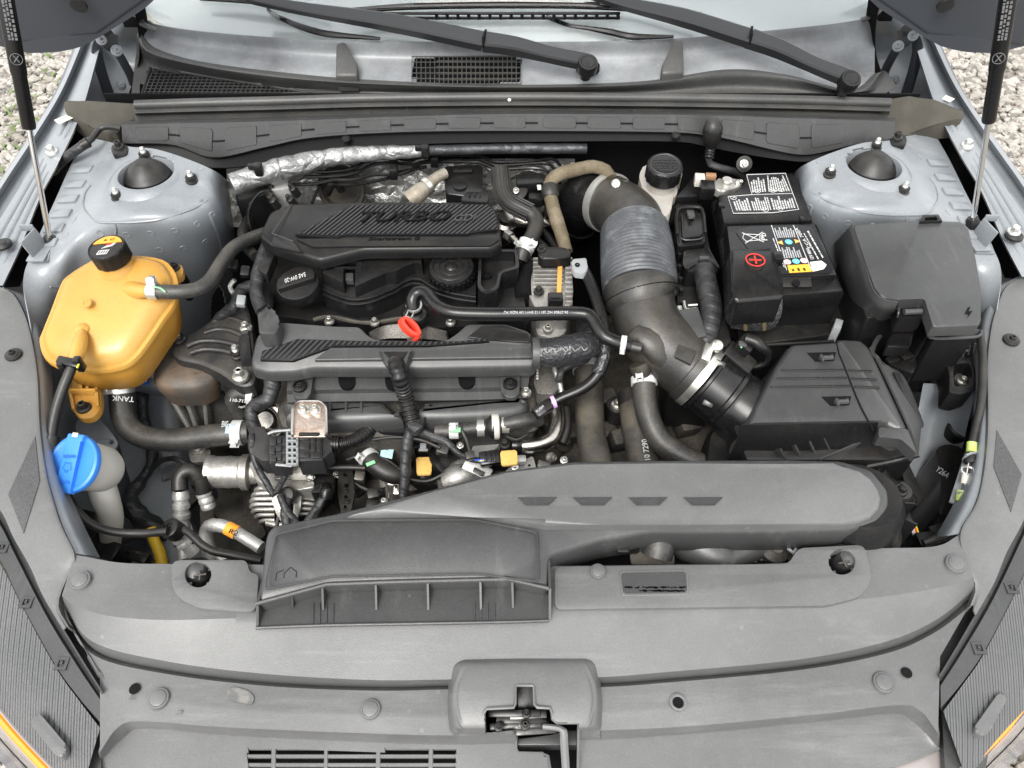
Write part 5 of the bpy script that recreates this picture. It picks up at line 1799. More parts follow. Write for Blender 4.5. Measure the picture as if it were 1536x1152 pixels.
text('WASHER', wp(-.012, .0105, .0126), wp(-.010, -.010, .0126), .0045, mat('blue_dark', (.02, .13, .5), .5), wf, wz, depth=.0004)
text('FLUID', wp(.024, .0095, .0122), wp(.025, -.0085, .0122), .0045, MAT['blue_dark'], wf, wz, depth=.0004)
bm = B()
pts = []
for k in range(25):
    a = k / 24 * 2 * math.pi
    r_ = .0060 + .0016 * math.cos(5 * a)
    pts.append(wp(.006 + r_ * math.cos(a), r_ * math.sin(a) * 1.1, .0124))
tube(bm, pts, .0004, 4, straight=True); mk('washer_symbol', bm, MAT['blue_dark'], wf)
bm = B(); lathe(bm, wc, [(.035, -.002), (.0345, -.03), (.0335, -.052), (.028, -.064), (.0, -.066)], wn_, 40); mk('neck_cup', bm, MAT['white_plastic'], wf)
tubec = wc - wn_ * .06
bm = B(); tube(bm, [tubec + wn_ * .02, P(158, 748, .715), P(166, 772, .685), P(166, 795, .655), P(162, 822, .60), P(160, 850, .54)], [.020, .0195, .0175, .0165, .018, .02], 20); mk('neck_pipe', bm, MAT['white_plastic'], wf)
h = thing('washer_pump_hose', 'black cable hose sweeping from the washer filler to the capped valve', 'hose', P(180, 800, .70))
bm = B(); tube(bm, [(96, 735, .76), (108, 756, .755), (132, 783, .745), (165, 797, .735), (210, 800, .73), (252, 797, .735)], .0060, 12); mk('hose', bm, MAT['dark_rubber'], h)
h = thing('release_cable', 'black cable running from the capped valve to the duct', 'cable', P(300, 815, .68))
bm = B(); tube(bm, [(272, 793, .72), (285, 800, .72), (300, 815, .715), (318, 826, .71), (345, 832, .705), (392, 842, .70)], .0058, 12); mk('cable', bm, MAT['dark_rubber'], h)

# service valve and air-conditioning lines
ac = thing('service_valve', 'silver refrigerant valve with ribbed joint and black dust cap', 'valve', P(270, 830, .60))
bm = B(); tube(bm, [(300, 722, .66), (292, 708, .675), (280, 706, .68), (270, 716, .675), (270, 736, .665)], .0125, 16); mk('rubber_elbow', bm, MAT['dark_rubber'], ac)
bm = B(); tube(bm, [(299, 716, .672), (304, 728, .66), (306, 742, .645)], .0115, 14); mk('rubber_branch', bm, MAT['dark_rubber'], ac)
pr = [(.0105, -.003)]
for k in range(3):
    pr += [(.0130, .003 + k * .016), (.0130, .010 + k * .016), (.0108, .012 + k * .016), (.0108, .017 + k * .016)]
a_, b_ = P(271, 738, .664), P(274, 796, .615)
bm = B(); lathe(bm, a_, pr + [(.0120, .052), (.0120, .060), (.008, .062), (0, .062)], (b_ - a_), 22); mk('crimp_sleeve', bm, MAT['pale_alloy'], ac)
bm = B(); lathe(bm, P(305, 738, .65), [(.0095, 0), (.0120, .002), (.0120, .006), (.010, .008), (.0120, .012), (.0120, .017), (.010, .019), (.012, .023), (.0115, .028), (.006, .03)], P(318, 774, .615) - P(305, 738, .65), 20); mk('crimp_sleeve', bm, MAT['pale_alloy'], ac)
bm = B(); tube(bm, [(273, 788, .622), (274, 810, .61), (276, 840, .60)], .0085, 14); mk('pipe', bm, MAT['pale_alloy'], ac)
bm = B(); lathe(bm, P(268, 804, .70), [(.0095, -.035), (.0095, -.018), (.0125, -.017), (.0125, -.012), (.0100, -.010), (.0120, -.006), (.0120, 0)], Vector((-.45, .35, .75)), 22); mk('valve_stem', bm, MAT['pale_alloy'], ac)
vc = P(255, 792, .728); va = Vector((-.3, -.1, .9)).normalized()
bm = B(); lathe(bm, vc, [(.0145, -.016), (.0150, -.002), (.0143, .002), (.012, .0035), (0, .0035)], va, 32); dc = mk('dust_cap', bm, MAT['black_plastic'], ac)
text('LC', vc + va * .0036 + Vector((-.007, -.003, 0)), vc + va * .0036 + Vector((.006, -.003, .001)), .007, MAT['letter_black'], dc, va, lift=.0003)
bm = B(); tube(bm, [(262, 818, .68), (285, 822, .68), (288, 812, .69)], .003, 8); mk('cap_strap', bm, MAT['black_plastic'], ac)
al = thing('refrigerant_pipe', 'bent silver refrigerant pipe with orange tag entering the duct side', 'pipe', P(340, 830, .60))
bm = B(); tube(bm, [(322, 845, .64), (312, 820, .66), (309, 802, .675), (314, 790, .685), (328, 788, .69), (350, 796, .69), (392, 822, .685)], [.0105, .0105, .0105, .0105, .010, .0092, .0092], 16); mk('pipe', bm, MAT['pale_alloy'], al)
bm = B(); lathe(bm, P(349, 796, .690), [(.0105, -.009), (.0105, .009)], P(392, 822, .685) - P(328, 788, .69), 20); tg = mk('orange_tag', bm, MAT['orange_label'], al)
text('R2', P(343, 800, .7015), P(355, 804, .7015), .007, MAT['letter_black'], al, Vector((0, -.3, 1)), lift=.001)
bm = B(); prism(bm, Z([(318, 828), (330, 820), (345, 836), (330, 842)], .68), .02, .003); mk('pipe_foot', bm, MAT['pale_alloy'], al)
yl = thing('yellow_loom', 'yellow taped wiring loom dropping beside the capped valve', 'wiring', P(232, 820, .55))
bm = B(); tube(bm, [(226, 792, .60), (232, 812, .59), (240, 830, .58), (244, 852, .57)], .0085, 12, wob=.1); mk('loom', bm, MAT['yellow_loom'], yl)

# dark taped loom behind the washer neck
lm = thing('taped_loom', 'crinkled black taped wiring loom behind the washer filler', 'wiring', P(205, 760, .5))
bm = B(); tube(bm, [(214, 590, .66), (214, 625, .64), (224, 660, .62), (228, 690, .61), (212, 720, .60), (196, 745, .60), (205, 770, .59), (232, 790, .58), (250, 800, .58)], [.010, .010, .010, .008, .009, .013, .017, .015, .012], 14, wob=.35, step=.006); mk('loom', bm, MAT['tape_wrap'], lm)
bm = B(); tube(bm, [(226, 705, .61), (240, 692, .63), (262, 688, .645), (282, 698, .645), (292, 712, .64)], .0045, 8); mk('wire_branch', bm, MAT['tape_wrap'], lm)
for k, c in enumerate(('red_wire', 'white_paint', 'gap_black')):
    bm = B(); tube(bm, [(288 + k, 710 - k, .645), (294 + k * 2, 716 - k, .645), (300 + k * 2, 720 - k, .64)], .0014, 6); mk('wire', bm, MAT[c], lm)
bm = B(); box(bm, P(304, 728, .63), (.022, .026, .02), UP, Vector((1, -.5, 0)), .003); mk('plug', bm, MAT['black_plastic'], lm)
bm = B(); tube(bm, [(206, 800, .56), (185, 810, .57), (172, 818, .58)], .008, 10, wob=.3); mk('wire_branch', bm, MAT['tape_wrap'], lm)
bm = B(); tube(bm, [(176, 816, .59), (168, 822, .60), (160, 830, .60)], .002, 6); mk('wire', bm, MAT['red_wire'], lm)
bm = B(); tube(bm, [(178, 818, .59), (171, 825, .60), (163, 833, .60)], .002, 6); mk('wire', bm, MAT['pink_print'], lm)
for q, sz in (((160, 832, .62), (.06, .03, .05)), ((205, 838, .60), (.05, .02, .03)), ((138, 800, .64), (.05, .05, .05))):
    bm = B(); box(bm, q, sz, UP, Vector((1, -.3, 0)), .004); mk('plug', bm, MAT['satin_black'], lm)
# grey painted stay between tank and wing
st = thing('support_stay', 'grey painted metal stay with a hole below the yellow tank foot', 'bracket', P(165, 650, .58))
bm = B(); plate(bm, Z(rnd([(112, 640), (122, 618), (148, 614), (152, 632), (162, 642), (178, 664), (164, 684), (150, 676), (140, 665), (118, 660)], 5, 3), .70), [Z(ell(167, 663, 3.5, 3.2, 12), .70)], .003, bev=.0006); mk('stay_plate', bm, MAT['body_paint'], st)
bm = B(); prism(bm, Z([(206, 560), (222, 560), (222, 575), (206, 575)], .715), .004, .001); lb = mk('barcode_label', bm, MAT['blue_wire'], st)
bm = B(); prism(bm, Z([(208, 562), (221, 562), (220, 572), (207, 572)], .7160), .002, 0); mk('barcode_paper', bm, MAT['white_paint'], lb)
bm = B(); sheet(bm, [[(196, 556, .70), (240, 552, .71), (300, 560, .70)], [(198, 578, .69), (240, 580, .70), (300, 584, .69)], [(200, 590, .66), (240, 592, .66), (300, 596, .66)]], 10, 4, vsmooth=True, thick=.003); mk('stay_arm', bm, MAT['body_paint'], st)

# ================================================================== ENGINE MOUNT
em = thing('engine_mount', 'black ribbed engine mount bracket over a rusty brown rubber mount', 'engine mount', P(300, 560, .60))
bm = B(); stack(bm, cr(Z([(229, 566), (236, 540), (252, 512), (268, 505), (300, 520), (322, 552), (322, 566), (300, 580), (266, 584), (240, 580)], .752), n=4, closed=True), [(.006, -.05), (.0, -.02), (.0, -.004), (.004, .003), (.02, .008), (.05, .010)]); mk('mount_shell', bm, MAT['rust_shell'], em, 60)
arm_o = [(259, 516), (266, 502), (290, 497), (318, 478), (345, 456), (362, 448), (374, 470), (380, 520), (382, 568), (370, 578), (352, 575), (332, 560), (300, 545), (268, 538), (258, 528)]
bm = B(); stack(bm, cr([P(u, v, .785 - (v - 500) * .00012) for u, v in arm_o], n=3, closed=True), [(.0, -.03), (.0, -.003), (.003, .0), (.008, .001)]); mk('bracket_arm', bm, MAT['mount_black'], em, 40)
for pts in ([(280, 520), (300, 512), (330, 512), (362, 520)], [(285, 530), (305, 524), (335, 526), (360, 534)], [(306, 500), (325, 494), (345, 496), (366, 505)], [(318, 484), (340, 476), (366, 484)]):
    bm = B(); tube(bm, [P(u, v, .787) for u, v in pts], .0042, 10); mk('cast_rib', bm, MAT['mount_black'], em)
for q, k in (((268, 509, .79), 'p'), ((356, 532, .79), 'p')):
    put('stud', P(*q), .0105, em, name='nut'); me = hw('pin_pale_steel', b_pin, MAT['pale_steel']); link('stud', me, em, frame(P(*q)) @ Matrix.Diagonal((.0115, .0115, .0100, 1)))
put('bolt', P(361, 564, .785), .0135, em); put('bolt', P(369, 492, .79), .0105, em)
bm = B(); plate(bm, [PY(365 + dx, dy, .80) for dx, dy in rnd([(-2, 556), (-8, 510), (-2, 500), (8, 500), (14, 560), (24, 580), (4, 582)], 5, 3)], [], down=Vector((0, .008, 0)), bev=.001); mk('lifting_eye', bm, MAT['mount_black'], em)
# cast bracket legs below the mount
cb_ = thing('mount_pedestal', 'grey cast pedestal with three pale ribs below the rusty mount', 'bracket', P(300, 640, .45))
bm = B(); sheet(bm, [[(246, 586, .70), (290, 588, .70), (335, 590, .69)], [(270, 640, .62), (310, 650, .61), (360, 640, .60)], [(290, 700, .50), (330, 700, .50), (380, 690, .50)]], 14, 4, thick=.006); mk('pedestal', bm, MAT['dark_cast'], cb_)
for a, b in (((252, 586), (288, 650)), ((276, 588), (296, 645)), ((306, 586), (311, 640))):
    bm = B(); A, C = P(a[0], a[1], .712), P(b[0], b[1], .635); tube(bm, [A, A.lerp(C, .5), C], [.006, .004, .004], 8); mk('pale_rib', bm, MAT['cast_metal'], cb_)
put('bolt', P(297, 672, .66), .0145, cb_)
bm = B(); prism(bm, Z(rnd([(280, 664), (300, 656), (316, 672), (314, 692), (286, 694)], 5, 3), .655), .05, .003); mk('bolt_boss', bm, MAT['dark_cast'], cb_)

# ================================================================== ALTERNATOR GROUP
at = thing('alternator', 'silver finned alternator below the black connector', 'alternator', P(430, 760, .45))
c0 = P(312, 708, .655)
bm = B(); lathe(bm, c0, [(0, -.002), (.020, -.002), (.0265, .0), (.0272, .004), (.0272, .009), (.0255, .012), (.0255, .030), (.0262, .032), (.0262, .036), (.0255, .038), (.0255, .052), (.029, .055), (.029, .066), (.020, .070), (.018, .10)], Vector((1, .03, -.05)), 40); mk('pulley_hub', bm, MAT['cast_metal'], at)
c1 = P(424, 742, .645)
axa = Vector((.05, -.45, .9))
bm = B(); lathe(bm, c1, [(.050, -.09), (.053, -.03), (.053, -.012), (.044, -.004), (.030, .0), (0, .0)], axa, 40); mk('housing', bm, MAT['gap_black'], at)
for k in range(7):
    v = 733 + k * 8
    zz = .672 - k * .0050
    ind = (k - 2.5) ** 2 * 1.1
    bm = B(); tube(bm, [P(377 + ind, v + 3, zz - .014), P(380 + ind, v, zz - .003), P(390 + ind, v - 1, zz), P(412, v - 1, zz)], [.0036, .0036, .0034, .0034], 10); mk('fin', bm, MAT['cast_metal'], at)
    if k < 6:
        bm = B(); tube(bm, [P(446, v - 2, zz), P(462, v - 2, zz - .001), P(474 - k, v, zz - .006)], .0034, 10); mk('fin', bm, MAT['cast_metal'], at)
bm = B(); sheet(bm, [[(404, 728, .678), (408, 750, .670), (414, 770, .658), (424, 786, .645)], [(416, 728, .680), (420, 750, .672), (426, 768, .660), (434, 784, .648)]], 12, 2, thick=.006); mk('rear_band', bm, MAT['cast_metal'], at)
bm = B(); sheet(bm, [[(438, 722, .680), (440, 745, .672), (440, 765, .662), (436, 784, .648)], [(452, 722, .680), (452, 745, .672), (450, 765, .662), (444, 784, .648)]], 12, 2, thick=.006); mk('rear_band', bm, MAT['cast_metal'], at)
bm = B(); tube(bm, [P(400, 784, .640), P(420, 788, .640), P(442, 786, .640)], .005, 10); mk('bottom_rim', bm, MAT['cast_metal'], at)
bm = B(); prism(bm, Z(rnd([(372, 692), (410, 676), (432, 698), (470, 718), (472, 732), (438, 736), (404, 730), (384, 722)], 6, 3), .690), .03, .005); mk('bearing_bracket', bm, MAT['cast_metal'], at)
bm = B(); tube(bm, [P(412, 718, .694), P(440, 718, .694)], .0022, 8, straight=True); mk('through_bolt', bm, MAT['steel_tube'], at)
put('bolt', P(466, 716, .694), .0062, at, n=Vector((.8, -.3, .5)))
bm = B(); box(bm, P(448, 709, .702), (.026, .018, .016), UP, None, .002); box(bm, P(446, 704, .712), (.014, .008, .004), UP, None, .001); mk('terminal_block', bm, MAT['white_plastic'], at)
bm = B(); tube(bm, [(462, 705, .705), (490, 702, .705), (520, 701, .702), (548, 702, .70)], [.006, .0055, .005, .0045], 10); mk('charge_cable', bm, MAT['dark_rubber'], at)
bm = B(); box(bm, P(488, 736, .665), (.036, .030, .04), UP, Vector((1, .1, 0)), .004); mk('regulator_plug', bm, MAT['black_plastic'], at)
bm = B(); tube(bm, [(488, 730, .695), (490, 738, .697), (488, 748, .692)], [.009, .0115, .009], 12); mk('plug_collar', bm, MAT['satin_black'], at)
for k, c in enumerate(('green_wire', 'green_wire', 'white_paint')):
    bm = B(); tube(bm, [(489 + k, 736, .705), (486 + k, 742, .70), (483 + k * 2, 750, .69)], .0013, 5); mk('wire', bm, MAT[c], at)
bm = B(); tube(bm, [(484, 748, .69), (472, 770, .68), (466, 785, .67)], [.005, .009, .012], 10, wob=.3); mk('wire_sleeve', bm, MAT['tape_wrap'], at)
bm = B(); lathe(bm, P(432, 744, .690), [(.0115, -.01), (.014, .004), (.010, .010), (0, .011)], Vector((0, -.4, 1)), 20); mk('rubber_nut_cap', bm, MAT['dark_rubber'], at)
bm = B(); tube(bm, [(432, 748, .695), (428, 765, .69), (430, 790, .68)], .0065, 10, wob=.3); mk('battery_lead', bm, MAT['tape_wrap'], at)
# engine connectors in front
cn = thing('harness_connector', 'large black two piece wiring connector with grey lock lever', 'connector', P(430, 670, .62))
CZ = .756
def cpoly(pts, z, h, nm, m='connector_grey', bev=.0014):
    bm = B(); prism(bm, Z(pts, z), h, bev, 2); return mk(nm, bm, MAT[m], cn)
cpoly([(376, 652), (376, 640), (397, 639), (399, 651), (404, 653), (404, 691), (392, 691), (380, 682), (376, 672)], CZ, .034, 'plug_boot')
cpoly([(403, 654), (432, 652), (432, 693), (404, 695)], CZ + .002, .034, 'plug_half')
cpoly([(446, 651), (482, 649), (484, 690), (446, 692)], CZ + .003, .036, 'socket_half')
cpoly([(482, 652), (497, 660), (498, 676), (484, 688)], CZ, .030, 'socket_funnel')
for (u0, v0, u1, v1) in ((405, 657, 414, 668), (416, 656, 422, 664), (424, 656, 430, 668), (405, 671, 412, 681), (414, 668, 422, 676), (424, 672, 430, 681), (405, 684, 414, 692), (416, 680, 422, 690), (424, 684, 431, 691), (449, 655, 464, 660), (449, 663, 464, 674), (449, 677, 464, 686), (467, 653, 473, 664), (475, 653, 481, 664), (467, 667, 473, 677), (475, 667, 481, 677), (467, 679, 481, 687)):
    cpoly([(u0, v0), (u1, v0), (u1, v1), (u0, v1)], CZ + .0055, .004, 'moulded_block', bev=.0007)
bm = B()
for v in (646, 655, 662, 671, 680, 688, 697):
    box(bm, P(438, v, CZ + .006), (.015, .0028, .006), UP, None, .0005)
for u in (431, 438.5, 446):
    tube(bm, [P(u, 645, CZ + .005), P(u, 698, CZ + .005)], .0019, 6, straight=True)
tube(bm, [P(402, 651, CZ + .006), P(412, 647, CZ + .008), P(436, 645, CZ + .008)], .0021, 6)
tube(bm, [P(414, 697, CZ + .002), P(438, 699, CZ + .004)], .0021, 6); mk('lock_lever', bm, MAT['grey_resin'], cn)
for k in range(3):
    bm = B(); lathe(bm, P(500 + k * 4, 666, CZ - .010), [(.0105, -.002), (.0125, -.0015), (.0125, .0015), (.0105, .002)], Vector((1, .03, 0)), 20); mk('neck_ring', bm, MAT['black_plastic'], cn)
bm = B(); tube(bm, [(498, 667, CZ - .012), (512, 666, CZ - .012), (528, 662, CZ - .012), (544, 654, CZ - .012), (556, 642, CZ - .014), (561, 632, CZ - .022)], .0105, 18, corr=(.0050, .085)); mk('corrugated_conduit', bm, MAT['black_plastic'], cn)
bm = B(); prism(bm, Z([(481, 683), (497, 679), (495, 698), (479, 700)], .715), .003, 0); yl2 = mk('yellow_label', bm, MAT['yellow_label'], cn)
for k in range(3):
    bm = B(); tube(bm, [P(484, 686 + k * 4, .7156), P(493, 684 + k * 4, .7156)], .0006, 4, straight=True); mk('printed_line', bm, MAT['letter_black'], yl2)
hv = thing('taped_branch', 'black taped wiring branch hanging from the front cover to the connector', 'wiring', P(390, 620, .66))
bm = B(); tube(bm, [(408, 562, .78), (408, 580, .775), (404, 598, .765), (388, 606, .755), (376, 612, .75), (378, 630, .742), (385, 650, .735)], [.013, .013, .012, .011, .009, .0095, .010], 14, wob=.2); mk('branch', bm, MAT['tape_wrap'], hv)
bm = B(); lathe(bm, P(408, 565, .78), [(.0145, -.005), (.0145, .005)], Vector((0, -.6, -.3)), 16); mk('cable_tie', bm, MAT['satin_black'], hv)
bm = B(); tube(bm, [(378, 652, .755), (378, 672, .752), (386, 700, .735), (400, 724, .72), (410, 742, .712), (420, 728, .715), (432, 706, .715)], .0050, 10, wob=.25); mk('thin_branch', bm, MAT['tape_wrap'], hv)
bm = B(); tube(bm, [(420, 742, .705), (428, 762, .695), (446, 786, .68)], .0055, 10, wob=.3); mk('thin_branch', bm, MAT['tape_wrap'], hv)
# small bypass hose
bh = thing('bypass_hose', 'short black printed hose with a white clip beside the engine mount bolt', 'hose', P(355, 600, .66))
bm = B(); tube(bm, [(362, 625, .70), (354, 612, .715), (350, 598, .735), (358, 590, .742), (372, 592, .742), (384, 596, .74)], [.013, .0135, .0135, .0135, .0135, .0125], 16); mk('hose', bm, MAT['hose_rubber'], bh)
text('110-717', P(346, 603, .754), P(370, 605, .754), .005, MAT['white_paint'], bh, Vector((0, -.4, 1)), lift=.003)
clamp(P(379, 595, .741), Vector((1, -.2, 0)), .0136, bh, w=.010, ear=Vector((.2, .2, 1)), mat=MAT['white_paint'])
bm = B(); tube(bm, [(352, 608, .722), (362, 611, .728), (372, 608, .725)], .002, 6); mk('spring_clip', bm, MAT['pale_steel'], bh)
sp_ = thing('steel_bypass_pipe', 'shiny bent steel pipe behind the copper toned bracket', 'pipe', P(420, 630, .6))
bm = B(); tube(bm, [(392, 603, .735), (410, 608, .735), (422, 622, .725), (424, 640, .71), (416, 650, .70), (404, 648, .69)], .0075, 14); mk('pipe', bm, MAT['steel_tube'], sp_)
bm = B(); lathe(bm, P(400, 632, .69), [(.014, -.03), (.014, .01), (0, .012)], Vector((0, -.5, 1)), 22); mk('joint', bm, MAT['cast_metal'], sp_)
BZ = .055
hb = thing('bolted_bracket', 'copper toned metal bracket with two bolts beside the connector', 'bracket', P(465, 640, .68))
bm = B(); prism(bm, Z(rnd([(437, 655), (438, 610), (446, 601), (482, 601), (490, 610), (491, 655)], 6, 4), .742 + BZ), .003, .0012); mk('bracket_plate', bm, MAT['copper_tone'], hb)
bm = B(); tube(bm, [P(u, v, .7435 + BZ) for u, v in rnd([(438, 655), (439, 611), (447, 602), (481, 602), (489, 611), (490, 655)], 6, 4)][2:-2], .0022, 8, straight=True); mk('rolled_edge', bm, MAT['steel_tube'], hb)
for u in (455, 473):
    put('bolt', P(u, 615, .743 + BZ), .0090, hb)
bm = B(); box(bm, P(464, 652, .742 + BZ), (.03, .006, .006), UP, None, .002); mk('lower_clip', bm, MAT['black_plastic'], hb)

ho = thing('horn', 'dusty dark round horn disc deep behind the refrigerant valve', 'horn', P(258, 720, .48))
bm = B(); lathe(bm, P(258, 722, .565), [(.055, -.02), (.056, 0), (.050, .004), (.046, .003), (.040, .007), (.034, .006), (.028, .010), (.014, .011), (.012, .016), (0, .017)], Vector((.1, -.3, 1)), 40); mk('disc', bm, MAT['underside'], ho)
bm = B(); prism(bm, Z([(318, 770), (340, 700), (362, 700), (400, 800), (380, 820)], .55), .02, .003); mk('bracket', bm, MAT['underside'], ho)

ex = thing('bracket_plate', 'black perforated bracket plate beside the alternator plug', 'bracket', P(520, 750, .50))
bm = B(); plate(bm, Z([(508, 700), (528, 696), (532, 740), (526, 768), (512, 770), (506, 740)], .675), [Z(ell(518, 712, 3, 3, 10), .675), Z(ell(520, 728, 3.5, 3.5, 10), .675), Z(ell(519, 745, 3, 3, 10), .675), Z(ell(518, 760, 2.5, 2.5, 10), .675)], .006, bev=.0008); mk('plate', bm, MAT['black_metal'], ex)
for q in ((518, 736), (521, 752)):
    put('bolt', P(q[0], q[1], .677), .004, ex, mat=MAT['black_metal'])
# ================================================================== ENGINE
en = thing('engine', 'dark engine block under the black plastic covers', 'engine', Vector((-.15, .85, .28)))
bm = B(); prism(bm, Z([(392, 385), (800, 378), (812, 560), (800, 640), (500, 660), (420, 640), (392, 540)], .74), .42, .01); mk('block', bm, MAT['underside'], en)
bm = B(); prism(bm, Z(rnd([(398, 380), (788, 374), (796, 486), (640, 492), (560, 486), (480, 482), (392, 470)], 8, 3), .800), .08, .006); mk('cam_cover_base', bm, MAT['engine_plastic'], en)
# raised cam cover parts
lip_ = [(482, 434), (505, 444), (530, 450), (555, 447), (575, 440), (593, 432), (605, 424), (616, 420), (630, 420), (640, 426), (652, 433), (681, 442), (714, 447)]
bm = B(); prism(bm, [P(u, v, .842) for u, v in lip_] + [P(u, v, .842) for u, v in ((716, 380), (482, 380))], .06, .0015, 2); mk('cam_cover_body', bm, MAT['engine_plastic'], en, 40)
bm = B(); tube(bm, [P(u, v - 1, .8435) for u, v in lip_], .0022, 8); mk('seam_bead', bm, MAT['satin_black'], en)
bm = B(); tube(bm, [P(u, v + 6, .836) for u, v in lip_], .0026, 8); mk('seam_bead', bm, MAT['satin_black'], en)
bm = B(); prism(bm, Z([(491, 379), (518, 379), (514, 423), (484, 409)], .866), .024, .0016, 2, grow=.002); mk('baffle_box', bm, MAT['engine_plastic'], en, 30)
bm = B(); prism(bm, Z([(534, 377), (632, 376), (632, 396), (626, 394), (620, 394), (606, 399), (593, 408), (578, 409), (556, 419), (532, 429)], .866), .024, .0016, 2, grow=.002); mk('baffle_box', bm, MAT['engine_plastic'], en, 30)
for k in range(3):
    bm = B(); box(bm, P(522, 386 + k * 8, .867), (.044, .0022, .005), UP, None, .0005); mk('vent_rib', bm, MAT['engine_plastic'], en)
bm = B(); prism(bm, Z([(518, 409), (530, 409), (530, 420), (518, 420)], .858), .01, .001); mk('vent_tab', bm, MAT['cover_plastic'], en)
bm = B(); lathe(bm, P(492, 393, .8665), [(.004, 0), (.004, .001), (.0015, .0012), (.001, .0025), (0, .0025)], n=14); mk('vent_dot', bm, MAT['satin_black'], en)
# crankcase filter cap
fcp = P(677, 400, .868)
bm = B(); lathe(bm, fcp, [(.036, -.04), (.0365, -.012), (.0375, -.010), (.0375, -.004), (.035, 0), (.030, .0012), (.0295, .0002), (.028, .0012), (.020, .0018), (.0195, .001), (.018, .0019), (.010, .0022), (.0095, .0012), (.008, .0024), (.003, .004), (0, .0042)], Vector((0, -.12, 1)), 44); oc = mk('filter_cap', bm, MAT['satin_black'], en)
for k in range(14):
    a = math.pi + k * math.pi / 13
    bm = B(); box(bm, fcp + Vector((math.cos(a) * .037, math.sin(a) * .037, -.013)), (.004, .003, .012), UP, Vector((-math.sin(a), math.cos(a), 0)), .0006); mk('grip_rib', bm, MAT['satin_black'], oc)
# open-topped bracket box on the right of the cam cover
bo = rnd([(719, 374), (776, 373), (779, 402), (752, 410), (748, 432), (738, 440), (724, 440), (716, 430)], 5, 3)
bi = rnd([(723, 378), (772, 377), (774, 399), (748, 406), (744, 428), (735, 435), (727, 435), (721, 427)], 4, 3)
bm = B(); plate(bm, Z(bo, .872), [Z(bi, .872)], .06, bev=.0012); mk('bracket_box', bm, MAT['satin_black'], en)
bm = B(); prism(bm, Z(bi, .852), .03, 0); mk('box_floor', bm, MAT['engine_plastic'], en)
bm = B(); lathe(bm, P(730, 414, .853), [(.0085, -.001), (.0085, .004), (.006, .004), (.0055, .0005), (0, .0005)], n=20); mk('box_bush', bm, MAT['gap_black'], en)
bm = B(); prism(bm, Z(rnd([(716, 440), (784, 412), (790, 470), (716, 478)], 4, 2), .835), .05, .005); mk('cam_cover_end', bm, MAT['engine_plastic'], en)
# oil filler cap
occ = P(446, 424, .860); oca = Vector((-.05, -.12, 1)).normalized()
of = thing('oil_filler_cap', 'round black oil filler cap with white SAE lettering', 'oil cap', P(446, 430, .82))
bm = B(); lathe(bm, occ, [(.030, -.025), (.033, -.022), (.0345, -.018), (.0345, -.004), (.0335, -.001), (.031, 0), (0, .0005)], oca, 44); mk('cap', bm, MAT['engine_plastic'], of)
x_, y_, z_ = axes(oca, P(474, 412, .86) - P(424, 424, .86))
def op(a, b, h): return occ + x_ * a + y_ * b + z_ * h
bm = B(); prism(bm, [op(-.030, -.011, .010), op(.028, -.010, .010), op(.031, 0, .010), op(.028, .013, .010), op(-.026, .012, .010), op(-.031, 0, .010)], 0, .002, 2, down=-z_ * .012); mk('grip', bm, MAT['engine_plastic'], of)
text('SAE 0W-20', op(.017, .006, .0102), op(-.017, .005, .0102), .0085, MAT['white_paint'], of, z_, shear=.2, depth=.0005)
# gasket dirt line and bolts
bm = B(); tube(bm, [(470, 480, .802), (496, 475, .803), (530, 482, .803), (560, 484, .803), (600, 478, .803), (640, 474, .803)], .004, 8, wob=.3); mk('gasket_edge', bm, MAT['dusty_hose'], en)
for q in ((494, 478), (562, 480), (676, 480)):
    put('bolt', P(q[0], q[1] + 4, .806), .0082, en)
bm = B(); sheet(bm, [[(556, 500, .815), (580, 488, .815), (630, 487, .815), (668, 500, .815)], [(556, 515, .80), (580, 508, .80), (630, 508, .80), (672, 512, .80)]], 16, 3, thick=.006); mk('head_casting', bm, MAT['dark_cast'], en)
for u in (372, 384):
    bm = B(); prism(bm, Z([(404, 438), (412, 440), (408, 470), (398, 470)], .815), .02, .002)
    mk('cover_web', bm, MAT['engine_plastic'], en)
    break

# ---- upper engine cover
ec = thing('engine_cover', 'black ribbed engine cover lettered TURBO GDi', 'engine cover', P(570, 380, .80))
co = rnd([(388, 352), (405, 317), (438, 305), (530, 302), (695, 302), (701, 290), (730, 290), (735, 303), (747, 318), (752, 362), (738, 371), (545, 373), (480, 389), (448, 379), (408, 368)], 6, 3)
def ez(u, v): return .905 - (v - 300) * .00012
bm = B(); stack(bm, [P(u, v, ez(u, v)) for u, v in co], [(.004, -.022), (-.001, -.020), (-.001, -.012), (0, -.004), (.002, -.001), (.005, 0)]); mk('cover_shell', bm, MAT['engine_plastic'], ec, 45)
bm = B(); prism(bm, [P(u, v, ez(u, v) + .0058) for u, v in [(442, 352), (528, 307), (733, 306), (744, 320), (748, 345), (712, 348), (700, 352), (520, 352), (508, 356)]], .005, .0012, 2); mk('ribbed_panel', bm, MAT['ribbed_cover'], ec)
def ribs(poly, slope, pitch, zf, m, parent, r=.0016):
    bm = B()
    x = min(p[0] for p in poly) - 160
    y0, y1 = min(p[1] for p in poly) - 2, max(p[1] for p in poly) + 2
    while x < max(p[0] for p in poly) + 160:
        sg = clipseg((x, y1), (x + (y1 - y0) * slope, y0), poly, 60)
        if sg:
            tube(bm, [P(u, v, zf(u, v)) for u, v in sg], r, 4, straight=True)
        x += pitch
    o = mk('moulded_ribs', bm, m, parent, 20)
    o['kind'] = 'stuff'
    return o
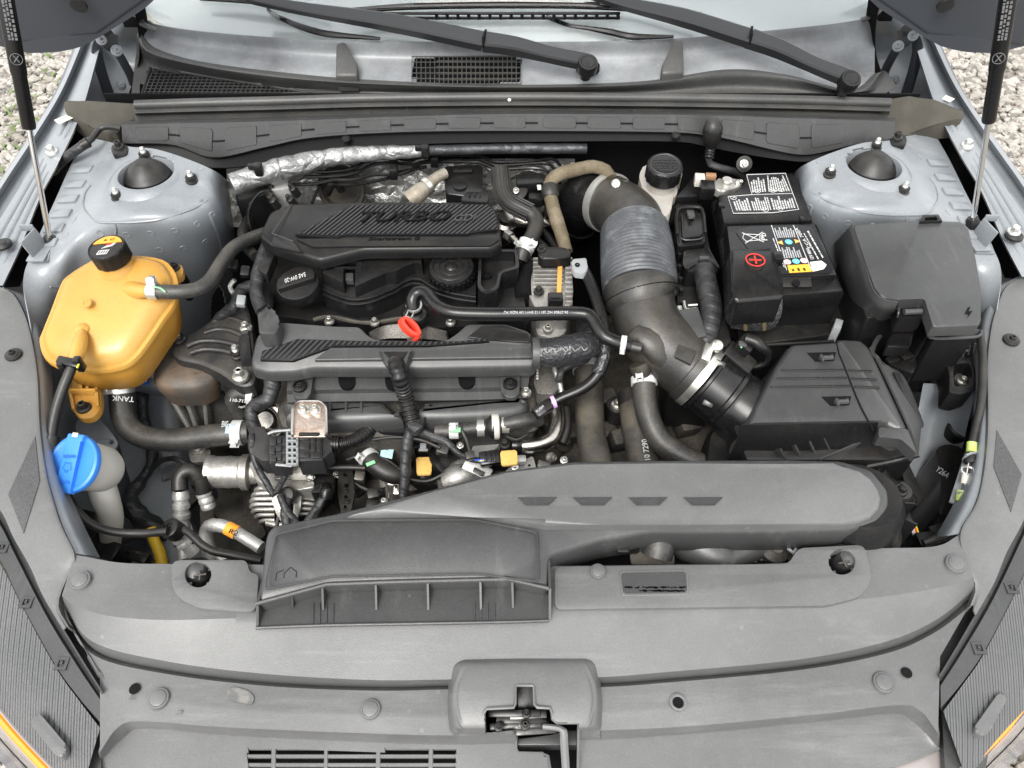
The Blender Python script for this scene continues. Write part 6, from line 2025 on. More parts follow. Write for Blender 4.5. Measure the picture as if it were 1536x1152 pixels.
ribs([(446, 351), (529, 308), (732, 307), (743, 320), (747, 344), (712, 347), (700, 351), (520, 351), (508, 354)], 1.25, 7.4, lambda u, v: ez(u, v) + .0058, MAT['rib_top'], ec)
bm = B(); prism(bm, [P(u, v, ez(u, v) + .003) for u, v in rnd([(444, 358), (505, 357), (520, 353), (700, 354), (712, 350), (747, 348), (750, 358), (735, 368), (548, 369), (470, 370)], 3, 2)], .003, .001, 2); mk('name_strip', bm, MAT['engine_plastic'], ec)
bm = B(); tube(bm, [P(438, 306, .9058), P(408, 350, .9055), P(440, 362, .9045)], .0009, 5, straight=True); mk('crease_line', bm, MAT['cover_plastic'], ec)
bm = B(); prism(bm, Z(rnd([(404, 368), (412, 352), (442, 364), (452, 378)], 3, 2), .906), .004, .0012); mk('corner_facet', bm, MAT['engine_plastic'], ec)
bm = B(); prism(bm, Z(rnd([(690, 300), (700, 287), (731, 287), (733, 303)], 4, 3), .912), .03, .004); mk('rear_tab', bm, MAT['engine_plastic'], ec)
for u in (704, 712, 720):
    bm = B(); box(bm, P(u, 292, .914), (.0015, .012, .004), UP, None, .0003); mk('tab_rib', bm, MAT['engine_plastic'], ec)
text('TURBO', P(541, 333, ez(0, 333) + .0080), P(677, 331, ez(0, 331) + .0080), .0250, MAT['letter_black'], ec, UP, shear=.35, depth=.0016, bold=.012)
text('GDi', P(682, 332, ez(0, 332) + .0080), P(715, 331, ez(0, 331) + .0080), .0150, MAT['letter_grey'], ec, UP, shear=.35, depth=.0012)
text('Smartstream G', P(553, 361, ez(0, 361) + .0032), P(630, 360, ez(0, 360) + .0032), .0068, MAT['letter_black'], ec, UP, shear=.2, depth=.0010)

# ---- front engine cover over the ignition loom
fe = thing('front_engine_cover', 'black front engine cover with ribbed strip beside the red dipstick', 'engine cover', P(590, 550, .76))
fo = rnd([(376, 540), (384, 504), (400, 490), (421, 482), (500, 488), (540, 489), (552, 502), (566, 509), (668, 510), (686, 498), (700, 485), (760, 485), (796, 497), (804, 540), (800, 548), (640, 551), (470, 550), (440, 556), (400, 557), (378, 551)], 6, 3)
def fz(u, v): return .842 - (v - 485) * .00030
bm = B(); stack(bm, [P(u, v, fz(u, v)) for u, v in fo], [(.002, -.024), (-.001, -.022), (-.001, -.012), (0, -.004), (.003, 0)]); mk('cover_shell', bm, MAT['cover_plastic'], fe, 45)
bm = B(); prism(bm, [P(u, v, fz(u, v) + .0030) for u, v in [(390, 540), (393, 526), (446, 508), (560, 512), (690, 512), (726, 507), (735, 512), (640, 519), (500, 519), (440, 541)]], .004, .0008, 1); mk('ribbed_strip', bm, MAT['ribbed_front'], fe)
ribs([(392, 538), (395, 527), (447, 509), (560, 513), (690, 513), (726, 508), (733, 511), (640, 518), (500, 518), (440, 539)], 1.0, 8.6, lambda u, v: fz(u, v) + .0030, MAT['rib_front'], fe, .0018)
bm = B(); prism(bm, [P(u, v, fz(u, v) + .004) for u, v in rnd([(496, 521), (690, 521), (732, 514), (796, 518), (800, 536), (470, 540)], 3, 2)], .005, .0025, 2); mk('front_bar', bm, MAT['cover_plastic'], fe)
bm = B(); prism(bm, [P(u, v, fz(u, v) + .002) for u, v in rnd([(722, 488), (758, 488), (792, 499), (797, 514), (740, 510), (700, 506)], 3, 2)], .004, .002, 2); mk('end_facet', bm, MAT['engine_plastic'], fe)
bm = B(); prism(bm, Z(rnd([(386, 468), (402, 456), (416, 470), (420, 486), (414, 500), (388, 500)], 4, 2), .862), .03, .003); mk('corner_tower', bm, MAT['cover_plastic'], fe)
bm = B(); tube(bm, [P(u, v, .868) for u, v in ((388, 466), (400, 456), (404, 462))], .003, 6, straight=True); mk('strap_slot', bm, MAT['satin_black'], fe)
# funnel shaped cable outlet
bm = B(); q = [(567, 524), (620, 524), (606, 546), (604, 556), (584, 556), (582, 546)]
prism(bm, [P(u, v, fz(u, v) + .015) for u, v in q], .02, .003, 2); mk('cable_outlet', bm, MAT['cover_plastic'], fe)
bm = B(); prism(bm, [P(u, v, .8455) for u, v in [(574, 527), (612, 527), (602, 538), (588, 538)]], .004, .0005, 1); mk('outlet_recess', bm, MAT['satin_black'], fe)
# lower apron and fixing tabs
bm = B(); sheet(bm, [[P(u, 549, .806) for u in (385, 500, 700, 800)], [P(u, 560, .800) for u in (392, 500, 700, 798)], [P(u, 566, .785) for u in (396, 500, 700, 796)]], 20, 2, thick=.003); mk('apron', bm, MAT['cover_plastic'], fe)
for pts, bq in ((rnd([(470, 560), (440, 556), (438, 590), (444, 598), (460, 598), (466, 590)], 4, 3), (450, 581)), (rnd([(748, 556), (780, 552), (779, 588), (774, 596), (760, 596), (752, 588)], 4, 3), (765, 577))):
    bm = B(); prism(bm, Z(pts, .792), .008, .0025, 2); mk('fixing_tab', bm, MAT['cover_plastic'], fe)
    bm = B(); lathe(bm, P(bq[0], bq[1], .7925), [(.011, 0), (.011, .004), (.0085, .005), (.008, .002), (0, .002)], n=28); mk('tab_bush', bm, MAT['satin_black'], fe)
    put('bolt', P(bq[0], bq[1], .794), .0065, fe, mat=MAT['black_metal'])
fh = thing('ignition_conduit', 'corrugated black conduit hanging from the front engine cover', 'conduit', P(605, 600, .65))
bm = B(); tube(bm, [(594, 544, .836), (596, 553, .842), (600, 568, .832), (607, 590, .80), (613, 612, .78), (618, 632, .765), (622, 642, .758)], .0118, 16, corr=(.0075, .07)); mk('conduit', bm, MAT['black_plastic'], fh)
bm = B(); tube(bm, [(620, 636, .762), (614, 650, .752), (610, 670, .74), (608, 700, .72), (606, 730, .70), (602, 760, .68)], [.008, .008, .0085, .0085, .008, .007], 12, wob=.25); mk('taped_branch', bm, MAT['tape_wrap'], fh)
bm = B(); tube(bm, [(620, 636, .762), (626, 645, .752), (650, 655, .745), (672, 664, .74), (690, 682, .73), (712, 690, .725), (724, 690, .725)], [.008, .008, .007, .006, .005, .005, .004], 10, wob=.25); mk('taped_branch', bm, MAT['tape_wrap'], fh)
bm = B(); prism(bm, Z([(608, 628), (628, 632), (638, 622), (634, 640), (622, 648), (612, 642)], .772), .012, .003); mk('branch_boot', bm, MAT['tape_wrap'], fh)
bm = B(); tube(bm, [(640, 655, .74), (660, 650, .74), (680, 648, .74)], .003, 6); mk('thin_wire', bm, MAT['dark_rubber'], fh)

# ---- dipstick
ds = thing('dipstick', 'bright red oil dipstick loop handle', 'dipstick', P(617, 508, .80))
bm = B()
da = P(603, 482, .856); db = P(627, 498, .850)
dd = (db - da); L_ = dd.length
x_, y_, z_ = axes(Vector((.45, -.45, .75)), dd)
ring = [da.lerp(db, .5) + x_ * (math.cos(t) * L_ * .60) + y_ * (math.sin(t) * .0092) for t in [2 * math.pi * k / 28 for k in range(28)]]
inner = [da.lerp(db, .5) + x_ * (math.cos(t) * L_ * .46) + y_ * (math.sin(t) * .0042) for t in [2 * math.pi * k / 28 for k in range(28)]]
plate(bm, [p + z_ * .006 for p in ring], [[p + z_ * .006 for p in inner]], down=-z_ * .018, bev=.0012); mk('pull_ring', bm, MAT['red_pull'], ds)
bm = B(); tube(bm, [P(628, 498, .848), P(626, 506, .835), P(622, 512, .82)], .0042, 10); mk('stem', bm, MAT['red_pull'], ds)
bm = B(); box(bm, P(622, 511, .815), (.022, .006, .02), UP, None, .001); mk('tube_collar', bm, MAT['copper_tone'], ds)

# ---- breather hose across the engine
br = thing('breather_hose', 'glossy black breather hose crossing from the cam cover to the intake tube', 'hose', P(770, 475, .84))
bm = B(); tube(bm, [(620, 462, .862), (619, 450, .872), (626, 439, .878), (640, 440, .880), (652, 456, .880), (675, 468, .880), (720, 471, .880), (790, 471, .880), (860, 470, .88), (885, 474, .88), (896, 490, .875), (908, 506, .87), (930, 515, .865), (945, 519, .862)], .0108, 16); mk('hose', bm, MAT['satin_black'], br)
clamp(P(621, 458, .864), Vector((0, -.3, 1)), .0110, br, w=.006, ear=Vector((-.3, -1, .2)), mat=MAT['pale_steel'])
clamp(P(935, 516, .864), Vector((1, -.2, 0)), .0112, br, w=.008, ear=Vector((0, -1, .3)), mat=MAT['white_paint'])
text('36-27800 HC 251112 SHY1139 NDX PU', P(852, 467, .8905), P(756, 467, .8905), .0042, MAT['grey_print'], br, Vector((0, -.3, 1)), lift=.0006)
bm = B(); lathe(bm, P(622, 468, .846), [(.021, -.02), (.021, -.002), (.018, .002), (.013, .004), (.012, .014), (0, .014)], n=28); mk('spigot', bm, MAT['satin_black'], br)

# ---- intake manifold below the front cover
im = thing('intake_manifold', 'black plastic intake manifold below the front engine cover', 'intake manifold', P(610, 620, .60))
bm = B(); sheet(bm, [[(432, 566, .785), (520, 563, .785), (700, 562, .785), (795, 560, .785)], [(430, 586, .780), (520, 584, .780), (700, 582, .780), (792, 580, .780)], [(430, 592, .772), (520, 590, .772), (700, 588, .772), (792, 586, .772)], [(432, 604, .768), (520, 602, .768), (700, 600, .768), (790, 597, .768)]], 30, 3, thick=.004); mk('flange', bm, MAT['cover_plastic'], im, 25)
for (u, v) in ((520, 574), (590, 575), (700, 572)):
    bm = B(); prism(bm, Z(rnd([(u - 13, v - 12), (u + 13, v - 12), (u + 12, v + 4), (u + 4, v + 9), (u - 6, v + 8), (u - 12, v + 2)], 4, 3), .7855), .006, 0); mk('runner_pocket', bm, MAT['gap_black'], im)
for pts, zz in (([(430, 600), (560, 598), (580, 604), (596, 620), (590, 628), (440, 630), (430, 616)], .772), ([(632, 604), (650, 598), (780, 594), (792, 604), (785, 615), (750, 622), (640, 626), (620, 616)], .772)):
    bm = B(); stack(bm, cr(Z(pts, zz), n=3, closed=True), [(.004, -.06), (0, -.03), (.0, -.012), (.006, -.003), (.014, 0)]); mk('plenum', bm, MAT['cover_plastic'], im, 60)
for u in (495, 519, 542):
    bm = B(); tube(bm, [P(u, 604, .774), P(u, 618, .772), P(u + 1, 634, .755)], .0020, 6); mk('moulded_rib', bm, MAT['cover_plastic'], im)
bm = B(); prism(bm, Z(rnd([(562, 624), (590, 618), (655, 618), (700, 634), (690, 648), (640, 650), (570, 648), (560, 640)], 6, 3), .745), .04, .005); mk('lower_plenum', bm, MAT['engine_plastic'], im)
bm = B(); prism(bm, Z(rnd([(500, 632), (640, 632), (660, 660), (560, 664), (500, 650)], 6, 3), .70), .10, .005); mk('runner_block', bm, MAT['satin_black'], im)

# ---- purge hose line with check valve
pv = thing('purge_line', 'short black purge hose with white bands ending at a round valve', 'hose', P(730, 640, .68))
bm = B(); tube(bm, [(654, 647, .745), (680, 646, .748), (714, 642, .75), (740, 640, .75)], .0110, 16); mk('hose', bm, MAT['hose_rubber'], pv)
bm = B(); tube(bm, [(745, 639, .75), (770, 634, .755), (785, 631, .757), (798, 629, .752), (806, 630, .735)], .0118, 16); mk('elbow_hose', bm, MAT['hose_rubber'], pv)
for u, v, w, r_ in ((721, 642, .011, .0125), (758, 637, .011, .0130)):
    bm = B(); lathe(bm, P(u, v, .751), [(r_ - .001, -w / 2), (r_, -w / 2), (r_, w / 2), (r_ - .001, w / 2)], Vector((1, .05, 0)), 28); mk('band', bm, MAT['pale_steel'], pv)
bm = B(); lathe(bm, P(729, 641, .751), [(.012, 0), (.0185, .006), (.0195, .010), (.0195, .012)], Vector((1, .05, 0)), 32); mk('valve_half', bm, MAT['black_plastic'], pv)
bm = B(); lathe(bm, P(738, 640, .751), [(.0200, 0), (.0200, .009), (.0185, .011), (.012, .012)], Vector((1, .05, 0)), 32); mk('valve_half', bm, MAT['white_plastic'], pv)
clamp(P(681, 646, .748), Vector((1, .03, 0)), .0112, pv, w=.014, ear=Vector((0, -.4, 1)), mat=MAT['white_paint'])
bm = B(); box(bm, P(683, 645, .762), (.016, .008, .003), UP, None, .001); mk('paint_mark', bm, MAT['green_paint'], pv)
pc = P(794, 632, .735)
bm = B(); lathe(bm, pc, [(.017, -.03), (.0175, -.006), (.0165, -.002), (.013, 0), (0, .0005)], Vector((.1, -.45, 1)), 32); mk('valve_cap', bm, MAT['hose_rubber'], pv)
px_ = thing('purge_pipe', 'black vapour pipe with violet band curving up to the intake tube', 'pipe', P(860, 590, .72))
bm = B(); tube(bm, [(816, 612, .765), (840, 598, .775), (870, 585, .785), (890, 570, .795), (904, 548, .81), (908, 520, .83), (906, 490, .845), (898, 460, .855), (886, 425, .862), (872, 398, .868)], .0090, 14); mk('pipe', bm, MAT['satin_black'], px_)
bm = B(); tube(bm, [(896, 560, .802), (906, 535, .82), (907, 512, .835)], .0102, 14); mk('tape', bm, MAT['glossy_tape'], px_)
bm = B(); lathe(bm, P(830, 603, .771), [(.0100, -.003), (.0100, .003)], Vector((1, .35, .2)), 18); mk('violet_band', bm, MAT['violet_paint'], px_)
bm = B(); box(bm, P(814, 614, .768), (.03, .017, .017), Vector((0, -.3, 1)), Vector((1, .7, .1)), .002); mk('quick_connector', bm, MAT['black_plastic'], px_)
bm = B(); box(bm, P(811, 617, .778), (.014, .012, .004), Vector((0, -.3, 1)), Vector((1, .7, .1)), .001); text('PUSH', P(806, 620, .782), P(816, 612, .782), .004, MAT['grey_print'], px_, Vector((0, -.3, 1))); mk('connector_tab', bm, MAT['cover_plastic'], px_)
bm = B(); prism(bm, Z(rnd([(858, 388), (880, 386), (882, 404), (876, 410), (862, 408), (857, 398)], 3, 2), .878), .012, .002); mk('grey_clip', bm, MAT['grey_resin'], px_)
bm = B(); lathe(bm, P(866, 398, .879), [(.004, 0), (.004, .002), (.002, .0022), (.002, .0005)], n=12); mk('clip_hole', bm, MAT['gap_black'], px_)

# ---- throttle body and bright parts in front
tb = thing('throttle_body', 'bright aluminium throttle body with amber tagged plug above the duct', 'throttle body', P(725, 700, .55))
bm = B(); prism(bm, Z(rnd([(716, 652), (750, 646), (752, 664), (738, 678), (712, 688), (700, 690)], 4, 2), .70), .03, .003); mk('casting', bm, MAT['pale_alloy'], tb)
bm = B(); lathe(bm, P(700, 716, .68), [(.030, -.05), (.030, 0), (.026, .004), (.020, .006), (0, .006)], Vector((.55, -.3, .6)), 30); mk('motor_housing', bm, MAT['cast_metal'], tb)
bm = B(); box(bm, P(716, 704, .712), (.045, .020, .012), Vector((.1, -.4, 1)), Vector((1, -.5, 0)), .003); mk('cover_plate', bm, MAT['pale_alloy'], tb)
bm = B(); box(bm, P(718, 708, .72), (.018, .008, .003), Vector((.1, -.4, 1)), Vector((1, -.5, 0)), .001); mk('cover_mark', bm, MAT['black_metal'], tb)
bm = B(); tube(bm, [(672, 724, .68), (690, 716, .69), (706, 712, .69)], [.020, .022, .016], 14); mk('flange', bm, MAT['cast_metal'], tb)
bm = B(); lathe(bm, P(672, 690, .69), [(.028, -.05), (.030, 0), (.028, .006), (.020, .008), (0, .008)], Vector((.5, -.2, .8)), 32); mk('intake_bellows', bm, MAT['satin_black'], tb)
bm = B(); lathe(bm, P(652, 704, .67), [(.030, -.05), (.031, 0), (.026, .005), (0, .006)], Vector((.5, -.2, .8)), 32); mk('intake_bellows', bm, MAT['black_plastic'], tb)
bm = B(); box(bm, P(735, 688, .73), (.032, .022, .018), Vector((0, -.3, 1)), Vector((1, .15, 0)), .003); pg = mk('plug', bm, MAT['satin_black'], tb)
for k in range(3):
    bm = B(); box(bm, P(728 + k * 7, 686, .741), (.004, .014, .003), Vector((0, -.3, 1)), Vector((1, .15, 0)), .0008); mk('plug_rib', bm, MAT['black_plastic'], pg)
bm = B(); prism(bm, Z(rnd([(750, 676), (775, 674), (777, 696), (752, 698)], 4, 3), .745), .004, .0015); tgp = mk('amber_tag', bm, MAT['amber_label'], tb)
for k, c in enumerate(('blue_wire', 'yellow_label', 'blue_wire')):
    bm = B(); tube(bm, [(712 + k * 3, 690, .735), (720 + k * 2, 690 + k, .738), (726, 690 + k, .738)], .0016, 6); mk('wire', bm, MAT[c], tb)
bm = B(); prism(bm, Z(rnd([(760, 702), (800, 682), (806, 706), (770, 716), (756, 714)], 4, 2), .69), .03, .003); mk('shield', bm, MAT['pale_alloy'], tb)
put('bolt', P(757, 667, .72), .0085, tb, mat=MAT['black_metal'])
bm = B(); lathe(bm, P(794, 698, .6925), [(.0022, 0), (0, .0004)], n=12); mk('shield_hole', bm, MAT['gap_black'], tb)
put('bolt', P(826, 686, .66), .009, tb, n=Vector((.6, -.5, .5)), mat=MAT['cast_metal'])
mp = thing('pressure_sensor', 'small black sensor with hanging amber tag beside a bolt', 'sensor', P(635, 690, .60))
bm = B(); box(bm, P(636, 672, .70), (.028, .022, .03), UP, None, .003); mk('sensor_body', bm, MAT['satin_black'], mp)
bm = B(); box(bm, P(635, 668, .717), (.010, .016, .004), UP, None, .001); box(bm, P(635, 662, .718), (.014, .003, .004), UP, None, .0006); box(bm, P(635, 675, .718), (.014, .003, .004), UP, None, .0006); mk('lock_clip', bm, MAT['grey_resin'], mp)
bm = B(); prism(bm, Z(rnd([(624, 685), (648, 685), (647, 711), (625, 712)], 4, 3), .70), .004, .0015); mk('amber_tag', bm, MAT['amber_label'], mp)
put('bolt', P(656, 698, .685), .0095, mp)
bm = B(); prism(bm, Z(rnd([(640, 690), (660, 684), (668, 700), (660, 712), (640, 712)], 5, 3), .68), .03, .004); mk('sensor_boss', bm, MAT['satin_black'], mp)
wl_ = thing('water_hose', 'black hose with white clip and green paint beside the cyan tag', 'hose', P(570, 700, .60))
bm = B(); tube(bm, [(545, 676, .70), (556, 690, .70), (572, 704, .695), (590, 712, .69), (612, 712, .68), (630, 708, .67)], .0150, 18); mk('hose', bm, MAT['dark_rubber'], wl_)
clamp(P(553, 687, .70), Vector((.6, -.7, 0)), .0152, wl_, w=.010, ear=Vector((-.3, -.6, .7)), mat=MAT['white_paint'])
bm = B(); box(bm, P(556, 695, .717), (.014, .006, .002), UP, Vector((1, .5, 0)), .0005); mk('paint_mark', bm, MAT['green_paint'], wl_)
bm = B(); prism(bm, Z([(572, 672), (578, 656), (592, 666), (588, 688), (570, 684)], .705), .001, 0); cy = mk('cyan_tag', bm, MAT['cyan_paper'], wl_)
for k in range(5):
    bm = B(); tube(bm, [P(574 + k * .5, 667 + k * 3.6, .7058), P(588 + k * .2, 672 + k * 3.2, .7058)], .0005, 4, straight=True); mk('printed_line', bm, MAT['grey_print'], cy)
bm = B(); tube(bm, [(588, 715, .66), (586, 730, .64), (588, 748, .62)], .010, 12); mk('union', bm, MAT['zinc'], wl_)
put('bolt', P(550, 748, .60), .012, wl_, mat=MAT['dark_cast'])
# dark castings at depth
for nm, pts, zz in (('oil_pan', [(470, 700), (620, 690), (700, 720), (700, 800), (470, 800)], .56), ('lower_block', [(480, 640), (660, 650), (760, 640), (820, 620), (840, 700), (640, 740), (500, 740)], .62)):
    bm = B(); stack(bm, cr(Z(pts, zz), n=3, closed=True), [(0, -.2), (.0, -.02), (.008, 0), (.02, .004)]); mk(nm, bm, MAT['underside'], en, 60)
rr = random.Random(21)
for i in range(46):
    u, v = rr.uniform(470, 860), rr.uniform(640, 770)
    if v > 800 - (u - 400) * .25:
        continue
    zz = .62 + rr.uniform(-.02, .03)
    bm = B()
    if i % 2:
        box(bm, P(u, v, zz), (rr.uniform(.02, .05), rr.uniform(.015, .035), rr.uniform(.02, .05)), Vector((rr.uniform(-.4, .4), rr.uniform(-.4, .1), 1)), Vector((1, rr.uniform(-.6, .6), 0)), .004)
    else:
        lathe(bm, P(u, v, zz), [(.016, -.03), (.016, 0), (.010, .006), (.008, .012), (0, .012)], Vector((rr.uniform(-.5, .5), -.3, 1)), 14)
    mk('casting_boss', bm, MAT[rr.choice(('underside', 'dark_cast', 'black_plastic'))], en)

# ---- cam sensor side: left end looms
le = thing('engine_side_loom', 'black wrapped wiring loom along the left end of the engine', 'wiring', P(380, 450, .7))
bm = B(); tube(bm, [(402, 366, .86), (394, 390, .865), (388, 412, .862), (384, 432, .858), (388, 452, .855), (394, 468, .853)], [.010, .012, .012, .010, .011, .011], 14, wob=.12); mk('loom', bm, MAT['tape_wrap'], le)
bm = B(); prism(bm, Z(rnd([(396, 372), (414, 374), (400, 412), (384, 404)], 3, 2), .875), .02, .003); mk('loom_channel', bm, MAT['black_plastic'], le)
bm = B(); tube(bm, [(386, 428, .85), (370, 430, .845), (358, 440, .83), (352, 460, .81), (330, 475, .79), (318, 492, .77)], [.008, .009, .009, .009, .008, .007], 12, wob=.25); mk('loom_branch', bm, MAT['tape_wrap'], le)
bm = B(); tube(bm, [(352, 420, .85), (345, 430, .84), (350, 440, .835)], .004, 8); mk('clip_wire', bm, MAT['pale_steel'], le)
for q in ((362, 452, .835), (350, 398, .855), (368, 408, .86)):
    bm = B(); box(bm, q, (.014, .018, .012), Vector((.2, -.3, 1)), None, .002); mk('loom_clip', bm, MAT['grey_resin'] if q[0] == 362 else MAT['black_plastic'], le)
bm = B(); tube(bm, [(372, 330, .84), (364, 350, .85), (372, 372, .85), (384, 385, .855)], .009, 12); mk('pipe_bend', bm, MAT['dark_rubber'], le)

# ---- heat shields, brake pipes and turbo side at the firewall
fw = thing('insulated_pipe', 'silver foil wrapped pipe arching along the firewall', 'pipe', P(600, 240, .80))
bm = B(); tube(bm, [(348, 277, .915), (390, 262, .918), (440, 248, .92), (500, 236, .92), (560, 230, .92), (640, 226, .918)], [.018, .0185, .0180, .0155, .0125, .0100], 20, step=.006, wob=.15); mk('foil_sleeve', bm, MAT['foil_pipe'], fw)
bm = B(); tube(bm, [(636, 226, .917), (700, 224, .915), (780, 223, .914), (880, 223, .914)], .009, 14, wob=.08); mk('shaded_sleeve', bm, mat('shaded_foil', (.055, .057, .06), .45, .6, crumple=(26, .3), speck=(.2, 300)), fw)  # same pipe below the crossbar, its shade put into a darker foil colour
bm = B(); lathe(bm, P(420, 253, .92), [(.0195, -.001), (.0195, .001)], Vector((.9, .3, .05)), 20); mk('foil_seam', bm, MAT['dark_cast'], fw)
for q in ((388, 254), (638, 226)):
    bm = B(); box(bm, P(q[0], q[1], .936), (.014, .014, .022), UP, None, .003); box(bm, P(q[0] - 6, q[1] - 4, .940), (.022, .008, .010), UP, None, .002); mk('pipe_clip', bm, MAT['black_plastic'], fw)
hs = thing('heat_shield', 'crumpled silver foil heat shield on the firewall', 'heat shield', Vector((-.15, 1.25, .6)))
bm = B()
rows = []
for j, v in enumerate((238, 262, 285, 310, 340)):
    rows.append([PY(u, v, 1.235 + .010 * noise.noise(Vector((u * .02, v * .05, 0)))) for u in range(340, 880, 18)])
sheet(bm, rows, 60, 5, vsmooth=True, thick=.001); mk('foil_panel', bm, MAT['foil'], hs, 60)
bm = B(); q = PY(512, 284, 1.20); lathe(bm, q, [(.045, 0), (.043, .004), (.036, .004), (.034, -.01), (.02, -.012), (0, -.012)], Vector((0, -1, .35)), 36); mk('grommet', bm, MAT['dusty_hose'], hs)
bm = B(); tube(bm, [PY(490, 290, 1.16), PY(496, 278, 1.16), PY(506, 274, 1.16), PY(512, 285, 1.165)], .008, 12); mk('drain_elbow', bm, MAT['dark_rubber'], hs)
for i, (dv, sx) in enumerate(((0, 0), (7, 3), (15, 6))):
    t = thing('brake_pipe', ['upper black brake pipe running along the foil heat shield', 'middle black brake pipe running along the foil heat shield', 'lower black brake pipe running along the foil heat shield'][i], 'brake pipe', P(600, 262, .82), 'brake pipes')
    bm = B()
    pts = [(455 + sx, 258 + dv), (500 + sx, 257 + dv), (530 + sx, 252 + dv), (556 + sx, 240 + dv), (590 + sx, 237 + dv), (618 + sx, 240 + dv), (640 + sx, 234 + dv), (720 + sx, 234 + dv), (740 + sx, 243 + dv * .8), (800, 242 + dv * .5), (826 - i * 6, 238 + dv), (840 - i * 8, 248 + dv), (840 - i * 8, 275 + dv)]
    if i == 2:
        pts = [(425, 276), (470, 276), (500, 270), (530, 270), (560, 262), (590, 262), (612, 258), (636, 244), (720, 244), (742, 254), (800, 252), (822, 258), (828, 275)]
    tube(bm, [P(u, v, .885) for u, v in pts], .0030, 8, step=.012); mk('pipe', bm, MAT['satin_black'], t)
t = thing('brake_pipe', 'black brake pipe dropping from the pump block behind the engine cover', 'brake pipe', P(430, 290, .82), 'brake pipes')
bm = B(); tube(bm, [P(u, v, .875) for u, v in [(640, 250), (600, 258), (580, 268), (520, 278), (498, 272), (486, 272), (474, 290), (468, 305)]], .0030, 8); mk('pipe', bm, MAT['satin_black'], t)
pcl = thing('pipe_holder', 'black plastic holder gripping the brake pipes', 'clip', P(590, 255, .87))
bm = B(); box(bm, P(590, 241, .892), (.014, .016, .02), UP, None, .002); box(bm, P(591, 258, .890), (.014, .022, .02), UP, None, .002); mk('holder', bm, MAT['black_plastic'], pcl)
bm = B(); box(bm, P(652, 241, .892), (.014, .016, .02), UP, None, .002); mk('holder_end', bm, MAT['black_plastic'], pcl)
pb = thing('brake_pump_block', 'pale metal brake pump block with pipe fittings beside the strut tower', 'pump block', P(425, 295, .75))
bm = B(); box(bm, P(424, 292, .86), (.032, .05, .06), UP, Vector((1, .3, 0)), .003); mk('block', bm, MAT['pale_alloy'], pb)
for q in ((408, 274), (408, 284), (406, 294), (410, 302), (440, 284), (436, 300)):
    bm = B(); lathe(bm, P(q[0], q[1], .885), [(.007, -.015), (.007, .004), (.005, .006), (.004, .012), (0, .012)], Vector((-.3, -.2, 1)), 12); mk('fitting', bm, MAT['black_metal'], pb)
bm = B(); tube(bm, [(405, 285, .895), (390, 288, .89), (376, 305, .88), (372, 325, .86), (376, 345, .84)], .0032, 8); mk('pipe', bm, MAT['satin_black'], pb)
bm = B(); box(bm, P(388, 312, .82), (.06, .07, .1), UP, Vector((1, .3, 0)), .006); mk('pump_motor', bm, MAT['black_plastic'], pb)
tu = thing('exhaust_sensor_pipe', 'tan ceramic coated pipe with collar rising behind the engine cover', 'pipe', P(640, 290, .80))
bm = B(); tube(bm, [(614, 302, .875), (630, 288, .885), (642, 278, .89), (655, 266, .895), (668, 260, .895)], [.018, .016, .012, .0095, .0095], 16); mk('pipe', bm, MAT['reservoir_white'] if False else mat('ceramic', (.33, .30, .25), .45, .4, grain=(200, .6), var=((.20, .165, .12), 40, .4, .7), speck=(.2, 400)), tu)
bm = B(); lathe(bm, P(640, 279, .89), [(.014, -.004), (.016, -.004), (.016, .004), (.014, .004)], P(655, 266, .895) - P(630, 288, .885), 22); mk('collar', bm, MAT['zinc'], tu)
va_ = thing('vacuum_canister', 'glossy black canister box on the firewall behind the engine cover', 'canister', P(695, 290, .78))
bm = B(); prism(bm, Z(rnd([(666, 248), (724, 246), (724, 292), (716, 296), (668, 290)], 5, 3), .885), .10, .006); mk('canister', bm, MAT['satin_black'], va_)
bm = B(); box(bm, P(694, 256, .889), (.035, .012, .006), UP, None, .002); mk('top_lug', bm, MAT['satin_black'], va_)
bm = B(); lathe(bm, P(690, 280, .886), [(.012, 0), (.012, .003), (.008, .004), (0, .004)], n=20); mk('round_boss', bm, MAT['black_plastic'], va_)
# ribbed heater hose
rh = thing('ribbed_hose', 'ribbed black hose snaking down beside the engine cover', 'hose', P(780, 320, .80))
bm = B(); rp = [(750, 258, .90), (752, 275, .898), (756, 292, .895), (766, 305, .893), (780, 312, .89), (796, 320, .886), (804, 332, .88), (802, 346, .875), (794, 362, .868), (786, 374, .862), (780, 390, .85)]
tube(bm, rp, [.016, .0155, .015, .015, .015, .014, .0135, .013, .013, .013, .013], 18); mk('hose', bm, MAT['dark_rubber'], rh)
for k in range(7):
    a = (k - 3) * .42
    bm = B(); pp = [P(*q) for q in rp[:6]]
    out_ = []
    for i, p in enumerate(pp):
        d = (pp[min(i + 1, 5)] - pp[max(i - 1, 0)]).normalized()
        vw = (Vector((0, 0, CAM_H)) - p); vw = (vw - d * vw.dot(d)).normalized(); sdv = d.cross(vw)
        out_.append(p + (vw * math.cos(a) + sdv * math.sin(a)) * .0158)
    tube(bm, out_, .0014, 6); mk('rib', bm, MAT['dark_rubber'], rh)
clamp(P(790, 368, .866), Vector((-.4, -.8, -.4)), .0135, rh, w=.014, ear=Vector((.6, -.3, .8)), mat=MAT['white_paint'])
clamp(P(786, 375, .862), Vector((-.4, -.8, -.4)), .0135, rh, w=.006, ear=Vector((-.6, -.3, .8)), mat=MAT['pale_steel'])
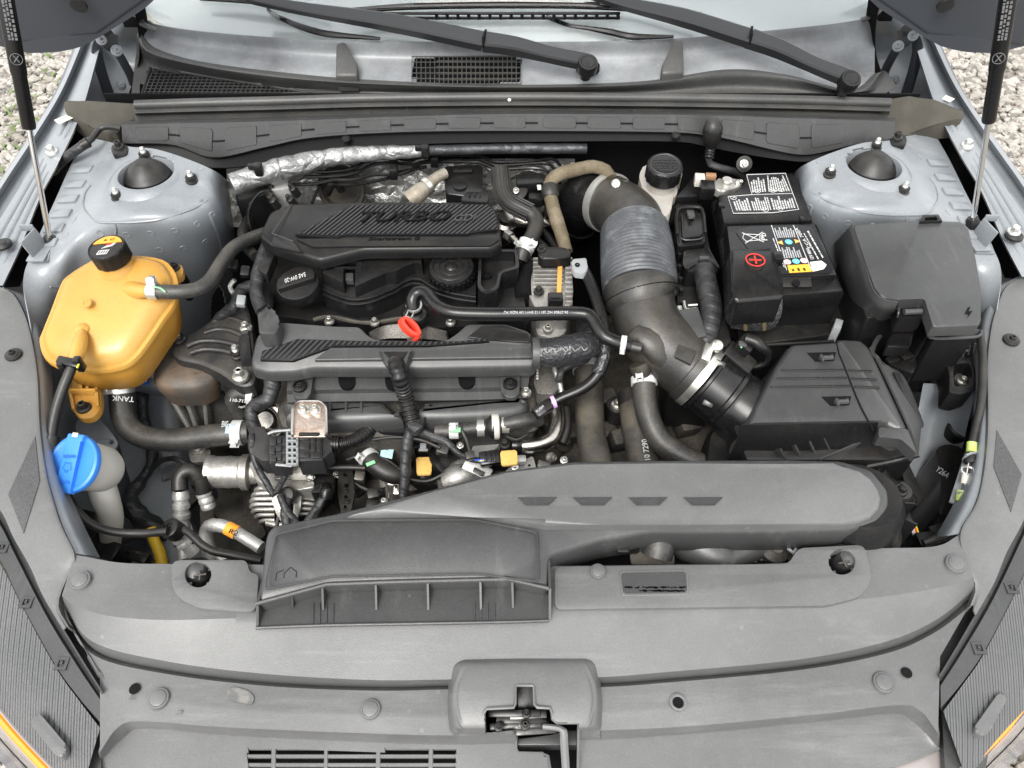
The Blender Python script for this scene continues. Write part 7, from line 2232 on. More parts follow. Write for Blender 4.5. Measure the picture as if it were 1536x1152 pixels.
# tan hose
th_ = thing('tan_hose', 'dusty tan rubber hose arching past the intake elbow', 'hose', P(835, 330, .80))
bm = B(); tube(bm, [(916, 268, .90), (908, 256, .905), (890, 250, .91), (866, 254, .91), (842, 260, .908), (828, 270, .902), (824, 285, .895), (828, 305, .885), (835, 330, .872), (843, 355, .86), (850, 378, .85)], [.011, .0115, .0115, .0115, .0115, .0115, .0115, .0115, .0120, .0115, .0105], 18, wob=.08); mk('hose', bm, MAT['tan_hose'], th_)
bm = B(); lathe(bm, P(825, 288, .894), [(.0125, -.012), (.0150, -.008), (.0150, .008), (.0125, .012)], P(828, 305, .885) - P(824, 275, .9), 22); mk('rubber_ring', bm, MAT['dark_rubber'], th_)
# dark valve cluster between
vcx = thing('solenoid_valve', 'black solenoid valve with white label beside the ribbed hose', 'valve', P(795, 285, .80))
bm = B(); box(bm, P(795, 285, .87), (.05, .03, .05), UP, Vector((1, .1, 0)), .004); mk('valve_body', bm, MAT['satin_black'], vcx)
bm = B(); box(bm, P(809, 281, .897), (.007, .014, .001), UP, Vector((1, .1, 0)), .0002); mk('white_label', bm, MAT['white_paint'], vcx)
bm = B(); lathe(bm, P(774, 286, .88), [(.020, -.01), (.020, .004), (.012, .006), (0, .006)], Vector((0, -.5, 1)), 24); mk('valve_flange', bm, MAT['black_metal'], vcx); put('bolt', P(774, 286, .888), .006, vcx, n=Vector((0, -.5, 1)))
bm = B(); prism(bm, Z(rnd([(760, 268), (790, 255), (822, 262), (826, 275), (800, 270), (775, 280)], 5, 3), .875), .05, .005); mk('valve_bracket', bm, MAT['dark_rubber'], vcx)
bm = B(); box(bm, P(804, 300, .875), (.026, .018, .02), UP, None, .003); mk('valve_plug', bm, MAT['black_plastic'], vcx)
tbx = thing('turbo_outlet', 'tarnished steel turbo outlet with fittings at the cover end', 'turbo outlet', P(762, 330, .72))
bm = B(); lathe(bm, P(758, 330, .85), [(.022, -.05), (.024, -.01), (.022, .0), (.016, .004), (.014, .012), (0, .014)], Vector((.2, -.3, 1)), 28); mk('outlet_dome', bm, MAT['steel_tube'], tbx)
bm = B(); tube(bm, [(772, 328, .868), (792, 332, .87), (812, 330, .868), (824, 336, .86)], [.012, .011, .006, .006], 14); mk('metal_pipe', bm, MAT['steel_tube'], tbx)
bm = B(); lathe(bm, P(775, 328, .868), [(.013, -.006), (.0135, .0), (.0135, .010), (.012, .012)], Vector((1, -.1, 0)), 20); mk('pipe_collar', bm, MAT['black_plastic'], tbx)
bm = B(); tube(bm, [(758, 350, .862), (766, 356, .862), (778, 366, .86), (792, 380, .855)], .006, 12); mk('metal_pipe', bm, MAT['steel_tube'], tbx)
bm = B(); lathe(bm, P(762, 353, .862), [(.009, -.004), (.009, .008)], Vector((.7, -.7, 0)), 6); mk('hex_union', bm, MAT['zinc'], tbx)
bm = B(); tube(bm, [(814, 345, .85), (826, 360, .845), (838, 378, .84)], .006, 10, corr=(.004, .1)); mk('small_conduit', bm, MAT['black_plastic'], tbx)
bm = B(); tube(bm, [(800, 358, .84), (815, 370, .835), (830, 392, .83)], .008, 10); mk('small_hose', bm, MAT['dark_rubber'], tbx)

# ---- finned pump at the end of the head
fp = thing('fuel_pump', 'silver finned fuel pump with tan stripe at the engine end', 'fuel pump', P(830, 470, .70))
bm = B(); prism(bm, Z(rnd([(796, 384), (856, 386), (860, 440), (852, 468), (806, 468), (792, 440)], 6, 3), .84), .08, .006); mk('pump_body', bm, MAT['cast_metal'], fp)
for k in range(8):
    v = 390 + k * 6.2
    bm = B(); box(bm, P(822, v, .8445), (.050, .0032, .010), UP, None, .001); mk('fin', bm, MAT['cast_metal'], fp)
for k in range(10):
    v = 390 + k * 7.2
    bm = B(); box(bm, P(853, v, .8445), (.012, .0040, .010), UP, None, .001); mk('fin', bm, MAT['cast_metal'], fp)
bm = B(); prism(bm, Z([(837, 388), (844, 388), (842, 440), (835, 440)], .851), .006, .0006, 1); mk('tan_stripe', bm, MAT['orange_stripe'], fp)
bm = B(); box(bm, P(833, 451, .850), (.024, .020, .02), UP, None, .003); box(bm, P(833, 446, .861), (.013, .005, .002), UP, None, .0004); mk('plug', bm, MAT['satin_black'], fp)
put('bolt', P(808, 437, .846), .0085, fp, mat=MAT['black_metal'])
bm = B(); prism(bm, Z(rnd([(806, 380), (812, 368), (850, 370), (858, 384), (840, 388), (812, 388)], 4, 3), .868), .02, .004); mk('pump_cap', bm, MAT['black_plastic'], fp)
put('bolt', P(812, 374, .869), .007, fp, mat=MAT['black_metal'])
bm = B(); prism(bm, Z(rnd([(800, 482), (852, 480), (848, 500), (830, 508), (806, 502)], 4, 2), .80), .05, .004); mk('pump_flange', bm, MAT['cast_metal'], fp)
put('bolt', P(822, 494, .805), .008, fp)
bm = B(); tube(bm, [(796, 400, .83), (786, 420, .83), (786, 450, .83)], .016, 12); mk('drive_hub', bm, MAT['gap_black'], fp)
sl_ = thing('taped_pipe', 'silver marked black taped pipe beside the front cover end', 'pipe', P(850, 525, .75))
bm = B(); tube(bm, [(803, 530, .835), (830, 528, .84), (858, 524, .842), (882, 516, .838), (886, 504, .82), (880, 490, .80)], [.021, .022, .0225, .022, .020, .018], 20, wob=.1); mk('pipe', bm, MAT['glossy_tape'], sl_)
for k in range(5):
    bm = B(); u = 812 + k * 14; A = P(u, 528 - k * .8, .8615); tube(bm, [A, A + Vector((.004, .006, .0005)), A + Vector((.008, -.002, .0005)), A + Vector((.013, .004, 0))], .0008, 5); mk('silver_scrape', bm, MAT['pale_alloy'], sl_)
bm = B(); lathe(bm, P(804, 530, .835), [(.0225, -.006), (.024, -.005), (.024, .005), (.0225, .006)], Vector((1, 0, 0)), 28); mk('end_ring', bm, MAT['cover_plastic'], sl_)
# oily castings between engine and gearbox
gb = thing('gearbox', 'dark oily gearbox casting deep below the intake tube', 'gearbox', Vector((.22, .75, .28)))
bm = B(); stack(bm, cr(Z([(820, 480), (930, 470), (1010, 520), (1090, 620), (1080, 720), (880, 730), (800, 660)], .60), n=3, closed=True), [(0, -.3), (0, -.02), (.01, 0), (.03, .006)]); mk('casing', bm, MAT['underside'], gb, 60)
for (u, v, z_) in ((940, 620, .62), (905, 650, .62), (930, 660, .63), (860, 650, .62), (1030, 640, .62), (1050, 610, .64), (830, 640, .63), (905, 600, .63)):
    bm = B(); box(bm, P(u, v, z_), (.04, .03, .04), Vector((.2, -.2, 1)), Vector((1, .3, 0)), .006); mk('casting_boss', bm, MAT['dark_cast'] if u in (905, 940) else MAT['underside'], gb)
put('bolt', P(926, 608, .68), .011, gb)
bm = B(); lathe(bm, P(926, 609, .672), [(.018, -.03), (.018, .004), (.012, .006), (0, .006)], n=24); mk('bolt_bush', bm, MAT['black_metal'], gb)
bm = B(); prism(bm, Z(rnd([(810, 545), (840, 540), (844, 575), (830, 592), (805, 590), (800, 570)], 5, 3), .76), .08, .005); mk('head_end', bm, MAT['dark_cast'], gb)
for k in range(6):
    bm = B(); lathe(bm, P(806, 548 + k * 4, .775), [(.002, 0), (.002, .001), (0, .0014)], n=8); mk('pale_rivet', bm, MAT['white_paint'], gb)
put('bolt', P(789, 589, .775), .0085, gb)
cp_ = thing('charge_pipe', 'thick dusty black charge pipe dropping beside the engine', 'pipe', P(890, 650, .55))
bm = B(); tube(bm, [(880, 545, .72), (884, 570, .71), (884, 610, .70), (886, 650, .69), (894, 690, .68), (900, 720, .66)], [.0235, .0245, .0235, .0235, .025, .026], 24); mk('pipe', bm, MAT['dusty_hose'], cp_)
clamp(P(881, 552, .718), Vector((.05, -1, -.2)), .024, cp_, w=.012, ear=Vector((-.3, -.2, 1)), mat=MAT['grey_resin'])
st_ = thing('steel_coolant_pipe', 'bright bent steel pipe rising beside the round valve', 'pipe', P(820, 660, .6))
bm = B(); tube(bm, [(772, 668, .70), (800, 668, .702), (824, 660, .705), (834, 640, .71), (834, 615, .715), (832, 590, .72)], .0130, 18); mk('pipe', bm, MAT['steel_tube'], st_)
bm = B(); lathe(bm, P(774, 668, .70), [(.0150, -.006), (.0155, 0), (.0155, .008), (.014, .01)], Vector((1, 0, 0)), 22); mk('pipe_seal', bm, MAT['satin_black'], st_)
bm = B(); tube(bm, [(834, 540, .78), (832, 555, .775), (840, 575, .765), (842, 596, .755), (836, 606, .75), (822, 612, .745)], .0042, 10); mk('thin_pipe', bm, MAT['pale_steel'], st_)
bm = B(); tube(bm, [(848, 612, .70), (850, 640, .69), (842, 665, .68)], .008, 12); mk('side_pipe', bm, MAT['dark_rubber'], st_)
lo_ = thing('loose_wire', 'black wrapped wire looping behind the vapour pipe', 'wiring', P(860, 560, .7))
bm = B(); tube(bm, [(886, 525, .80), (878, 540, .80), (855, 548, .795), (842, 556, .79), (838, 572, .785)], .006, 10, wob=.2); mk('wire', bm, MAT['tape_wrap'], lo_)

xc = thing('injector_loom', 'thin black wires and small plugs strung across the engine front', 'wiring', P(640, 700, .6))
for pts, r_ in (([(520, 690, .70), (548, 682, .705), (580, 690, .70), (600, 705, .70)], .0028), ([(600, 716, .70), (640, 722, .69), (672, 708, .70), (700, 700, .71)], .0030), ([(560, 660, .74), (592, 656, .745), (630, 660, .745), (660, 672, .74)], .0026), ([(690, 640, .76), (700, 660, .75), (705, 678, .745)], .0030), ([(760, 655, .73), (775, 660, .73), (790, 652, .73)], .0026), ([(520, 715, .67), (540, 730, .66), (570, 742, .65)], .0035)):
    bm = B(); tube(bm, pts, r_, 8, wob=.1); mk('wire', bm, MAT['dark_rubber'], xc)
for (u, v, z, w, d, h_, c_) in ((610, 690, .70, .016, .012, .02, 'black_plastic'), (664, 676, .73, .018, .014, .016, 'connector_grey'), (705, 684, .745, .014, .012, .012, 'connector_grey'), (560, 742, .65, .018, .016, .02, 'black_metal'), (540, 716, .665, .016, .016, .02, 'dark_cast'), (600, 735, .64, .02, .02, .02, 'zinc'), (645, 722, .66, .03, .014, .02, 'black_plastic'), (782, 690, .70, .014, .012, .016, 'cast_metal'), (815, 700, .68, .02, .012, .02, 'dark_cast'), (588, 726, .655, .012, .012, .024, 'zinc')):
    bm = B(); box(bm, P(u, v, z), (w, d, h_), Vector((.1, -.25, 1)), Vector((1, .3 * math.sin(u), 0)), .0018); mk('plug' if 'plastic' in c_ or 'connector' in c_ else 'fitting', bm, MAT[c_], xc)
for (u, v, z, r_) in ((690, 668, .72, .006), (772, 700, .71, .006), (575, 752, .63, .007), (505, 712, .66, .006), (640, 735, .64, .006), (846, 690, .66, .007), (560, 700, .66, .007)):
    put('bolt', P(u, v, z), r_, xc, n=Vector((.1, -.3, 1)))
# ================================================================== INTAKE TUBE
it = thing('intake_tube', 'large black corrugated air intake tube curving to the turbo', 'intake tube', P(960, 430, .70))
bm = B(); tube(bm, [(855, 330, .76), (862, 310, .80), (880, 300, .835), (905, 302, .85), (925, 308, .86)], [.050, .054, .052, .048, .047], 32, caps=True); mk('turbo_elbow', bm, MAT['satin_black'], it, 60)
bm = B(); lathe(bm, P(868, 312, .80), [(.054, -.003), (.058, -.002), (.058, .004), (.054, .005)], P(900, 303, .845) - P(860, 314, .79), 40); mk('elbow_bead', bm, MAT['satin_black'], it)
bm = B(); tube(bm, [(905, 302, .85), (930, 314, .862), (946, 332, .866), (952, 352, .866)], [.048, .049, .053, .054], 36); mk('upper_sleeve', bm, MAT['turbo_rubber'], it, 60)
bm = B(); p0, p1 = P(909, 304, .852), P(926, 311, .860); dd = (p1 - p0)
lathe(bm, P(912, 304, .854), [(.0490, -.007), (.0525, -.007), (.0527, .007), (.0490, .007)], dd, 40); mk('worm_clamp', bm, MAT['pale_steel'], it)
bm = B(); box(bm, P(930, 277, .902), (.028, .012, .010), UP, Vector((1, .1, .1)), .002); mk('clamp_screw_housing', bm, MAT['zinc'], it)
put('screw', P(924, 276, .910), .0085, it, n=Vector((-.2, -.5, .8)))
bell = [(952, 345, .866), (955, 370, .866), (957, 400, .864), (960, 432, .858)]
pp = cr([P(*q) for q in bell], n=14)
bm = B()
rings = len(pp)
tube(bm, [(952, 350, .866), (954, 366, .866), (956, 386, .866), (958, 416, .862), (960, 438, .857)], [.0565, .058, .059, .0590, .0575], 44, corr=(.0066, .016)); mk('bellows', bm, MAT['dipped_bellows'], it, 60)
bm = B(); tube(bm, [(960, 434, .858), (962, 447, .853), (966, 457, .846)], [.0585, .0575, .050], 40); mk('lower_collar', bm, MAT['turbo_rubber'], it, 60)
c = P(962, 445, .852); d = P(966, 455, .846) - P(960, 432, .858)
bm = B(); lathe(bm, c, [(.055, -.002), (.0590, -.002), (.0592, .004), (.055, .005)], d, 48); mk('collar_band', bm, MAT['dark_rubber'], it)
for k in range(22):
    a = math.pi * (.12 + .76 * k / 21)
    x_, y_, z_ = axes(d, Vector((1, 0, 0)))
    vw = (Vector((0, 0, CAM_H)) - c); vw = (vw - z_ * vw.dot(z_)).normalized(); sx = z_.cross(vw)
    p = c + (sx * math.cos(a) + vw * math.sin(a)) * .0592
    bm = B(); box(bm, p, (.0016, .007, .002), (p - c), d, 0); mk('band_tooth', bm, MAT['gap_black'], it)
bm = B(); tube(bm, [(962, 448, .85), (966, 470, .842), (978, 498, .83), (1000, 524, .818), (1026, 545, .806), (1046, 562, .798)], [.051, .051, .052, .052, .050, .049], 36); mk('outlet_elbow', bm, MAT['turbo_rubber'], it, 60)
bm = B(); tube(bm, [(944, 514, .850), (958, 504, .858), (976, 514, .855), (992, 536, .838), (996, 556, .822)], [.006, .018, .020, .018, .006], 20, flat=(Vector((-.2, -.4, .9)).normalized(), .55)); mk('moulded_swell', bm, MAT['turbo_rubber'], it, 60)
bm = B(); tube(bm, [(940, 518, .862), (952, 521, .862), (962, 523, .862)], .008, 14); mk('breather_spigot', bm, MAT['turbo_rubber'], it)
bm = B(); tube(bm, [(958, 545, .82), (962, 556, .81), (966, 572, .79)], [.016, .015, .013], 16); mk('lower_spigot', bm, MAT['turbo_rubber'], it)
q = [P(u, v, z) for u, v, z in ((1018, 516, .862), (1046, 526, .852), (1036, 546, .850), (1012, 534, .858))]
bm = B(); prism(bm, q, .004, .0012, 2); mk('moulded_pad', bm, MAT['turbo_rubber'], it)
c0, c1 = P(1040, 557, .800), P(1076, 585, .785); d = c1 - c0
bm = B(); lathe(bm, c0, [(.0505, -.008), (.0525, -.007), (.0525, .008), (.0505, .009)], d, 44); mk('rubber_lip', bm, MAT['turbo_rubber'], it)
mf = thing('airflow_housing', 'black airflow meter housing with bright steel clamp beside the filter box', 'airflow meter', P(1080, 600, .70))
bm = B(); lathe(bm, c0 + d.normalized() * .012, [(.0510, -.006), (.0528, -.006), (.0528, .006), (.0510, .006)], d, 48); mk('steel_clamp', bm, MAT['zinc'], mf)
bm = B(); box(bm, P(1060, 530, .852), (.030, .014, .010), Vector((.2, -.3, 1)), Vector((.3, .9, 0)), .002); mk('clamp_housing', bm, MAT['zinc'], mf)
put('screw', P(1075, 519, .858), .0095, mf, n=Vector((.1, -.4, .9)))
bm = B(); lathe(bm, c0 + d.normalized() * .020, [(.050, 0), (.052, .002), (.052, .006), (.0485, .008), (.0485, .040), (.052, .042), (.052, .048), (.050, .05), (.052, .056), (.054, .085)], d, 48); mk('housing', bm, MAT['satin_black'], mf, 40)
bm = B(); box(bm, P(1108, 538, .83), (.05, .03, .014), Vector((.3, -.3, 1)), Vector((.8, -.6, 0)), .003); mk('sensor_base', bm, MAT['black_plastic'], mf)
bm = B(); box(bm, P(1115, 520, .845), (.024, .024, .03), Vector((.2, -.3, 1)), Vector((.8, -.6, 0)), .003); mk('sensor_plug', bm, MAT['black_plastic'], mf)
bm = B(); tube(bm, [(1118, 508, .862), (1132, 512, .862), (1142, 520, .858), (1152, 530, .84), (1148, 545, .82), (1130, 550, .81)], [.009, .009, .008, .006, .005, .005], 12); mk('plug_lead', bm, MAT['black_plastic'], mf)
bm = B(); box(bm, P(1114, 516, .861), (.012, .009, .002), Vector((.2, -.3, 1)), None, .0005); mk('plug_latch', bm, MAT['cover_plastic'], mf)
bm = B(); box(bm, P(1112, 521, .862), (.002, .002, .001), UP, None, 0); mk('paint_dot', bm, MAT['green_paint'], mf)
for q in ((1062, 605, .80), (1080, 546, .84)):
    bm = B(); box(bm, q, (.016, .010, .006), Vector((-.2, -.6, .7)), Vector((.8, -.5, 0)), .001); mk('housing_lug', bm, MAT['satin_black'], mf)

# ================================================================== COOLANT HOSES BELOW
ch = thing('upper_radiator_hose', 'woven black radiator hose bending under the duct with white clip', 'hose', P(980, 650, .60))
bm = B(); tube(bm, [(966, 560, .80), (966, 580, .785), (968, 605, .765), (976, 635, .745), (992, 662, .73), (1020, 682, .72), (1052, 698, .715), (1080, 712, .71)], .0180, 22); mk('hose', bm, MAT['hose_rubber'], ch)
clamp(P(966, 572, .792), Vector((0, -1, -.4)), .0183, ch, w=.012, ear=Vector((-.4, -.4, .8)), mat=MAT['white_paint'])
dh = thing('lower_radiator_hose', 'brown dusty printed hose beside the woven radiator hose', 'hose', P(960, 660, .5))
bm = B(); tube(bm, [(946, 590, .70), (950, 612, .695), (954, 640, .69), (960, 670, .68), (968, 700, .67), (975, 730, .66)], [.0235, .0235, .0235, .024, .026, .028], 22); mk('hose', bm, MAT['dusty_hose'], dh)
bm = B(); lathe(bm, P(949, 600, .70), [(.0245, -.012), (.0250, -.010), (.0250, .010), (.0245, .012)], Vector((.05, -1, -.2)), 26); mk('band', bm, MAT['black_metal'], dh)
text('10 7290', P(974, 690, .712), P(966, 662, .718), .009, MAT['grey_print'], dh, Vector((.2, -.4, .9)), lift=.004)

# ================================================================== FLUID RESERVOIR
rs_ = thing('brake_reservoir', 'white brake fluid reservoir with ribbed black cap', 'fluid reservoir', P(985, 320, .75))
bm = B(); prism(bm, Z(rnd([(958, 262), (968, 244), (1022, 244), (1024, 264), (1012, 280), (1006, 320), (985, 326), (968, 300)], 7, 3), .895), .12, .008, 3); mk('tank', bm, MAT['reservoir_white'], rs_)
rc = P(998, 246, .945); ra = Vector((0, -.12, 1))
bm = B(); lathe(bm, rc, [(.030, -.075), (.030, -.055), (.024, -.05), (.024, 0)], ra, 32); mk('neck', bm, MAT['reservoir_white'], rs_)
bm = B(); lathe(bm, rc, [(.0285, -.030), (.0305, -.028), (.0305, -.006), (.0295, -.002), (.027, 0), (.0262, -.0008), (0, -.0006)], ra, 48, lobes=(14, .05, (1, 2))); rcap = mk('cap', bm, MAT['black_plastic'], rs_)
for k in range(6):
    w = .022 * math.sqrt(max(.05, 1 - ((k - 2.5) / 3.2) ** 2))
    c = rc + Vector((0, (k - 2.5) * .0075, .0002))
    text('CLEAN FILLER CAP BEFORE'[:int(6 + w * 600)], c + Vector((-w, -.002, 0)), c + Vector((w, -.002, .0)), .0042, MAT['letter_grey'], rcap, ra, depth=.0006)
fbx = thing('black_foam_bag', 'crumpled black foam cover beside the reservoir', 'foam cover', P(1010, 340, .78))
bm = B(); tube(bm, [(992, 345, .82), (1005, 322, .84), (1015, 305, .85), (1024, 288, .855)], [.010, .022, .022, .012], 14, wob=.6, step=.006); mk('foam', bm, MAT['gap_black'], fbx)

# ================================================================== RELAY BOXES NEXT TO BATTERY
rl = thing('connector_stack', 'black ECU connectors with lock levers and a thick taped cable', 'connector', P(1045, 400, .70))
bm = B(); prism(bm, Z(rnd([(1010, 300), (1052, 296), (1062, 360), (1100, 520), (1020, 520), (1012, 380)], 4, 2), .835), .2, .004); mk('control_unit', bm, MAT['black_plastic'], rl)
bm = B(); prism(bm, Z(rnd([(1014, 306), (1052, 304), (1058, 366), (1016, 370)], 4, 3), .872), .04, .004); mk('connector_shell', bm, MAT['satin_black'], rl)
bm = B(); prism(bm, Z(rnd([(1022, 318), (1050, 317), (1054, 354), (1024, 358)], 4, 3), .882), .015, .003); mk('lever_cover', bm, MAT['satin_black'], rl)
bm = B(); tube(bm, [P(u, v, .8825) for u, v in ((1016, 352), (1015, 322), (1022, 312), (1048, 311), (1055, 320), (1058, 350))], .003, 8); mk('lock_lever', bm, MAT['black_plastic'], rl)
bm = B(); box(bm, P(1036, 322, .886), (.012, .018, .006), UP, None, .001); box(bm, P(1036, 326, .8895), (.007, .007, .002), UP, None, .0005); mk('latch_tab', bm, MAT['cover_plastic'], rl)
bm = B(); tube(bm, [P(1022, 357, .886), P(1028, 360, .886), P(1048, 359, .886), P(1054, 356, .886)], .0012, 6); mk('highlight_edge', bm, MAT['cover_plastic'], rl)
bm = B(); prism(bm, Z(rnd([(1026, 374), (1062, 370), (1078, 398), (1078, 406), (1030, 406), (1024, 396)], 4, 3), .870), .04, .004); mk('connector_shell', bm, MAT['satin_black'], rl)
bm = B(); tube(bm, [P(u, v, .8725) for u, v in ((1030, 405), (1040, 397), (1070, 395), (1078, 402))], .003, 8); mk('lock_lever', bm, MAT['black_plastic'], rl)
bm = B(); box(bm, P(1056, 388, .875), (.016, .008, .006), UP, None, .001); mk('latch_tab', bm, MAT['cover_plastic'], rl)
bm = B(); tube(bm, [(1056, 404, .868), (1060, 430, .865), (1066, 460, .858), (1064, 490, .848), (1056, 520, .835)], [.017, .0165, .0165, .016, .014], 18, wob=.08); mk('taped_cable', bm, MAT['tape_wrap'], rl)
bm = B(); box(bm, P(1036, 492, .845), (.034, .055, .03), Vector((-.1, -.2, 1)), Vector((1, .15, 0)), .003); mk('lower_plug', bm, MAT['cover_plastic'], rl)
bm = B(); tube(bm, [P(1026, 452, .86), P(1029, 464, .86), P(1044, 462, .86)], .0022, 6); tube(bm, [P(1032, 458, .86), P(1046, 457, .86)], .0018, 6); mk('wire_clip', bm, MAT['pale_steel'], rl)
bm = B(); box(bm, P(1019, 464, .852), (.008, .010, .008), UP, None, .001); mk('small_nut', bm, MAT['pale_steel'], rl)
for k in range(10):
    bm = B(); box(bm, P(1016 + k * .9, 330 + k * 18, .858 - k * .0015), (.006, .006, .012), UP, None, .001); mk('edge_catch', bm, MAT['black_plastic'], rl)
bm = B(); prism(bm, Z([(1012, 296), (1042, 262), (1046, 264), (1050, 294)], .88), .03, .004); mk('shield_flap', bm, MAT['satin_black'], rl)

# ================================================================== BATTERY
bt = thing('battery', 'black car battery with white printed label and plus terminal cover', 'battery', P(1170, 400, .66))
bm = B(); prism(bm, Z([(1078, 262), (1192, 258), (1198, 268), (1268, 440), (1104, 446)], .868), .20, .004, 2, grow=-.004); mk('case', bm, MAT['black_plastic'], bt)
bm = B(); prism(bm, Z([(1122, 264), (1193, 261), (1220, 330), (1086, 334), (1077, 292), (1108, 290)], .906), .04, .003, 2); mk('rear_lid', bm, MAT['satin_black'], bt)
bm = B(); prism(bm, Z([(1090, 338), (1222, 334), (1256, 412), (1100, 416)], .903), .036, .003, 2); mk('front_lid', bm, MAT['satin_black'], bt)
bm = B(); prism(bm, Z([(1168, 419), (1254, 415), (1266, 436), (1172, 442)], .893), .03, .003, 2); mk('lid_skirt', bm, MAT['satin_black'], bt)
bm = B(); box(bm, P(1194, 424, .897), (.10 * .45, .018, .006), Vector((0, -.3, 1)), None, .001); mk('lid_tab', bm, MAT['black_plastic'], bt)
bm = B(); lathe(bm, P(1194, 425, .901), [(.006, 0), (.006, .002), (.003, .002), (0, .0012)], Vector((0, -.3, 1)), 16); mk('vent_dot', bm, MAT['gap_black'], bt)
for k in range(5):
    bm = B(); box(bm, P(1200 + k * 12, 449, .862), (.008, .004, .004), UP, None, .0006); mk('case_notch', bm, MAT['cover_plastic'], bt)
bm = B(); box(bm, P(1203, 329, .906), (.007, .012, .006), UP, None, .001); box(bm, P(1082, 308, .906), (.010, .012, .006), UP, None, .001); mk('lid_lug', bm, MAT['satin_black'], bt)
# printed rear label: outlined field filled with lines of print
lab = [(1120, 262), (1178, 260), (1198, 314), (1160, 319), (1100, 320), (1092, 295), (1128, 292)]
lz_ = .9070
bm = B(); prism(bm, Z(lab, lz_), .001, 0); lb = mk('rear_label', bm, MAT['label_black'], bt)
bm = B(); tube(bm, [P(u, v, lz_ + .0004) for u, v in lab + lab[:1]], .0007, 4, straight=True); mk('label_border', bm, MAT['white_paint'], lb)
bm = B(); tube(bm, [P(1128, 292, lz_ + .0004), P(1189, 290, lz_ + .0004)], .0005, 4, straight=True); mk('label_border', bm, MAT['white_paint'], lb)
def para(poly, cols, rows, seed, zz, m, parent, dirx, nm='printed_text', fill=.8, wr=(.62, 1.0), th=.6):
    """columns of small print running away from the viewer, as on the turned label"""
    rr = random.Random(seed)
    bm = B()
    a, b, c, d = [Vector((p[0], p[1])) for p in poly]
    for i in range(cols):
        f0, f1 = (i + .5 - th / 2) / cols, (i + .5 + th / 2) / cols
        end = rr.uniform(*wr)
        t = .02
        while t < end - .02:
            l = rr.uniform(.04, .16) if rr.random() < .9 else .03
            t2 = min(end, t + l)
            q = []
            for f, s_ in ((f0, t), (f1, t), (f1, t2), (f0, t2)):
                lo = a.lerp(b, f); hi = d.lerp(c, f)
                p = lo.lerp(hi, s_)
                q.append(P(p.x, p.y, zz))
            vs_ = [bm.verts.new(x) for x in q]
            bm.faces.new(vs_)
            t = t2 + .022
    o = mk(nm, bm, m, parent)
    o['kind'] = 'stuff'
    return o
para([(1128, 289), (1150, 288), (1146, 264), (1124, 264)], 6, 1, 1, lz_ + .0004, MAT['white_paint'], lb, 0)
para([(1152, 288), (1186, 287), (1175, 263), (1150, 263)], 9, 1, 2, lz_ + .0004, MAT['white_paint'], lb, 0)
para([(1104, 316), (1128, 316), (1122, 297), (1097, 297)], 6, 1, 3, lz_ + .0004, MAT['white_paint'], lb, 0)
para([(1130, 316), (1158, 315), (1152, 295), (1124, 296)], 8, 1, 4, lz_ + .0004, MAT['white_paint'], lb, 0)
para([(1160, 315), (1194, 312), (1188, 293), (1154, 294)], 9, 1, 5, lz_ + .0004, MAT['white_paint'], lb, 0)
for (u, v) in ((1136, 287), (1159, 286), (1171, 285), (1116, 313), (1148, 315), (1170, 313), (1100, 297)):
    bm = B(); c = P(u, v, lz_ + .0006); lathe(bm, c, [(.0052, 0), (.0052, .0003), (.0042, .0003), (.0042, 0)], n=20); box(bm, c + Vector((0, 0, .0002)), (.005, .0014, .0003), UP, Vector((1, .7, 0)), 0); mk('printed_symbol', bm, MAT['white_paint'], lb)
bm = B(); prism(bm, Z(rnd([(1102, 346), (1120, 340), (1200, 337), (1218, 340), (1250, 404), (1246, 410), (1150, 412)], 4, 2), .9042), .0008, 0); fl = mk('front_label', bm, MAT['label_black'], bt)
zl_ = .9048
# crossed bin and Pb
bm = B()
for a, b in (((1113, 349), (1146, 363)), ((1144, 348), (1118, 365))):
    tube(bm, [P(*a, zl_), P(*b, zl_)], .0007, 4, straight=True)
bp_ = [(1116, 351), (1114, 357), (1119, 362), (1139, 360), (1139, 352), (1116, 351)]
tube(bm, [P(*q, zl_) for q in bp_], .0007, 4, straight=True)
tube(bm, [P(*q, zl_) for q in [(1141, 350), (1144, 353), (1143, 360), (1140, 362), (1140, 350)]], .0006, 4, straight=True)
mk('crossed_bin_symbol', bm, MAT['white_paint'], fl)
text('Pb', P(1151, 361, zl_), P(1148, 350, zl_), .009, MAT['white_paint'], fl, UP, depth=.0003)
bm = B(); tube(bm, [P(1157, 338, zl_), P(1180, 405, zl_)], .0008, 4, straight=True); tube(bm, [P(1190, 338, zl_), P(1217, 405, zl_)], .0008, 4, straight=True); mk('label_rule', bm, MAT['white_paint'], fl)
para([(1166, 357), (1194, 356), (1190, 340), (1160, 341)], 9, 1, 6, zl_, MAT['grey_print'], fl, 0)
para([(1172, 388), (1204, 386), (1198, 370), (1168, 371)], 9, 1, 7, zl_, MAT['grey_print'], fl, 0)
for (u, v, c, sh) in ((1171, 364, 'gold_print', 3), (1183, 363, 'cyan_print', 20), (1195, 362, 'gold_print', 3), (1181, 393, 'pink_print', 20), (1194, 392, 'cyan_print', 20), (1206, 391, 'pink_print', 20)):
    bm = B(); lathe(bm, P(u, v, zl_), [(.0058, 0), (.0058, .0004), (0, .0004)], n=sh, x=Vector((-1 if u == 1171 else 1, 0, 0))); s_ = mk('hazard_symbol', bm, MAT[c], fl)
    bm = B(); box(bm, P(u, v, zl_ + .0007), (.0036, .0018, .0003), UP, Vector((1, .5, 0)), 0); mk('symbol_mark', bm, MAT['white_paint'], s_)
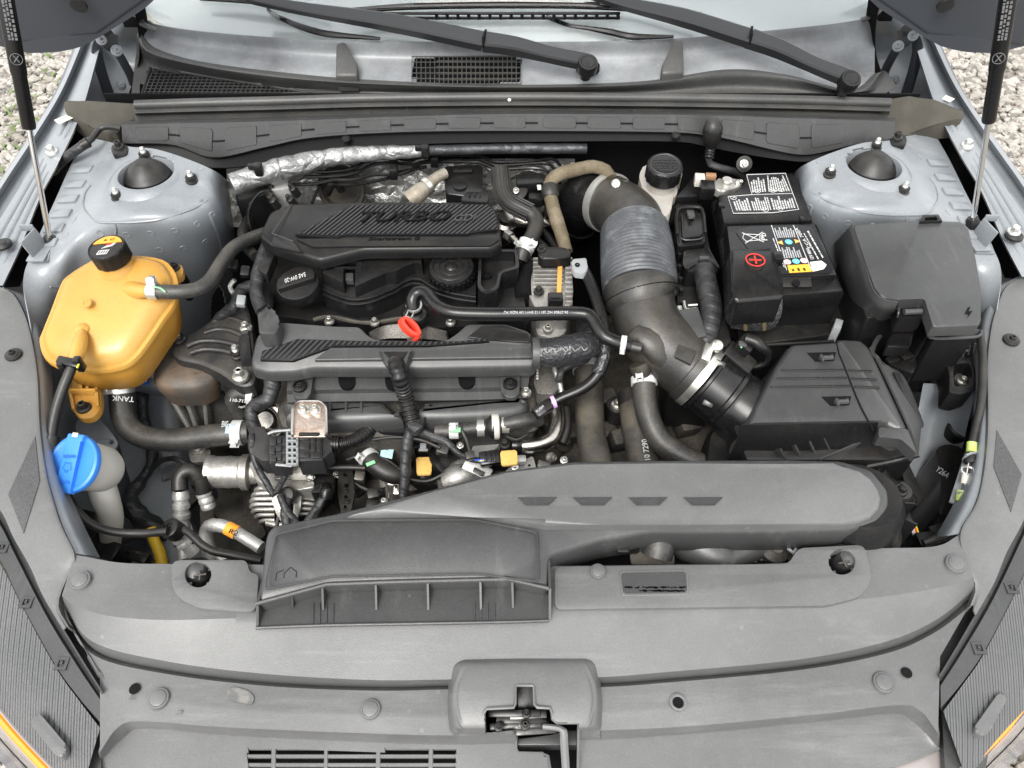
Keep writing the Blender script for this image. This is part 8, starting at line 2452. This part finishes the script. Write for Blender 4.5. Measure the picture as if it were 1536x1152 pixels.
bm = B(); prism(bm, Z([(1181, 398), (1213, 396), (1218, 407), (1184, 409)], zl_), .0008, 0); yb = mk('yellow_field', bm, MAT['gold_print'], fl)
para([(1186, 407), (1212, 406), (1208, 398), (1183, 399)], 3, 1, 8, zl_ + .0004, MAT['letter_black'], yb, 0, wr=(.3, .9), th=.4)
bm = B(); prism(bm, Z([(1215, 393), (1232, 391), (1240, 397), (1236, 403), (1228, 405), (1219, 407)], zl_ + .0006), .0008, 0); mk('torn_sticker', bm, MAT['cream_paper'], fl)
text('CCA 700A', P(1217, 372, zl_), P(1196, 342, zl_), .0055, MAT['white_paint'], fl, UP, depth=.0003)
text('12V 80Ah', P(1221, 389, zl_), P(1213, 372, zl_), .0055, MAT['white_paint'], fl, UP, depth=.0003)
para([(1234, 388), (1236, 387), (1212, 344), (1209, 345)], 1, 1, 14, zl_, MAT['white_paint'], fl, 0, wr=(.95, 1), th=.8)
para([(1227, 390), (1229, 389), (1207, 350), (1205, 350)], 1, 1, 15, zl_, MAT['white_paint'], fl, 0, wr=(.95, 1), th=.8)
para([(1176, 402), (1178, 402), (1160, 356), (1158, 356)], 1, 1, 16, zl_, MAT['white_paint'], fl, 0, wr=(.95, 1), th=.8)
# negative clamp
bm = B(); prism(bm, Z(rnd([(1068, 272), (1082, 266), (1100, 268), (1112, 270), (1113, 278), (1098, 284), (1084, 287), (1070, 282)], 4, 3), .905), .014, .004); mk('negative_clamp', bm, MAT['cast_metal'], bt)
bm = B(); lathe(bm, P(1090, 273, .907), [(.010, -.01), (.010, .002), (.008, .006), (0, .006)], n=24); mk('negative_post', bm, MAT['zinc'], bt); put('bolt', P(1108, 274, .906), .0062, bt, n=Vector((.5, -.3, .7)))
bm = B(); box(bm, P(1049, 270, .898), (.017, .017, .018), UP, Vector((1, -.1, 0)), .0015); mk('sensor_plug', bm, MAT['white_plastic'], bt)
bm = B(); box(bm, P(1066, 265, .900), (.018, .010, .010), UP, Vector((1, -.1, 0)), .001); mk('copper_strip', bm, mat('brown_plastic', (.30, .17, .09), .5), bt)
bm = B(); box(bm, P(1060, 285, .895), (.024, .026, .024), UP, Vector((1, -.1, 0)), .002); mk('sensor_body', bm, MAT['satin_black'], bt)
bm = B(); tube(bm, [(1072, 292, .865), (1082, 330, .865), (1092, 380, .862), (1100, 440, .858)], [.012, .014, .014, .012], 10); mk('side_trunk', bm, MAT['satin_black'], bt)
# plus terminal cover
pcx = rnd([(1094, 374), (1152, 369), (1160, 376), (1163, 392), (1172, 408), (1176, 440), (1174, 446), (1104, 452), (1098, 440)], 5, 3)
bm = B(); prism(bm, [P(u, v, .930 - max(0, v - 400) * .0002) for u, v in pcx], .05, .005, 3); tcov = mk('terminal_cover', bm, MAT['satin_black'], bt)
bm = B(); box(bm, P(1166, 388, .925), (.014, .018, .016), UP, None, .002); mk('cover_latch', bm, MAT['satin_black'], bt)
cpl = P(1133, 390, .9305)
bm = B(); lathe(bm, cpl, [(.0145, 0), (.0145, .0006), (.0128, .0006), (.0128, 0)], n=40); mk('plus_ring', bm, MAT['red_print'], tcov)
bm = B(); box(bm, cpl + Vector((0, 0, .0003)), (.018, .0022, .0006), UP, Vector((1, -.05, 0)), 0); box(bm, cpl + Vector((0, 0, .0005)), (.0022, .018, .0006), UP, Vector((1, -.05, 0)), 0); mk('plus_sign', bm, MAT['red_print'], tcov)
bm = B(); sheet(bm, [[P(1102, 452, .885), P(1136, 456, .885), P(1174, 448, .885)], [P(1098, 474, .868), P(1136, 482, .868), P(1172, 472, .868)], [P(1096, 492, .848), P(1136, 497, .848), P(1162, 492, .848)]], 16, 3, vsmooth=True, thick=.003); mk('fuse_window', bm, MAT['glossy_tape'], bt)
for u in (1118, 1146):
    bm = B(); tube(bm, [P(u, 456, .889), P(u, 478, .872), P(u, 494, .852)], .0035, 8); mk('fuse_link', bm, mat('brass_' + str(u), (.16, .13, .07), .4, .5), bt)
tr = thing('battery_tray', 'black battery tray wall in front of the battery', 'battery tray', P(1180, 510, .62))
bm = B(); prism(bm, Z([(1098, 448), (1272, 442), (1262, 500), (1110, 520)], .80), .16, .004); mk('tray', bm, MAT['black_plastic'], tr)
bm = B(); tube(bm, [P(1110, 520, .80), P(1250, 512, .80)], .003, 8, straight=True); mk('tray_rim', bm, MAT['black_plastic'], tr)

# ================================================================== FUSE BOX
fb = thing('fuse_box', 'big black fuse box with clipped lid and embossed lightning bolt', 'fuse box', P(1370, 440, .72))
lid = [(1272, 332), (1378, 327), (1442, 329), (1454, 338), (1464, 385), (1472, 432), (1472, 488), (1400, 491), (1386, 436), (1388, 452), (1344, 453), (1322, 448), (1310, 434), (1292, 385)]
bm = B()
zz_ = lambda u, v: .925 - max(0, v - 436) * .0001
prism(bm, [P(u, v, zz_(u, v)) for u, v in rnd([(1280, 337), (1378, 331), (1440, 332), (1452, 342), (1463, 386), (1471, 433), (1471, 487), (1400, 490), (1386, 446), (1346, 450), (1324, 446), (1312, 432), (1296, 386)], 5, 3)], .020, .006, 3); mk('lid', bm, MAT['cover_plastic'], fb)
bm = B(); sheet(bm, [[(1280, 337, .9235), (1296, 386, .9235), (1311, 433, .9235), (1326, 448, .9235), (1346, 452, .923)], [(1272, 345, .910), (1284, 388, .908), (1300, 440, .905), (1318, 462, .903), (1342, 464, .905)], [(1254, 364, .85), (1268, 424, .85), (1296, 474, .85), (1316, 482, .85), (1345, 470, .87)], [(1254, 366, .80), (1268, 428, .80), (1298, 480, .80), (1320, 490, .80), (1345, 478, .82)]], 24, 4, vsmooth=True, thick=.002); mk('lid_shoulder', bm, MAT['cover_plastic'], fb, 60)
bm = B(); prism(bm, Z(rnd([(1262, 372), (1460, 350), (1470, 470), (1464, 492), (1398, 494), (1390, 470), (1330, 470), (1300, 478)], 5, 2), .872), .16, .004, grow=-.012); mk('base', bm, MAT['black_plastic'], fb)
bm = B(); prism(bm, Z([(1396, 494), (1472, 492), (1466, 504), (1402, 507)], .868), .10, .003, 2, grow=-.006); mk('front_wall', bm, MAT['black_plastic'], fb)
bm = B(); tube(bm, [P(1392, 503, .871), P(1404, 508, .871), P(1466, 505, .871), P(1471, 496, .871)], .0022, 8); mk('lid_edge', bm, MAT['cover_plastic'], fb)
# front clip
bm = B(); prism(bm, Z(rnd([(1346, 455), (1386, 453), (1390, 470), (1380, 476), (1350, 476), (1348, 468)], 3, 2), .905), .03, .002); mk('clip_recess', bm, MAT['gap_black'], fb)
bm = B(); tube(bm, [P(1356, 468, .913), P(1382, 467, .913)], .0045, 10, straight=True); mk('clip_roll', bm, MAT['cover_plastic'], fb)
for u in (1346, 1387):
    bm = B(); tube(bm, [P(u, 455, .915), P(u + 2, 468, .912), P(u, 476, .905)], .0022, 8); mk('clip_cheek', bm, MAT['satin_black'], fb)
bm = B(); prism(bm, Z(rnd([(1345, 478), (1376, 476), (1366, 520), (1330, 520)], 3, 2), .86), .02, .002); mk('clip_tongue', bm, MAT['satin_black'], fb)
bm = B(); tube(bm, [P(1340, 492, .862), P(1366, 491, .862)], .002, 6, straight=True); mk('tongue_edge', bm, MAT['cover_plastic'], fb)
bm = B(); box(bm, P(1358, 481, .864), (.012, .006, .003), UP, None, .0005); mk('tongue_slot', bm, MAT['gap_black'], fb)
# rear clip
bm = B(); q = [P(u, v, .930) for u, v in ((1380, 332), (1384, 322), (1408, 321), (1414, 331))]; qi = [P(u, v, .930) for u, v in ((1387, 331), (1388, 326), (1404, 325), (1407, 330))]
plate(bm, q, [qi], .012, bev=.001); mk('rear_clip', bm, MAT['satin_black'], fb)
bm = B(); bp2 = [(1452, 461), (1456, 460), (1453, 467), (1459, 466), (1452, 476), (1454, 470), (1448, 470)]
prism(bm, [P(u, v, .9235) for u, v in bp2], .0012, 0); mk('lightning_emblem', bm, MAT['gap_black'], fb)
# mounting leg at the front
bm = B(); plate(bm, Z(rnd([(1424, 560), (1420, 545), (1428, 538), (1456, 536), (1464, 560), (1462, 585), (1440, 592), (1424, 588)], 3, 2), .80), [Z(rnd([(1430, 560), (1432, 546), (1454, 544), (1459, 560), (1456, 578), (1432, 580)], 3, 2), .80)], .04, bev=.001); mk('mounting_pocket', bm, MAT['black_plastic'], fb)
bm = B(); lathe(bm, P(1443, 572, .77), [(.013, 0), (.013, .004), (.008, .006), (0, .006)], n=24); mk('washer', bm, MAT['dark_cast'], fb); put('bolt', P(1443, 572, .776), .0085, fb)
for k in range(4):
    bm = B(); u = 1436 + k * 8; tube(bm, [P(u, 540 - k * 4, .805), P(u + 3, 524 - k * 3, .82)], .0016, 6, straight=True); mk('pocket_rib', bm, MAT['cover_plastic'], fb)
bm = B(); tube(bm, [P(1424, 540, .81), P(1432, 528, .82), P(1452, 526, .82)], .002, 6); mk('pocket_rib', bm, MAT['cover_plastic'], fb)
# dark cable duct between box and filter
dc_ = thing('lower_loom_duct', 'black plastic loom duct between fuse box and air filter box', 'loom duct', P(1350, 530, .68))
bm = B(); prism(bm, Z([(1330, 500), (1386, 490), (1396, 520), (1370, 560), (1330, 545)], .80), .1, .004); mk('duct', bm, MAT['satin_black'], dc_)
bm = B(); tube(bm, [P(1322, 500, .82), P(1310, 520, .82), P(1304, 550, .82)], .004, 8); mk('duct_edge', bm, MAT['cover_plastic'], dc_)
for (u, v) in ((1345, 520), (1360, 535), (1338, 540)):
    bm = B(); box(bm, P(u, v, .803), (.02, .012, .006), UP, Vector((1, .4, 0)), .001); mk('duct_catch', bm, MAT['black_plastic'], dc_)
bm = B(); box(bm, P(1252, 498, .80), (.012, .022, .04), UP, Vector((1, -.5, 0)), .002); mk('tray_bolt_tab', bm, MAT['grey_resin'], dc_)

# ================================================================== AIR FILTER BOX
af = thing('air_filter_box', 'black angular air filter box with two lid clips and grooves', 'air filter box', P(1250, 640, .62))
topo = [(1186, 514), (1254, 510), (1258, 506), (1292, 507), (1306, 519), (1320, 548), (1364, 642), (1352, 648), (1330, 634), (1122, 636), (1134, 608), (1166, 544)]
def az_(u, v): return .852 - (v - 505) * .00016
bm = B(); stack(bm, [P(u, v, az_(u, v)) for u, v in rnd(topo, 6, 3)], [(-.012, -.075), (-.010, -.06), (-.001, -.012), (.002, -.004), (.008, 0)]); mk('lid', bm, MAT['cover_plastic'], af, 45)
bm = B(); prism(bm, [P(u, v, .79) for u, v in [(1100, 640), (1112, 606), (1180, 520), (1300, 512), (1372, 640), (1378, 682), (1330, 690), (1120, 690)]], .15, .006, 2); mk('lower_box', bm, MAT['black_plastic'], af)
bm = B(); sheet(bm, [[(1112, 638, .835), (1200, 636, .835), (1318, 634, .835)], [(1106, 660, .81), (1200, 660, .81), (1312, 652, .81)], [(1092, 690, .77), (1200, 692, .77), (1300, 690, .77)]], 16, 4, vsmooth=True, thick=.002); mk('front_wall', bm, MAT['engine_plastic'], af)
# right flap of lid
bm = B(); sheet(bm, [[(1306, 520, .842), (1322, 550, .840), (1366, 644, .828), (1378, 682, .815)], [(1322, 545, .838), (1345, 560, .828), (1380, 628, .815), (1382, 640, .812)], [(1330, 548, .83), (1356, 565, .815), (1384, 630, .80), (1384, 642, .80)]], 16, 3, thick=.003); mk('side_flap', bm, MAT['cover_plastic'], af, 35)
bm = B(); prism(bm, [P(u, v, .838 - (v - 555) * .0003) for u, v in [(1340, 557), (1350, 560), (1380, 626), (1372, 628)]], .004, .001); mk('flap_panel', bm, MAT['engine_plastic'], af)
bm = B(); prism(bm, [P(u, v, .832) for u, v in rnd([(1318, 640), (1362, 643), (1376, 682), (1352, 658), (1318, 656)], 4, 2)], .02, .004); mk('corner_scoop', bm, MAT['cover_plastic'], af)
# parting line with steps
pl2 = [(1254, 511), (1258, 530), (1264, 544), (1284, 594), (1292, 612), (1310, 646)]
bm = B(); tube(bm, [P(u, v, az_(u, v) + .0006) for u, v in pl2], .0012, 6, straight=True); mk('parting_line', bm, MAT['gap_black'], af)
for k, (a, b, a2, b2) in enumerate((((1171, 556), (1266, 555), (1272, 556), (1308, 557)), ((1164, 568), (1270, 567), (1277, 568), (1315, 570)), ((1156, 581), (1276, 579), (1282, 580), (1319, 582)))):
    for q0, q1 in ((a, b), (a2, b2)):
        bm = B(); tube(bm, [P(q0[0], q0[1], az_(*q0) + .0004), P(q1[0], q1[1], az_(*q1) + .0004)], .0017, 6, straight=True); mk('moulded_groove', bm, MAT['satin_black'], af)
for (u, v) in ((1237, 536), (1260, 602)):
    bm = B(); prism(bm, [P(a, b, az_(a, b) + .0012) for a, b in ((u - 27, v - 7), (u + 17, v - 8), (u + 14, v + 5), (u - 14, v + 6))], .002, 0); lp = mk('clip_pocket', bm, MAT['gap_black'], af)
    bm = B(); tube(bm, [P(u - 8, v + 1, az_(u, v) + .005), P(u + 12, v, az_(u, v) + .005)], .0038, 8, straight=True); box(bm, P(u - 4, v + 1, az_(u, v) + .007), (.004, .012, .005), UP, None, .001); box(bm, P(u + 8, v - 1, az_(u, v) + .006), (.010, .002, .005), UP, Vector((1, .6, 0)), .0006); mk('lid_clip', bm, MAT['cover_plastic'], af)
for k in range(7):
    u = 1172 + k * 22
    bm = B(); A, C = P(u, 672 - k * 5.5, .812), P(u + 18, 706 - k * 4, .765); sheet(bm, [[A, C], [A + Vector((0, .02, -.03)), C + Vector((0, .02, -.03))]], 2, 1, thick=.003); mk('box_rib', bm, MAT['cover_plastic'], af)
bm = B(); sheet(bm, [[(1230, 690, .790), (1300, 660, .80), (1320, 652, .80)], [(1236, 694, .780), (1300, 666, .79), (1322, 658, .79)]], 8, 1, thick=.003); mk('box_rail', bm, MAT['cover_plastic'], af)
bm = B(); tube(bm, [P(1300, 700, .775), P(1340, 692, .785), P(1378, 682, .80)], .004, 8); mk('box_edge', bm, MAT['black_plastic'], af)
bm = B(); stack(bm, cr(Z([(1060, 650), (1080, 630), (1110, 640), (1130, 690), (1060, 700)], .74), n=3, closed=True), [(0, -.12), (0, -.02), (.008, 0)]); mk('filter_inlet', bm, MAT['black_plastic'], af, 60)
bm = B(); tube(bm, [(1318, 705, .77), (1330, 725, .75), (1350, 740, .73), (1365, 755, .72)], [.010, .012, .014, .012], 12); mk('mount_leg', bm, MAT['black_plastic'], af)
bm = B(); lathe(bm, P(1352, 738, .738), [(.017, -.02), (.017, .002), (.013, .006), (0, .006)], Vector((0, -.2, 1)), 28); mk('rubber_foot', bm, MAT['dark_rubber'], af); put('bolt', P(1352, 737, .744), .0085, af, mat=MAT['black_metal'])
# release cable on the right
rc_ = thing('hood_release_cable', 'black hood release cable with silver joiner and lime paint marks', 'cable', P(1450, 700, .70))
bm = B(); tube(bm, [(1470, 500, .86), (1474, 540, .85), (1472, 600, .83), (1464, 640, .815), (1458, 668, .805)], .0058, 12); mk('cable', bm, MAT['dark_rubber'], rc_)
bm = B(); tube(bm, [(1442, 748, .77), (1438, 775, .76), (1428, 798, .755), (1405, 808, .75), (1385, 815, .745)], .0058, 12); mk('cable', bm, MAT['dark_rubber'], rc_)
bm = B(); tube(bm, [(1458, 664, .807), (1457, 678, .802)], .0068, 12, straight=True); tube(bm, [(1444, 736, .777), (1442, 752, .769)], .0080, 12, straight=True); mk('paint_mark', bm, MAT['lime_paint'], rc_)
bm = B(); tube(bm, [(1456, 678, .802), (1452, 700, .792), (1447, 728, .78)], .0016, 8); mk('inner_wire', bm, MAT['steel_tube'], rc_)
bm = B(); tube(bm, [(1449, 712, .788), (1447, 726, .782)], .0055, 12, straight=True); mk('crimp', bm, MAT['white_plastic'], rc_)
bm = B(); c = P(1452, 706, .792); tube(bm, [c + Vector((math.cos(a) * .009, math.sin(a) * .007, 0)) for a in [2 * math.pi * k / 12 for k in range(13)]], .0017, 6); mk('wire_loop', bm, MAT['pale_steel'], rc_)
bm = B(); lathe(bm, P(1455, 686, .798), [(.009, -.008), (.009, 0), (.005, .006)], Vector((.1, .9, .4)), 16); mk('rubber_stop', bm, MAT['dark_rubber'], rc_)
bm = B(); prism(bm, [P(u, v, z) for u, v, z in ((1448, 678, .79), (1463, 682, .79), (1460, 720, .775), (1448, 760, .76), (1424, 752, .755), (1436, 716, .77))], .003, .001); mk('joiner_bracket', bm, MAT['body_paint'], rc_)
for (u, v, z) in ((1460, 682, .80), (1450, 738, .775)):
    bm = B(); box(bm, P(u, v, z), (.030, .003, .014), UP, Vector((1, .3, 0)), .0008); mk('bracket_fork', bm, MAT['body_paint'], rc_)
# washer tank / horn shapes deep right, sensors
hn = thing('horn_bracket', 'dark plastic bottle marked in chalk beside the release cable', 'bottle', P(1420, 740, .5))
hn['label'] = 'black plastic resonator with chalk writing beside the release cable'
hn['category'] = 'resonator'
bm = B(); prism(bm, Z(rnd([(1404, 672), (1420, 666), (1440, 668), (1446, 680), (1436, 730), (1426, 775), (1408, 770), (1412, 720)], 5, 3), .70), .12, .006); mk('bottle', bm, MAT['black_plastic'], hn)
bm = B(); lathe(bm, P(1444, 640, .70), [(.018, -.08), (.018, -.03), (.024, -.02), (.024, .0), (.021, .002), (.020, -.004), (0, -.004)], Vector((.1, -.1, 1)), 28); mk('funnel', bm, MAT['black_plastic'], hn)
text('Y26A', P(1402, 706, .7012), P(1420, 718, .7012), .012, MAT['grey_print'], hn, UP, depth=.0004)
# plugs and wires low on the right
pw = thing('lamp_wiring_plug', 'small plug with pink and white wires beside the duct end', 'connector', P(1385, 800, .66))
bm = B(); tube(bm, [(1352, 765, .70), (1360, 775, .705), (1366, 788, .705), (1370, 797, .70)], .007, 12); mk('sleeve', bm, MAT['dark_rubber'], pw)
for k, c in enumerate(('white_paint', 'pink_print', 'red_wire', 'yellow_label')):
    bm = B(); tube(bm, [(1367 + k * 2, 788, .708), (1369 + k * 2.5, 797, .71), (1372 + k * 2, 808, .705)], .0015, 6); mk('wire', bm, MAT[c], pw)
bm = B(); box(bm, P(1388, 812, .71), (.03, .022, .02), UP, Vector((1, .1, 0)), .003); box(bm, P(1408, 806, .70), (.03, .03, .03), UP, Vector((1, .3, 0)), .004); mk('plug', bm, MAT['black_plastic'], pw)
# dark mounting metal next to the struts and front corners
bm = B(); prism(bm, Z([(1346, 690), (1362, 690), (1388, 745), (1376, 760), (1356, 720)], .72), .02, .003); mk('stay', bm, MAT['black_plastic'], af)
sd_ = thing('firewall_stud', 'short stud in a black washer on the firewall behind the battery', 'stud', P(1115, 250, .88))
put('bolt', P(1116, 246, .905), .008, sd_, n=Vector((0, -.8, .5)), name='nut')
bm = B(); lathe(bm, P(1116, 246, .902), [(.014, -.004), (.014, .002), (.006, .003), (0, .003)], Vector((0, -.8, .5)), 24); mk('washer', bm, MAT['black_metal'], sd_)
